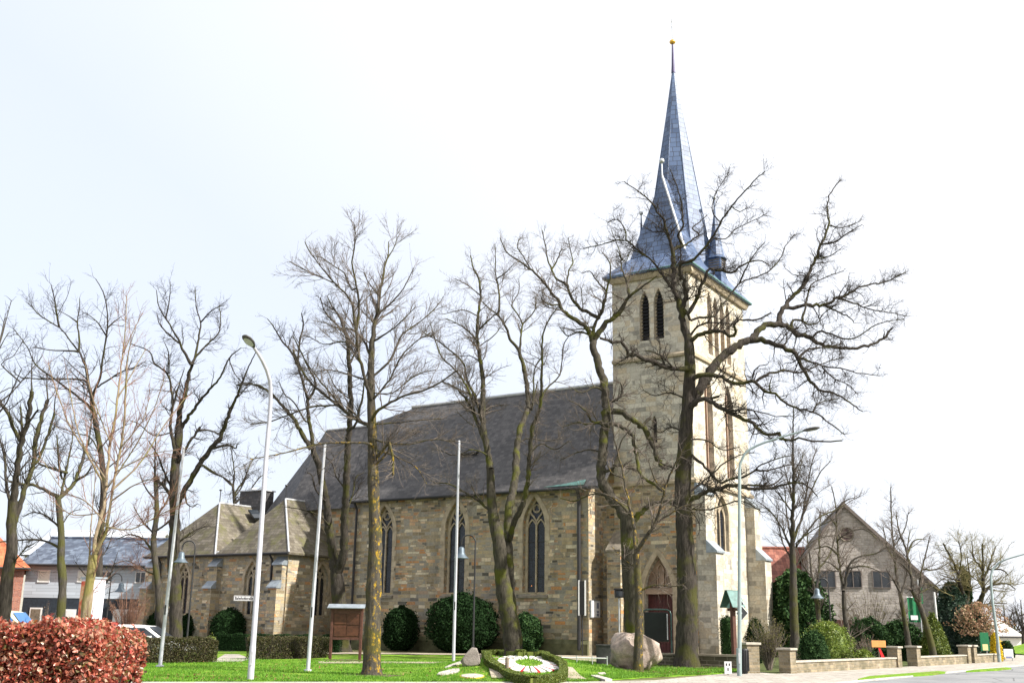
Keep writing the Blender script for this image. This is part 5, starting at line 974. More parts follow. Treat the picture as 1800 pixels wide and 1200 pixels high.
hedge_box("low_hedge", "dark low hedge in front of the sacristy wall, seen through the hedge gap", at(380, 1120, 58), at(600, 1120, 56.5), .85, .6, m_yew, 9000, (.05, .1), 35, 0)
# ------------------------------------------------------------------ grass blades on the lawn
def blades():
    rng = np.random.default_rng(3); n = 130000; x = rng.uniform(-13.5, 8.6, n); lf = np.array([lawn_front(v) for v in np.linspace(-14, 9, 200)]); y0 = np.interp(x, np.linspace(-14, 9, 200), lf)
    y = y0 + (rng.random(n) ** 1.6) * 17; cl = np.sin(x * 2.3 + np.sin(y * 1.7)) + np.sin(y * 2.9 + x * .8) + rng.normal(size=n) * .6; k = cl > -1.2; x, y, cl = x[k], y[k], cl[k]; n = len(x)
    z = mound(x, y); h = rng.uniform(.03, .07, n) * (1 + .25 * np.clip(cl, 0, 2)); a = rng.uniform(0, 2 * pi, n); w = .011; l = rng.normal(size=(n, 2)) * .35 * h[:, None]
    V = np.stack([np.stack([x + w * np.cos(a), y + w * np.sin(a), z], 1), np.stack([x - w * np.cos(a), y - w * np.sin(a), z], 1), np.stack([x + l[:, 0], y + l[:, 1], z + h], 1)], 1)
    o = mesh_np("lawn_grass", V.reshape(-1, 3), np.arange(3 * n).reshape(-1, 3), leaf_mat("grass blades", [(.05, .15, .010), (.10, .25, .015), (.20, .33, .04)], .6, .3, .3)); tag(o, "short bright green grass blades on the lawn", "grass", kind="stuff")
blades()
m_soil = ground_mat("bare soil under the trees", ((.06, .045, .03), (.13, .10, .065)), 3.0)
for i, (x, y, Yd, rr) in enumerate(((653, 1189, 33.7, .75), (1122, 1187, 38.3, .6), (1207, 1174, 44.2, 1.2), (903, 1158, 49, 1.0), (600, 1146, 58, 1.2), (607, 1160, 46.2, .9))):
    c = at(x, y, Yd); rng_ = np.random.default_rng(i); n = 40; ph = rng_.uniform(0, 6, 4); b = MB(); ring_ = []
    for k in range(n): a = 2 * pi * k / n; q = rr * (1 + .22 * sin(2 * a + ph[0]) + .14 * sin(5 * a + ph[1]) + .1 * sin(11 * a + ph[2])); ring_.append((c[0] + q * 1.3 * cos(a), c[1] + q * sin(a)))
    b.add([(X_, Y_, float(mound(X_, Y_)) + .022) for X_, Y_ in ring_], [tuple(range(n))]); tag(b.build("soil", m_soil), kind="structure")
def litter():
    rng = np.random.default_rng(6); n = 2600; x = rng.uniform(-13, 8.5, n); y = np.array([lawn_front(v) for v in x]) + .2 + rng.random(n) ** 1.5 * 16; k = np.sin(x * .9 + 2) + np.sin(y * .8 + x * .5) + rng.normal(size=n) * .7 > .3; P = np.stack([x, y, mound(x, y) + rng.uniform(.01, .06, n)], 1)[k]
    V, F = cards(P, rng, (.04, .10)); tag(mesh_np("leaf_litter", V, F, leaf_mat("fallen leaves", [(.16, .09, .04), (.28, .17, .08), (.10, .06, .03)], .8, .2)), "scattered brown fallen leaves in the grass", "fallen leaves", kind="stuff")
litter()

# ------------------------------------------------------------------ poles and lamps
def flagpole(label, b, t):
    B0 = gnd(*b); T0 = at(*t, B0[1]); h = T0[2]; r = thing("flagpole", label, "flagpole", tuple(B0), 0, "white flagpoles on the lawn"); e = T0 - B0
    p = MB(); p.tube([(0, 0, 0), tuple(e * .5), tuple(e)], [.066, .058, .04], 12); p.build("pole", m_pole_paint, r, True)
    p = MB(); p.tube([(0, 0, 0), (0, 0, .06)], [.14, .13], 12); p.build("base_plate", m_steel, r)
    p = MB(); p.tube([tuple(e), tuple(e + np.array([0, 0, .05]))], [.055, .04], 10); p.build("top_cap", m_steel, r)
    q = e * .25; p = MB(); p.box(q[0] - .02, q[0] + .02, q[1] - .12, q[1] - .065, q[2] - .16, q[2] + .16); p.build("cleat", m_iron, r)
    p = MB(); p.tube([tuple(q + np.array([.03, -.09, 0])), tuple(e + np.array([.05, -.03, -.02]))], .006, 4); p.build("halyard", m_white, r)
flagpole("tapering white flagpole in front of the clipped olive hedge, beside the brown hedge", (281, 1171), (323, 787))
flagpole("white flagpole between the tall street lamp and the notice board", (541, 1179), (571, 780))
flagpole("white flagpole beside the small memorial stone", (797, 1165), (807, 776))
def street_lamp(name, label, b, path, r0, r1, head, mat, hw=.15, ang=0, hlen=.58, group="tall street lamps"):
    B0 = gnd(*b); r = thing(name, label, "street lamp", tuple(B0), 0, group); pts = [np.zeros(3)] + [at(x, y, B0[1] - dy) - B0 for x, y, dy in path]; n = len(pts)
    C, R = catmull(np.array(pts), np.linspace(r0, r1, n), .25)
    p = MB(); p.tube(C, R, 12); p.build("pole", mat, r, True); p = MB(); p.tube([(0, 0, 0), (0, 0, .9)], [r0 * 1.12, r0 * 1.06], 12); p.build("pole_base", mat, r, True)
    p = MB(); p.box(-.03, .03, -r0 * 1.25 - .005, -r0 * 1.1, .4, .75); p.build("service_door", m_steel, r)
    e = np.array(C[-1]); d = np.array(C[-1]) - np.array(C[-3]); d /= np.linalg.norm(d); hd = at(head[0], head[1], B0[1] - head[2]) - B0 - e; hd = hd / np.linalg.norm(hd); s = np.cross(hd, [0, 0, 1.0]); s /= np.linalg.norm(s); u = np.cross(s, hd)
    V = []; n = 14
    for (f, w, t) in ((0, .35, .5), (.12, .6, .8), (.4, 1, 1), (.75, .95, .9), (.95, .6, .6), (1, .25, .3)):
        for j in range(n): a = 2 * pi * j / n; V.append(e + hd * hlen * f + s * hw * w * cos(a) + u * .075 * t * (sin(a) if sin(a) > 0 else sin(a) * .55))
    m = MB(); m.add(V, [(i * n + j, i * n + (j + 1) % n, (i + 1) * n + (j + 1) % n, (i + 1) * n + j) for i in range(5) for j in range(n)] + [tuple(range(n))[::-1], tuple(range(5 * n, 6 * n))]); lh = m.build("lamp_head", plain("dark lamp housing", (.06, .058, .055), .5, .4), r, True)
    g = MB(); g.face([e + hd * hlen * (.52 + .36 * cos(2 * pi * j / 16)) + s * hw * .78 * sin(2 * pi * j / 16) - u * .046 for j in range(16)]); g.build("lens", plain("frosted lens", (.38, .40, .40), .3, .5), lh)
    return r
L1 = street_lamp("street_lamp", "tall curved street lamp carrying the street name plate", (440, 1195), [(449, 1075, 0), (459, 930, 0), (468, 800, 0), (475, 715, .1), (474, 668, .35), (461, 634, .9), (446, 610, 1.4)], .082, .042, (430, 590, 1.9), m_pole_paint)
street_lamp("street_lamp", "grey-green street lamp in front of the sunlit tower foot, arm over the road", (1300, 1187), [(1300, 1090, 0), (1300, 980, 0), (1300, 900, 0), (1300, 845, 0), (1301, 815, 0), (1309, 797, .05), (1330, 783, .15), (1370, 769, .4), (1412, 757, .7)], .075, .03, (1447, 750, 1.0), m_pole_green, .14)
street_lamp("street_lamp", "far street lamp beyond the garden wall with a long thin arm", (1757, 1163), [(1752, 1110, 0), (1745, 1060, 0), (1742, 1010, 0), (1750, 995, 0), (1765, 984, .2), (1812, 970, .6)], .085, .035, (1840, 963, 1.0), m_pole_green, .2)
def street_plate():
    B0 = gnd(440, 1195); c0, c1 = at(411, 1046, B0[1]), at(447, 1056, B0[1]); o = c0.copy(); o[2] = c1[2]; w, h = c1[0] - c0[0], c0[2] - c1[2]
    r = thing("street_sign", "white street name plate on the lamp post reading Bahnhofstraße", "street sign", (o[0], o[1], o[2]), 0); p = MB(); p.box(0, w, -.01, .01, 0, h); p.build("plate", m_white, r, bevel=.004)
    b = MB(); t = .008
    for x0, x1, z0, z1 in ((t, w - t, t, 2 * t), (t, w - t, h - 2 * t, h - t), (t, 2 * t, 2 * t, h - 2 * t), (w - 2 * t, w - t, 2 * t, h - 2 * t)): b.box(x0, x1, -.013, -.0102, z0, z1)
    b.build("border", m_black, r)
    cu = bpy.data.curves.new("lettering", 'FONT'); cu.body = "Bahnhofstraße"; cu.size = h * .78; cu.extrude = .001; cu.align_x = 'CENTER'; cu.align_y = 'CENTER'; cu.offset = .002
    tx = bpy.data.objects.new("lettering", cu); COL.objects.link(tx); tx.parent = r; tx.location = (w / 2, -.0125, h / 2); tx.rotation_euler = (pi / 2, 0, 0); cu.materials.append(m_black)
    bpy.context.view_layer.update(); k = (w * .86) / max(.01, tx.dimensions.x); me = bpy.data.meshes.new_from_object(tx.evaluated_get(bpy.context.evaluated_depsgraph_get())); t2 = bpy.data.objects.new('lettering', me); COL.objects.link(t2); t2.parent = r; t2.location = tx.location; t2.rotation_euler = tx.rotation_euler; t2.scale = (k, 1, 1); bpy.data.objects.remove(tx); t2.name = 'lettering'
    b = MB(); b.box(w - .01, w + .06, -.008, .008, h * .3, h * .7); b.build("bracket", m_steel, r)
street_plate()
m_bell = plain("dark zinc bell", (.10, .13, .16), .5, .4, .4)
def bell_lantern(label, x, yb, ytop, Y, side, k=1.12):
    B0 = at(x, yb, Y); B0[2] = 0; zt = at(x, ytop, Y)[2]; r = thing("bell_lantern", label, "lantern", tuple(B0), 0, "bell-shaped park lanterns"); R = .27 * k
    p = MB(); arc = [(side * (R - R * cos(a)), 0, zt - R + R * sin(a)) for a in np.linspace(0, pi, 11)]; p.tube([(0, 0, 0), (0, 0, zt * .5), (0, 0, zt - R)] + arc[1:] + [(side * 2 * R, 0, zt - R - .12)], [.045, .04] + [.032] * 12 , 8); p.build("pole", m_iron, r, True)
    b = MB(); c = (side * 2 * R, 0, zt - R - .62 * k); b.lathe([(.30 * k, 0), (.29 * k, .02), (.19 * k, .12), (.13 * k, .24), (.125 * k, .4), (.09 * k, .47), (.03, .5)], c, 16); b.build("bell_shade", m_bell, r, True)
    b = MB(); b.ball((c[0], c[1], c[2] + .1), .08, 10); b.build("bulb", plain("opal bulb", (.7, .7, .66), .3), r, True)
    b = MB(); b.tube([(0, 0, 0), (0, 0, .7)], [.07, .06], 10); b.build("pole_foot", m_iron, r, True)
bell_lantern("bell lantern standing before the big clipped yew, above the memorial stone", 831, 1160, 940, 46.5, -1)
bell_lantern("bell lantern next to the dark pruned tree by the sacristy", 328, 1130, 950, 50.0, -1)
bell_lantern("bell lantern in front of the grey clad house, hook turned towards the church", 186, 1100, 1007, 60.0, 1)
bell_lantern("bell lantern in front of the dark evergreen near the gable house", 1463, 1140, 1016, 55.0, -1)

# ------------------------------------------------------------------ notice board, stones, bed
def notice_board():
    c = gnd(606, 1160); r = thing("notice_board", "brown wooden notice board with a small metal roof on the lawn", "notice board", tuple(c), radians(-6)); k = c[1] / FPX; w = 51 * k / 2; H = 82 * k
    for s in (-1, 1): p = MB(); p.box(s * w - .055, s * w + .055, -.055, .055, 0, H); p.build("post", m_wood, r, bevel=.01)
    z0, z1 = 37 * k, 77 * k; p = MB(); p.box(-w + .058, w - .058, -.025, .025, z0, z1); pn = p.build("board", m_carve, r)
    b = MB(); iw, zm = w - .06, (z0 + z1) / 2; rng = random.Random(2)
    for i in (0, 1):
        for j in (0, 1):
            x0, x1 = (-iw + .05, -.02) if i == 0 else (.02, iw - .05); a0, a1 = (z0 + .05, zm - .02) if j == 0 else (zm + .02, z1 - .05); sh = .07 * (1 if (i + j) % 2 else -1)
            b.box(x0, x1, -.045, -.0255, a0 + max(0, sh) * .3, a1 + min(0, sh) * .3)
    b.build("raised_panel", m_carve, pn, bevel=.008)
    b = MB(); b.box(-w - .07, w + .07, -.07, .07, H + .001, H + .09); b.box(-w + .06, w - .06, -.04, .04, z0 - .09, z0 - .002); b.box(-w + .06, w - .06, -.04, .04, z1 + .002, H - .001); b.build("rail", m_wood, r)
    f = MB(); L = w + .17; f.extr([(-L, -.27, H + .07), (-L, 0, H + .21), (-L, .27, H + .07), (-L, .27, H + .1), (-L, 0, H + .25), (-L, -.27, H + .1)], (2 * L, 0, 0)); f.build("small_roof", m_zinc, r)
notice_board()
def rock(name, label, mat, c, sx, sy, sz, seed, planes=(), cat="boulder", sub=5, rough=.06):
    rng = np.random.default_rng(seed); bm = bmesh.new(); bmesh.ops.create_icosphere(bm, subdivisions=sub, radius=1)
    V = np.array([v.co for v in bm.verts]); F = [[v.index for v in f.verts] for f in bm.faces]; bm.free(); D = np.zeros(len(V))
    for k in range(26):
        d = rng.normal(size=3); fq = rng.uniform(1.2, 9) if k < 18 else rng.uniform(9, 26); D += rough * np.sin(V @ d * fq + rng.uniform(0, 6)) / fq * 2
    V = np.sign(V) * np.abs(V) ** .86 * (1 + D)[:, None]
    for nrm, off in planes:
        nrm = np.array(nrm, float); nrm /= np.linalg.norm(nrm); q = V @ nrm; V = V - np.maximum(0, q - off)[:, None] * nrm * .88
    V = V * np.array([sx, sy, sz]); V[:, 2] -= V[:, 2].min() * .86
    o = mesh_np(name, V, np.array(F), mat, None, True); o.location = c; return tag(o, label, cat)
def granite(name, a, b_, d):
    t = NT(name); g = t.geo(); n = t.noise(g, 2.2, 8, .7); s = t.noise(g, 45, 3, .7); c = t.ramp(n, [(.3, a), (.52, b_), (.72, d)]); c = t.mix(.6, c, t.ramp(s, [(.35, (.45, .45, .45)), (.6, (1.2, 1.2, 1.2))]), 'MULTIPLY'); t.bump(t.math('ADD', n, t.math('MULTIPLY', s, .3)), .9, .06); return t.done(c, .9, .2)
m_granite = granite("pink grey granite", (.14, .125, .11), (.32, .255, .215), (.44, .39, .35)); m_fieldstone = granite("grey fieldstone", (.15, .13, .12), (.24, .21, .19), (.33, .30, .27))
c = gnd(1117, 1181)
rock("boulder", "big pinkish granite boulder on the lawn in front of the church door", m_granite, (c[0] - .02, c[1] + .5, -.03), 42 * c[1] / FPX, .8, .69, 4, [((.55, 0, .85), .93), ((-.75, -.35, .6), .9), ((.2, -1, .15), .86)], rough=.045)
c = gm(828, 1170)
rock("memorial_stone", "small pointed grey memorial stone beside the flagpole and shield-shaped bed", m_fieldstone, (c[0], c[1], float(mound(c[0], c[1])) - .03), .36, .24, .33, 6, [((0, -1, .2), .6), ((-.8, 0, .6), .6), ((.95, 0, .25), .74)], "memorial stone", 4, .03)
m_plaque = plain("pale stone plaque", (.36, .335, .31), .85, .2, var=.35, sc=5, bump=.4); m_rim = plain("yellow flower rim", (.55, .40, .05), .8, .2, var=.4, sc=20)
def slab(name, label, px, mat, th=.05, group=None, rim=None, cat="stone slab"):
    P = [gm(*p) for p in px]; z = lambda p: float(mound(p[0], p[1])); c = sum(P) / len(P); c[2] = z(c); r = thing(name, label, cat, tuple(c), 0, group) if rim else None
    A = [(p[0], p[1], z(p) + th) for p in P]; B_ = [(p[0], p[1], z(p) - .05) for p in P]; b = MB(); n = len(P); b.add(B_ + A, [(i, (i + 1) % n, n + (i + 1) % n, n + i) for i in range(n)] + [tuple(range(n, 2 * n))])
    o = b.build(name if not rim else "slab", mat, r, loc=c)
    if not rim: o.location = c; tag(o, label, cat, group)
    else:
        k = MB(); A2 = [tuple(np.array(p) + (np.array(p) - np.array([c[0], c[1], p[2]])) * .12 - np.array([0, 0, .015])) for p in A]; k.add(A2 + [(p[0], p[1], p[2] - .08) for p in A2], [(i, (i + 1) % n, n + (i + 1) % n, n + i) for i in range(n)] + [tuple(range(n))]); k.build("flower_rim", m_rim, r, loc=c)
GS = "pale stones let into the lawn"
slab("stone_slab", "long pale stone slab leaning into the grass by the flagpole foot", [(782, 1174), (788, 1171), (810, 1163), (812, 1166), (800, 1170)], m_plaque, group=GS)
slab("stone_slab", "pale oblong slab with a dark mark, below the memorial stone", [(768, 1187), (772, 1183), (796, 1177), (807, 1176.5), (808, 1180), (800, 1183), (778, 1188)], m_plaque, group=GS)
slab("stone_slab", "oval pale slab edged with yellow flowers", [(830 + 20 * cos(a), 1189.2 + 3.4 * sin(a)) for a in np.linspace(0, 2 * pi, 18, endpoint=False)], m_plaque, group=GS, rim=True)
slab("stone_slab", "pale slab in the grass before the big boulder", [(1038, 1188.5), (1050, 1187.8), (1076, 1195.5), (1064, 1196.5)], m_plaque, group=GS)
slab("stone_slab", "tiny pale stone beside the boulder's near side", [(1051, 1184), (1062, 1183.2), (1065, 1185), (1053, 1185.8)], m_plaque, group=GS)
def crest_bed():
    top = [(851, 1141), (880, 1140), (915, 1140.2), (952, 1141.5), (960, 1146), (980, 1152), (990, 1161), (991, 1172), (988, 1179), (960, 1183.5), (938, 1185), (915, 1182), (899, 1177), (884, 1168), (870, 1161), (858, 1152)]
    Q = [gm(x, y, .28) for x, y in top]; Q = [np.array([p[0], p[1], 0]) for p in Q]; c = sum(Q) / len(Q); zc = float(mound(c[0], c[1])); c[2] = zc
    r = thing("crest_bed", "shield-shaped bed edged with box hedge around white and red stones", "flower bed", tuple(c)); rng = np.random.default_rng(9)
    # hedge border
    P = []; core = MB(); nQ = len(Q)
    for i in range(nQ):
        a, b_ = Q[i], Q[(i + 1) % nQ]; d = b_ - a; L = np.linalg.norm(d); nn = np.array([-d[1], d[0], 0]) / L; n = int(L * 2600); t = rng.random(n); o = rng.uniform(-.13, .13, n); z = np.where(rng.random(n) < .5, .25 - .04 * rng.random(n) ** 2, rng.uniform(.0, .25, n)); o = np.where(z > .2, o, np.sign(o) * (.13 - .04 * rng.random(n)))
        p = a + d * t[:, None] + nn * o[:, None]; p[:, 2] = mound(p[:, 0], p[:, 1]) + z; P.append(p)
        za, zb = float(mound(a[0], a[1])), float(mound(b_[0], b_[1])); A = [a - nn * .09, b_ - nn * .09, b_ + nn * .09, a + nn * .09]; zz = [za, zb, zb, za]
        core.add([(A[k][0], A[k][1], zz[k] - .05) for k in range(4)] + [(A[k][0], A[k][1], zz[k] + .19) for k in range(4)], [(4, 5, 6, 7), (0, 1, 5, 4), (1, 2, 6, 5), (2, 3, 7, 6), (3, 0, 4, 7)])
    V, F = cards(np.vstack(P) - c, rng, (.028, .055)); mesh_np("box_edging", V, F, m_box, r); core.build("edging_inner_growth", m_box, r, loc=c)
    # stone rays on a tilted disc
    cc = gm(930, 1164, .02); m_red = plain("red stone", (.5, .02, .04), .7, .2, var=.2); m_wst = plain("white pebbles", (.60, .57, .55), .8, .2, var=.2, sc=25, bump=.4); W_, R_ = MB(), MB(); n = 24
    def P_(rr, a):
        x, y = cc[0] + rr * 1.12 * cos(a), cc[1] + rr * 2.1 * sin(a); return np.array([x, y, float(mound(x, y))])
    for i in range(n):
        a = 2 * pi * (i + .5) / n; lower = sin(a) < .15; h = .33 if not lower else .42
        for B_, a0, a1, r0, r1, th in ((W_, a - pi / n * .62, a + pi / n * .62, .42, 1.0 - .06 * rng.random(), .06),) + (((R_, a + pi / n * .66, a + pi / n * 1.3, .5, .97, .05),) if lower and i % 2 == 0 else ()):
            q = [P_(r0, a0), P_(r1, a0), P_(r1, a1), P_(r0, a1)]; B_.add([tuple(p + np.array([0, 0, -.03])) for p in q] + [tuple(p + np.array([0, 0, th])) for p in q], [(4, 5, 6, 7), (0, 1, 5, 4), (1, 2, 6, 5), (2, 3, 7, 6), (3, 0, 4, 7)])
    q = [P_(.46, a) for a in np.linspace(pi * .98, pi * 2.02, 16)] + [P_(.9, a) for a in np.linspace(pi * 2.0, pi * 1.0, 24)]
    for i in range(0, 24):
        a0, a1 = pi + pi * i / 24, pi + pi * (i + 1) / 24; k = [P_(.5, a0), P_(.94, a0), P_(.94, a1), P_(.5, a1)]; W_.face([tuple(p + np.array([0, 0, .02])) for p in k])
    W_.build("white_rays", m_wst, r, loc=c); R_.build("red_lines", m_red, r, loc=c)
    E_ = MB()
    for s0, s1, w in (((846, 1150), (877, 1192), .22), ((877, 1192), (1012, 1195), .16), ((993, 1172), (1016, 1194), .26)):
        a, b_ = gm(*s0), gm(*s1); d = (b_ - a) / np.linalg.norm(b_ - a); nn = np.array([-d[1], d[0], 0]) * w; k = 8
        for i in range(k):
            p, q2 = a + (b_ - a) * i / k, a + (b_ - a) * (i + 1) / k; f = [p - nn, q2 - nn, q2 + nn, p + nn]; E_.face([(v[0], v[1], float(mound(v[0], v[1])) + .03) for v in f])
    E_.build("gravel_edge", m_gravel, r, loc=c)
crest_bed()
b = MB(); c = gm(891, 1189); b.tube([(0, 0, 0), (0, 0, .56), (0, 0, .6)], [.065, .062, .04], 10); o = b.build("wooden_bollard", m_wood_grey, None, True); o.location = (c[0], c[1], float(mound(c[0], c[1])) - .02); tag(o, "weathered wooden bollard at the corner of the shield-shaped bed", "bollard")
def low_rail():
    a, b_ = at(985, 1165, 44.5), at(1068, 1165, 44.2); a[2] = b_[2] = 0; r = thing("low_rail", "low white metal rail behind the bed, beside the dark stone trough", "railing", tuple(a)); d = b_ - a
    p = MB(); p.tube([(0, 0, .3), (d[0], d[1], .3)], .022, 8); p.build("rail", m_white, r)
    for t in (.02, .35, .68, .99): p = MB(); p.tube([(d[0] * t, d[1] * t, 0), (d[0] * t, d[1] * t, .38)], .022, 8); p.build("post", m_steel, r)
low_rail()
c = at(1063, 1168, 46.5); b = MB(); b.box(-.33, .33, -.3, .3, 0, .72); b.box(-.36, .36, -.33, .33, .722, .8); o = b.build("stone_trough", plain("dark stone", (.05, .05, .048), .7, .3, var=.3, bump=.3), None, bevel=.012); o.location = (c[0], c[1], 0); tag(o, "dark square stone block at the church corner, behind the boulder", "stone block")
def post_light():
    c = at(1089, 1140, 52.0); c[2] = 0; r = thing("post_light", "square black lamp on a thin steel post behind the boulder", "lamp", tuple(c)); z = at(1093, 1050, 52)[2]
    p = MB(); p.tube([(0, 0, 0), (0, 0, z)], .038, 10); p.build("post", m_steel, r, True); p = MB(); p.box(-.2, .2, -.2, .2, z + .001, z + .36); p.box(-.24, .24, -.24, .24, z + .361, z + .44); p.build("lamp_housing", m_black, r, bevel=.02); p = MB(); p.box(-.15, .15, -.206, -.2005, z + .06, z + .3); p.build("lens", m_pane, r)
post_light()
m_tube = plain("dark green steel tube", (.03, .06, .055), .25, .6, .5)
def glass_screen():
    c = at(1156, 1165, 53.0); c[2] = 0; k = 53.0 / FPX; r = thing("glass_case", "dark glazed display case in a rounded tubular steel frame by the church door", "display case", tuple(c), radians(-16)); w, h = 24 * k, 2.35
    p = MB(); pts = [(-w, 0, 0), (-w, 0, h - .2), (-w + .06, 0, h - .06), (-w + .2, 0, h), (w - .2, 0, h), (w - .06, 0, h - .06), (w, 0, h - .2), (w, 0, 0)]; C, R = catmull(np.array(pts), np.full(8, .045), .1); p.tube(C, R, 10); p.build("tube_frame", m_tube, r, True)
    p = MB(); p.box(-w + .07, w - .12, -.05, .05, .85, h - .12); p.build("case", plain("black green case", (.004, .008, .007), .45, .3), r, bevel=.03)
    p = MB(); p.tube([(w - .17, -.09, .95), (w - .17, -.09, h - .22)], .022, 8); p.tube([(w - .17, -.05, h - .22), (w - .17, -.1, h - .22)], .03, 8); p.build("handle", m_steel, r)
    p = MB(); p.box(-.02, .02, -.03, .03, 0, .85); p.build("stand", m_iron, r)
glass_screen()
CM = Matrix.Translation(Vector(CH_O)) @ Matrix.Rotation(-TH, 4, 'Z')
def showcase():
    r = thing("notice_case", "small white notice case on the church wall near the downpipe", "notice case", CM @ Vector((-5.52, -.95, 1.95)), -TH)
    p = MB(); p.box(0, .09, -.5, .5, 0, .9); p.build("case", m_steel, r, bevel=.01); p = MB(); p.box(.091, .096, -.46, .46, .05, .85); p.build("backboard", m_white, r)
    p = MB(); p.box(.0965, .1, .1, .33, .48, .78); p.box(.0965, .1, .08, .34, .08, .22); p.box(.0965, .1, .08, .34, .26, .36); p.build("notice", plain("printed notices", (.12, .14, .2), .6, var=.4, sc=30), r)
showcase()
def wall_panel():
    r = thing("banner_panel", "tall dark panel with white edges standing by the church downpipe", "panel", CM @ Vector((-5.62, -2.1, 0)), -TH + radians(20))
    p = MB(); p.box(-.13, .13, -.04, .04, 2.1, 3.8); p.build("panel", m_black, r); 
    for s in (-1, 1): p = MB(); p.box(s * .165 - .035, s * .165 + .034, -.05, .05, 2.05, 3.85); p.build("edge_strip", m_white, r)
    p = MB(); p.tube([(0, .06, 0), (0, .06, 3.6)], .03, 8); p.build("post", m_iron, r)
wall_panel()
b = MB(); b.ball((-9.32, NS + .38, 3.62), .055, 8); m_lampglow = NT("lit sanctuary lamp"); m_lampglow.p.inputs["Emission Color"].default_value = (1, .32, .08, 1); m_lampglow.p.inputs["Emission Strength"].default_value = 2.2; b.build("lit_lamp", m_lampglow.done((.6, .2, .05)), church, True)

# ------------------------------------------------------------------ right side: low walls, signs
m_garden = stone_mat("garden wall stone", [(0, (.2, .16, .11)), (.4, (.36, .29, .2)), (.7, (.42, .33, .22)), (1, (.3, .26, .21))], .34, .11, .42, .13, dirt=.5, bump=.8)
m_coping = plain("concrete coping", (.36, .33, .28), .9, .2, var=.25, sc=4, bump=.3)
WP, WD = np.array([9.55, 39.35]), np.array([26.3 - 9.55, 58.9 - 39.35]); WD = WD / np.linalg.norm(WD); WN = np.array([-WD[1], WD[0]]); WA = math.atan2(WD[1], WD[0])
def along(px):                                             # distance along the wall line where a sight line at column px meets it
    v = sight(px, 1160); t = np.linalg.solve(np.array([[v[0], -WD[0]], [v[1], -WD[1]]]), WP); return t[1]
def garden_wall(label, x0, x1, ends):
    s0, s1 = along(x0), along(x1); o = WP + WD * s0; r = thing("garden_wall", label, "wall", (o[0], o[1], 0), WA, "low stone garden walls"); L = s1 - s0
    p = MB(); p.box(0, L, -.15, .15, -.1, .36); p.build("wall", m_garden, r); p = MB(); p.box(-.0, L, -.19, .19, .362, .42); p.build("coping", m_coping, r)
    for e in ends: pillar_mesh(r, e * L)
def pillar_mesh(r, x, h=.8, w=.23, nm="pillar"):
    p = MB(); p.box(x - w, x + w, -w, w, -.1, h); o = p.build(nm, m_garden, r); p = MB(); p.box(x - w - .06, x + w + .06, -w - .06, w + .06, h + .002, h + .08); p.build("cap_stone", m_coping, o, bevel=.01)
garden_wall("low stone garden wall with capped pillars in front of the yellow-green bush", 1384, 1573, (0, 1))
garden_wall("low stone garden wall below the dark leaning slim tree", 1607, 1697, (0, 1))
garden_wall("short garden wall ending near the far lamp post", 1708, 1756, (0,))
def lone_pillar(label, px, Y):
    c = at(px, 1180, Y); r = thing("gate_pillar", label, "pillar", (c[0], c[1], 0), radians(15)); pillar_mesh(r, 0, .98, .24, "shaft")
lone_pillar("stone gate pillar beside the litter bin and grey-green street lamp", 1320, 39.8)
def litter_bin():
    c = at(1309, 1182, 39.0); r = thing("litter_bin", "dark ribbed litter bin between the lamp post and gate pillar", "bin", (c[0], c[1], 0)); p = MB()
    p.lathe([(.15, .08), (.16, .1), (.16, .82), (.15, .85), (.01, .85)], (0, 0, 0), 16); p.build("drum", m_iron, r, True)
    for k in range(14): a = 2 * pi * k / 14; q = MB(); q.box(.158, .175, -.012, .012, .1, .8, Matrix.Rotation(a, 4, 'Z')); q.build("slat", m_black, r)
    q = MB(); q.tube([(0, 0, 0), (0, 0, .09)], .1, 10); q.build("foot", m_iron, r)
litter_bin()
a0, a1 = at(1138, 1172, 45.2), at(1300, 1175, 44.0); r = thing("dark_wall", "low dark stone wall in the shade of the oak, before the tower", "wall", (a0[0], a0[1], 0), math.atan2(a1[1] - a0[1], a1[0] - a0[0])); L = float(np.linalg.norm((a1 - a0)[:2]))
p = MB(); p.box(0, L, -.14, .14, -.1, .44); p.build("wall", stone_mat("shade-toned wall stone", [(0, (.05, .042, .036)), (.5, (.085, .07, .06)), (1, (.12, .10, .085))], .4, .13, .5, .16), r); p = MB(); p.box(0, L, -.18, .18, .442, .52); p.build("coping", m_trim_dark, r)  # the shade lying on this wall is put into its dark stone colour
def info_plate():
    c = gnd(1280, 1184.5); r = thing("marker_sign", "small white marker board with black marks at the lamp post foot", "sign", tuple(c)); w, h = .125, .43
    p = MB(); p.box(-w, w, -.02, .02, .02, h); p.build("board", m_white, r, bevel=.006); p = MB()
    for x, z, sx, sz in ((-.05, .33, .022, .04), (.05, .33, .022, .04), (0.0, .17, .02, .05)): p.box(x - sx, x + sx, -.024, -.0205, z - sz, z + sz)
    p.build("mark", m_black, r); p = MB(); p.box(-.03, .03, .021, .045, -.1, .3); p.build("stake", m_iron, r)
info_plate()
m_back = plain("aluminium sign back", (.05, .055, .06), .5, .4, .4)
def plate_sign(name, label, pts, Yd, z_off=0):
    P = [at(x, y, Yd) for x, y in pts]; c = sum(P) / len(P); r = thing(name, label, "road sign", tuple(c)); n = len(P); A = [tuple(p - c) for p in P]; b = MB(); b.extr(A, (0, .012, 0)); b.build("plate", m_back, r)
    k = MB(); k.tube([tuple(.96 * np.array(a)) for a in A + A[:1]], .012, 5); k.build("rim", m_white, r); k = MB(); cx0 = at(1300, sum(p[1] for p in pts) / n, 37.31)[0] - c[0]; k.box(min(cx0, 0), max(cx0, 0), -.02, .0, -.03, .03); k.build("clamp", m_steel, r)
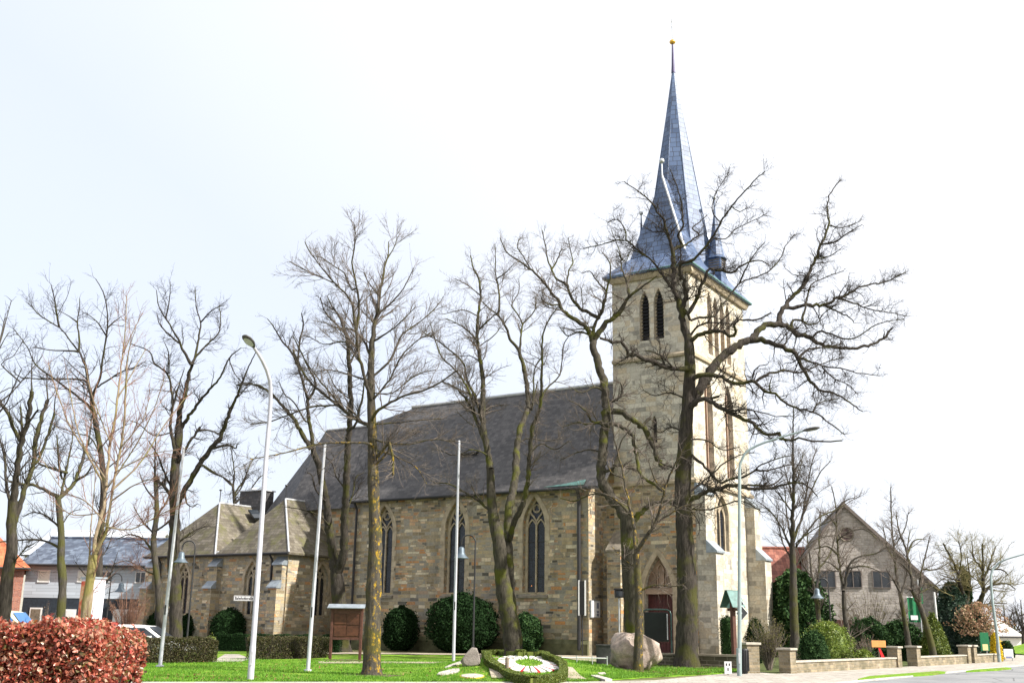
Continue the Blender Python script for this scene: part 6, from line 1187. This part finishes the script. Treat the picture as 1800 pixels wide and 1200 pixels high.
plate_sign("priority_sign", "diamond road sign seen from behind on the grey-green lamp post", [(1304, 1064), (1315, 1077), (1304, 1090), (1294, 1077)], 37.46)
plate_sign("yield_sign", "triangular road sign seen from behind above the diamond one", [(1297, 1044), (1308, 1062), (1296, 1064)], 37.46)
def shrine():
    c = at(1291, 1150, 47.5); c[2] = 0; k = 47.5 / FPX; r = thing("wayside_shrine", "wooden wayside post with a green copper roof by the tower", "shrine", tuple(c), radians(-62)); zt = at(1291, 1038, 47.5)[2]; p = MB(); p.box(-.09, .09, -.09, .09, 0, zt - .1); p.build("post", m_wood, r, bevel=.01)
    p = MB(); p.extr([(-.45, -.35, zt - .7), (-.08, -.35, zt), (-.04, -.35, zt), (-.4, -.35, zt - .72)], (0, .7, 0)); p.extr([(.45, -.35, zt - .7), (.08, -.35, zt), (.04, -.35, zt), (.4, -.35, zt - .72)], (0, .7, 0)); p.box(-.082, .082, -.352, .352, zt - .01, zt + .03); p.build("copper_roof", m_copper, r); p = MB(); p.box(-.3, .3, -.06, .06, zt - .85, zt - .73); p.build("crossbeam", m_wood, r)
shrine()
m_signgreen = plain("green sign enamel", (.01, .13, .05), .4, .4, var=.1); m_orange = plain("orange board", (.62, .28, .09), .6, .3, var=.12); m_redp = plain("red paint", (.6, .015, .02), .5, .4, var=.12); m_cream = plain("cream paper", (.6, .5, .25), .7, var=.1)
def stop_sign():
    c = at(1737, 1166, 58.0); c[2] = 0; k = 58.0 / FPX; r = thing("stop_sign", "green stop panel with a pale timetable on a post at the pavement", "sign", tuple(c)); H = at(1737, 1111, 58)[2]; p = MB(); p.tube([(.02, .05, 0), (.02, .05, H)], .035, 8); p.build("post", m_steel, r, True)
    p = MB(); p.box(-10 * k, 5 * k, -.03, .03, H - 30 * k, H); p.build("panel", m_signgreen, r, bevel=.01); p = MB(); p.box(-7 * k, 2 * k, -.036, -.031, H - 29 * k, H - 19 * k); p.build("timetable", m_cream, r)
stop_sign()
def white_sign():
    c = at(1774, 1163, 61.0); c[2] = 0; k = 61.0 / FPX; r = thing("roadside_sign", "small white sign board near the road's far end", "sign", tuple(c)); p = MB(); p.box(-8 * k, 8 * k, -.03, .03, .15, 19 * k); p.build("board", m_white, r); p = MB(); p.box(-5 * k, 5 * k, -.034, -.0305, 4 * k, 7 * k); p.build("dark_band", plain("grey lettering band", (.15, .17, .3), .6, var=.5, sc=30), r)
    for s in (-1, 1): p = MB(); p.tube([(s * 7 * k, .05, 0), (s * 7 * k, .05, 18 * k)], .03, 6); p.build("post", m_steel, r)
white_sign()
def orange_figure():
    c = at(1547, 1170, 47.0); c[2] = 0; k = 47.0 / FPX; r = thing("warning_figure", "orange board held above a red figure behind the garden wall", "warning figure", tuple(c)); z0 = at(1547, 1155, 47)[2]; z1 = at(1547, 1137, 47)[2]; z2 = at(1547, 1125, 47)[2]
    p = MB(); p.extr([(-1 * k, 0, z1 - .02), (2 * k, 0, z1 - .02), (5 * k, 0, z1 - 7 * k), (9 * k, 0, z0), (4 * k, 0, z0 - .02), (1 * k, 0, z1 - 7 * k)], (0, .05, 0)); p.build("red_body", m_redp, r); p = MB(); p.box(-12 * k, 12 * k, -.03, .0, z1, z2); p.build("orange_board", m_orange, r, bevel=.01); p = MB(); p.tube([(0, .03, 0), (0, .03, z2 - .05)], .025, 6); p.build("stake", m_wood_grey, r)
orange_figure()
def banner():
    c = at(1616, 1150, 60.0); c[2] = 0; k = 60.0 / FPX; Z = lambda y: at(1616, y, 60)[2]; r = thing("green_banner", "hanging green banner with a white box, in front of the gable house", "banner", tuple(c)); p = MB(); p.tube([(8 * k, .06, 0), (8 * k, .06, Z(1018))], .045, 8); p.build("pole", m_steel, r, True)
    n = 10; f = MB()
    for i in range(n): f.face([(-13 * k + 20 * k * i / n, .04 * sin(i * 1.1), Z(1093)), (-13 * k + 20 * k * (i + 1) / n, .04 * sin((i + 1) * 1.1), Z(1093)), (-13 * k + 20 * k * (i + 1) / n, .04 * sin((i + 1) * 1.1), Z(1050)), (-13 * k + 20 * k * i / n, .04 * sin(i * 1.1), Z(1050))])
    f.build("cloth", m_signgreen, r); f = MB(); f.box(6 * k, 14 * k, -.01, .01, Z(1060), Z(1032)); f.build("upper_flag", m_signgreen, r); f = MB(); f.box(-10 * k, 2 * k, -.07, -.055, Z(1089), Z(1081)); f.build("white_box", m_white, r)
    f = MB(); f.tube([(-14 * k, 0, Z(1049)), (8 * k, .06, Z(1049))], .02, 6); f.build("cross_rod", m_steel, r)
banner()
c = at(1653, 1150, 61.0); b = MB(); b.tube([(0, 0, 0), (-.05, 0, at(1651, 1040, 61)[2])], [.07, .06], 8); o = b.build("white_post", m_white, None, True); o.location = (c[0], c[1], 0); tag(o, "plain white post between the banner and the loose conifer", "post")

# ------------------------------------------------------------------ houses
m_cladding_l = None
def cladding(name, col, row=.22):
    t = NT(name); uv = t.uv(); a, f = brick(t, uv, 3.1, row, .008, .5); c = t.mix(a, tuple(.9 * x for x in col), tuple(1.08 * x for x in col)); c = t.mix(f, c, tuple(.45 * x for x in col)); t.bump(f, -.4, .02); return t.done(c, .6, .3)
m_grey_clad = cladding("light grey cladding boards", (.40, .45, .52)); m_dark_base = plain("dark plinth render", (.02, .028, .04), .7, .3, var=.3)
m_tile_blue = tile_mat("blue grey roof tiles", [(0, (.022, .032, .055)), (.5, (.05, .066, .10)), (1, (.12, .15, .20))], .34, .36, .35, spec=.5, bump=1.0)
m_tile_red = tile_mat("red roof tiles", [(0, (.16, .05, .035)), (.5, (.24, .08, .055)), (1, (.32, .13, .09))], .26, .33, .7, bump=1.0)
m_tile_orange = tile_mat("orange red roof tiles", [(0, (.30, .075, .03)), (.5, (.40, .11, .045)), (1, (.48, .16, .07))], .26, .33, .7, bump=.8)
m_brick = stone_mat("red brick", [(0, (.20, .05, .03)), (.5, (.28, .08, .045)), (1, (.34, .12, .07))], .24, .075, .24, .075, mortar=(.3, .25, .22), dirt=.3)
m_fieldwall = stone_mat("grey limestone wall", [(0, (.32, .295, .285)), (.4, (.43, .395, .38)), (.7, (.50, .46, .44)), (1, (.38, .345, .335))], .38, .14, .5, .2, dirt=.35)
m_blind = plain("white roller blind", (.66, .66, .62), .7, var=.05); m_bluedoor = plain("blue grey door", (.10, .17, .22), .5, .4, var=.1); m_verge = plain("brown bargeboard", (.15, .125, .115), .7, var=.3)
def house(name, label, cat, X0, X1, Y0, Y1, ez, rz, wallm, roofm, rot=0, ridge='x', over=.4, hip=0, verge=None, base=None, thick=.16, left=None):
    c = np.array([(X0 + X1) / 2, Y0, 0]); r = thing(name, label, cat, tuple(c), rot); w, d = (X1 - X0) / 2, Y1 - Y0; b = MB(); z0 = base[0] if base else 0
    if ridge == 'x':
        b.face([(-w, 0, z0), (w, 0, z0), (w, 0, ez), (-w, 0, ez)]); b.face([(w, d, z0), (-w, d, z0), (-w, d, ez), (w, d, ez)])
        for s in (-1, 1): q = [(s * w, 0, z0), (s * w, d, z0), (s * w, d, ez)] + ([(s * w, d / 2, rz)] if not hip else []) + [(s * w, 0, ez)]; b.face(q if s > 0 else q[::-1])
        k = (rz - ez) / (d / 2); lo = ez - over * k + .1; ro = MB(); W_ = w + over; hw = w - hip if hip else W_
        A, B_ = [(-W_, -over, lo), (W_, -over, lo), (hw, d / 2, rz + .1), (-hw, d / 2, rz + .1)], [(W_, d + over, lo), (-W_, d + over, lo), (-hw, d / 2, rz + .1), (hw, d / 2, rz + .1)]
        for f in (A, B_): ro.face(f); ro.face([(p[0], p[1], p[2] - thick) for p in f[::-1]]); [ro.face([(f[i][0], f[i][1], f[i][2] - thick), (f[(i + 1) % 4][0], f[(i + 1) % 4][1], f[(i + 1) % 4][2] - thick), f[(i + 1) % 4], f[i]]) for i in (0, 1, 3)]
        if hip:
            ro.face([A[1], B_[0], A[2]]); ro.face([B_[1], A[0], A[3]])
        g = MB(); g.tube([(-W_, -over - .06, lo - .05), (W_, -over - .06, lo - .05)], .07, 8)
        cap_ = MB(); cap_.tube([(-hw, d / 2, rz + .12), (hw, d / 2, rz + .12)], .11, 8)
    else:
        wl, el = left or (w, ez); q = [(-wl, 0, z0), (w, 0, z0), (w, 0, ez), (0, 0, rz), (-wl, 0, el)]; b.face(q); b.face([(p[0], d, p[2]) for p in q[::-1]]); ro = MB(); vo = .22
        v = MB()
        for s, ww, ee in ((-1, wl, el), (1, w, ez)):
            f = [(s * ww, 0, z0), (s * ww, d, z0), (s * ww, d, ee), (s * ww, 0, ee)]; b.face(f if s > 0 else f[::-1]); k = (rz - ee) / ww; lo = ee - over * k + .1; W_ = ww + over
            f = [(s * W_, -vo, lo), (s * W_, d + vo, lo), (0, d + vo, rz + .1), (0, -vo, rz + .1)]; f = f if s > 0 else f[::-1]; ro.face(f); ro.face([(p[0], p[1], p[2] - thick) for p in f[::-1]]); [ro.face([(f[i][0], f[i][1], f[i][2] - thick), (f[(i + 1) % 4][0], f[(i + 1) % 4][1], f[(i + 1) % 4][2] - thick), f[(i + 1) % 4], f[i]]) for i in range(4)]
            v.extr([(s * W_, -vo - .05, lo - .2), (s * W_, -vo - .05, lo + .03), (0, -vo - .05, rz + .13), (0, -vo - .05, rz - .12)], (0, .045, 0))
        g = None; cap_ = MB(); cap_.tube([(0, -vo, rz + .12), (0, d + vo, rz + .12)], .1, 8)
        if verge: v.build("bargeboard", verge, r)
    b.build("wall", wallm, r); R_ = ro.build("roof", roofm, r); cap_.build("ridge_capping", roofm, R_)
    if g: g.build("gutter", m_iron, r)
    if base: bb = MB(); bb.box(-w + .03, w - .03, .03, d - .03, -.1, z0 - .001); bb.build("ground_floor_wall", base[1], r)
    return r, c
def win(r, x0, x1, z0, z1, y=-.0, fm=None, pm=None, name="window", mull=1, dep=.06):
    f = MB(); t = .055
    for a0, a1, b0, b1 in ((x0, x1, z0, z0 + t), (x0, x1, z1 - t, z1), (x0, x0 + t, z0 + t, z1 - t), (x1 - t, x1, z0 + t, z1 - t)): f.box(a0, a1, y - dep, y + .05, b0, b1)
    for i in range(mull): xm = x0 + (x1 - x0) * (i + 1) / (mull + 1); f.box(xm - .025, xm + .025, y - dep + .01, y + .04, z0 + t, z1 - t)
    o = f.build(name, fm or m_white, r); p = MB(); p.box(x0 + t * .5, x1 - t * .5, y - dep + .03, y + .03, z0 + t * .5, z1 - t * .5); p.build("pane", pm or m_pane, o); return o
# gable house on the right
k = 66.0 / FPX; P0 = at(1497, 1100, 66.0); zap, zev = at(1497, 884, 66)[2], at(1640, 1036, 66)[2]; hw = 143 * k
hr, hc = house("gable_house", "grey stone house with a steep gable, round window and small square openings", "house", P0[0] - hw, P0[0] + hw, 66.0, 80.0, zev, zap - .1, m_fieldwall, m_slate, rot=radians(-11), ridge='y', over=.15, verge=m_verge, left=(66 * k, at(1431, 970, 66)[2]))
zz = lambda y: at(1497, y, 66)[2]
for x0, x1 in ((1447, 1476), (1490, 1519), (1536, 1566)): win(hr, (x0 - 1497) * k, (x1 - 1497) * k, zz(1033), zz(1002), -.005, m_verge, m_pane, mull=1)
b = MB(); rc = (0.05, zz(939)); b.add([(rc[0] + .38 * cos(a), -.03, rc[1] + .38 * sin(a)) for a in np.linspace(0, 2 * pi, 20, endpoint=False)] , [tuple(range(20))]); ow = b.build("round_window", plain("dark reddish boards", (.06, .035, .035), .7, var=.5, sc=8), hr)
b = MB(); C = np.array([(rc[0] + .41 * cos(a), -.03, rc[1] + .41 * sin(a)) for a in np.linspace(0, 2 * pi, 25)]); b.tube(C, .05, 6, False); [b.box(rc[0] - .38, rc[0] + .38, -.05, -.035, rc[1] - .02 + dz, rc[1] + .02 + dz) for dz in (-.15, .15)]; b.build("round_frame", m_trim_dark, ow)
b = MB(); b.box(-1.2, .0, -.06, 0, 0, 2.1); b.build("door", m_wood, hr); b = MB(); b.box(-.18, -.12, -.1, -.06, 1.0, 1.1); 
k = 69.0 / FPX; A0, A1 = at(1318, 1100, 69), at(1444, 1100, 69); house("tiled_annex", "low wing with a red tiled roof between the tower and gable house", "house", A0[0], A1[0], 69.0, 77.0, at(1380, 1066, 69)[2], at(1380, 966, 73)[2], m_fieldwall, m_tile_red, over=.3)
# grey clad house on the left
A0, A1 = at(36, 1080, 76), at(300, 1080, 76); zz = lambda y, Y=76: at(150, y, Y)[2]; k = 76 / FPX
hr, hc = house("clad_house", "long grey clad house with dark ground floor and blue-grey tiled roof", "house", A0[0], A1[0], 76.0, 85.0, zz(990), at(150, 948, 80.5)[2], m_grey_clad, m_tile_blue, over=.45, base=(zz(1051), m_dark_base)); X = lambda px: (px - 168) * k
for x0, x1, y0, y1, pm, ml in ((62, 83, 1024, 1002, m_blind, 0), (130, 152, 1023, 1002, m_blind, 0), (169, 189, 1022, 1003, m_pane, 1), (229, 247, 1023, 1003, m_pane, 1)): win(hr, X(x0), X(x1), zz(y0), zz(y1), -.004, m_white, pm, mull=ml)
for x0, x1, y1, mm in ((224, 239, 1073, m_bluedoor), (200, 222, 1072, m_white), (58, 74, 1071, m_wood_grey), (118, 132, 1073, m_white)):
    d = MB(); d.box(X(x0), X(x1), -.05, .0, 0, zz(y1)); dd = d.build("door", mm, hr); d = MB(); d.box(X(x0) - .1, X(x1) + .1, -.03, .02, 0, zz(y1) + .1); d.build("door_frame", m_white, hr); d = MB(); d.box(X(x1) - .25, X(x1) - .12, -.1, -.051, 1.0, 1.06); d.build("handle", m_steel, dd)
d = MB(); d.tube([(X(38), -.12, 0), (X(37), -.12, zz(1000)), (X(35), -.5, zz(992))], .06, 8); d.build("downpipe", m_white, hr)
# brick house at the left edge
A1 = at(33, 1080, 71); A0 = A1 - np.array([10.5, 0, 0]); hr, hc = house("brick_house", "red brick house with an orange tiled hipped roof at the photo's edge", "house", A0[0], A1[0], 71.0, 79.0, at(20, 992, 71)[2], at(10, 908, 74)[2], m_brick, m_tile_orange, over=.35, hip=3.4); hr.rotation_euler.z = radians(25); hr.location = (A1[0] - 5.25 * cos(radians(25)), 71.0 - 5.25 * sin(radians(25)), 0)
k = 120 / FPX; A0, A1 = at(30, 1080, 120), at(240, 1080, 120); house("far_hall", "pale long roof with an orange ridge beyond the grey clad house", "house", A0[0], A1[0], 120, 134, at(100, 975, 120)[2], at(100, 934, 127)[2], plain("pale render", (.5, .48, .44), .8), plain("pale sheet roof", (.42, .45, .5), .6, var=.1), over=.3)
A0, A1 = at(1752, 1100, 100), at(1792, 1100, 100); house("far_house", "small distant white house beside the road's end", "house", A0[0], A1[0], 100, 108, at(1770, 1118, 100)[2], at(1770, 1093, 104)[2], plain("white render", (.7, .69, .66), .8, var=.05), plain("pale grey roof", (.4, .38, .37), .7, var=.15), over=.25)
b = MB(); c0, c1 = at(1772, 1150, 78), at(1840, 1150, 84); n = 24
V = []; F = []
for i in range(n + 1):
    for j, (o, h) in enumerate(((-4, -.05), (-2, .9), (0, 1.3), (3, 1.2), (8, -.05))): t = i / n; e = min(1, min(t, 1 - t) * 6 + .02); V.append((c0[0] + (c1[0] + 30 - c0[0]) * t, c0[1] + 14 * t + o, h * e + .06 * sin(i * 1.7 + j)))
for i in range(n):
    for j in range(4): F.append((i * 5 + j, (i + 1) * 5 + j, (i + 1) * 5 + j + 1, i * 5 + j + 1))
tag(mesh_np("hill", V, F, m_grass, None, True), kind="structure")
# garden soil behind the low walls, fields
sheet("garden_ground", ccw([tuple((WP + WN * .0 + WD * .2)), tuple(WP + WD * 26), tuple(WP + WD * 30 + WN * 18), tuple(WP + WD * 8 + WN * 20)]), -.001, ground_mat("garden soil and moss", ((.035, .06, .012), (.09, .10, .035)), 1.1))

# ------------------------------------------------------------------ cars and pillar sign behind the hedges
def car(label, x, Y, L, H, W, paint, winm, heading=0, van=False):
    c = at(x, 1110, Y); r = thing("parked_car", label, "car", (c[0], c[1], 0), heading, "parked cars"); s = L / 4.0; hb = H * (.58 if not van else .52); w = W / 2
    lower = [(-2.0, .28), (-1.98, hb * .8), (-1.9, hb), (.85, hb), (1.55, hb * .88), (1.95, hb * .66), (2.0, .3)]; b = MB(); b.extr([(x_ * s, -w, z) for x_, z in lower], (0, W, 0)); b.build("body", paint, r, bevel=.07)
    top = [(-1.86, hb - .02), (-1.72 if not van else -1.86, H * .93), (-1.35, H * .985), (-.3, H), (.35, H * .965), (1.15, hb - .02)]; n = len(top); g = MB()
    V = [(x_ * s, sg * (w - .04 - (.16 * (z - hb) / (H - hb) if z > hb else 0)), z) for sg in (-1, 1) for x_, z in top]; g.add(V, [tuple(range(n)), tuple(range(2 * n - 1, n - 1, -1))] + [(i + 1, i, n + i, n + i + 1) for i in range(n - 1)]); g.build("cabin", paint, r, bevel=.05)
    def inset(pts, sg):
        m_ = MB(); y = lambda z: sg * (w - .04 - .16 * (z - hb) / (H - hb) + .012); m_.face([(x_ * s, y(z), z) for x_, z in pts]); return m_
    z1 = H * .93 - .03; z0 = hb + .03
    for sg in (-1, 1):
        inset([(-1.62, z0), (-.55, z0), (-.55, z1), (-1.45, z1)], sg).build("window", winm, r); inset([(-.47, z0), (.92, z0), (.3, z1), (-.47, z1 + .01)], sg).build("window", winm, r)
    ws = MB(); a, b_ = np.array([1.1 * s, z0]), np.array([.42 * s, H * .955]); ws.face([(a[0] + .03, -w + .12, a[1] + .02), (a[0] + .03, w - .12, a[1] + .02), (b_[0] + .03, w - .22, b_[1]), (b_[0] + .03, -w + .22, b_[1])]); ws.build("windscreen", winm, r)
    for xx in (-1.25, 1.25):
        for sg in (-1, 1):
            t = MB(); t.tube([(xx * s, sg * (w - .2), .31), (xx * s, sg * (w - .01), .31)], .31, 20); ty = t.build("wheel", m_black, r, bevel=.02); t = MB(); t.tube([(xx * s, sg * (w - .02), .31), (xx * s, sg * (w + .005), .31)], .2, 14); t.build("rim", m_steel, ty)
    for sg in (-1, 1): h = MB(); h.box(1.84 * s, 1.97 * s, sg * (w - .32) - .14, sg * (w - .32) + .14, hb * .68, hb * .84); h.build("headlight", m_pane, r); h = MB(); h.box(-1.2 * s + 1.7 * s, -1.2 * s + 1.85 * s, sg * (w + .06) - .07, sg * (w + .06) + .07, hb, hb + .13); h.build("wing_mirror", paint, r)
m_carwhite = plain("white car paint", (.72, .72, .73), .2, .6, var=.03); m_carcream = plain("cream white car paint", (.74, .70, .45), .25, .5, var=.05); m_bluewin = pane_mat("blue tinted windows", (.03, .12, .3))
car("white hatchback parked behind the clipped hedge", 250, 45.5, 4.1, 1.33, 1.62, m_carwhite, m_pane)
car("pale van with blue windows, mostly hidden behind the brown hedge", 12, 52.0, 4.2, 1.86, 1.8, m_carcream, m_bluewin, 0, True)
def advert():
    c = at(155, 1110, 29.0); c[2] = 0; k = 29.0 / FPX; H = at(157, 1017, 29.0)[2]; r = thing("advertising_pillar", "tall white advertising pillar with a red picture panel, behind the pale-barked tree", "advertising pillar", tuple(c), radians(-36)); w = 16.5 * k
    b = MB(); b.box(-w, w, -w * .75, w * .75, 0, H); b.build("pillar", plain("white lacquered panel", (.56, .55, .63), .4, var=.05), r, bevel=.015); b = MB(); b.box(-w - .03, w + .03, -w * .75 - .03, w * .75 + .03, H + .002, H + .05); b.build("top_cap", m_zinc, r)
    t = NT("red abstract picture"); a = t.noise(t.geo(), 4.5, 3); t.done(t.ramp(a, [(.38, (.45, .03, .03)), (.5, (.55, .14, .06)), (.6, (.55, .40, .22)), (.7, (.3, .03, .03))]), .5)
    b = MB(); b.box(-w + .01, -w * .1, -w * .75 - .012, -w * .75 - .001, .15, H - .06); b.build("picture_panel", t.m, r)
advert()
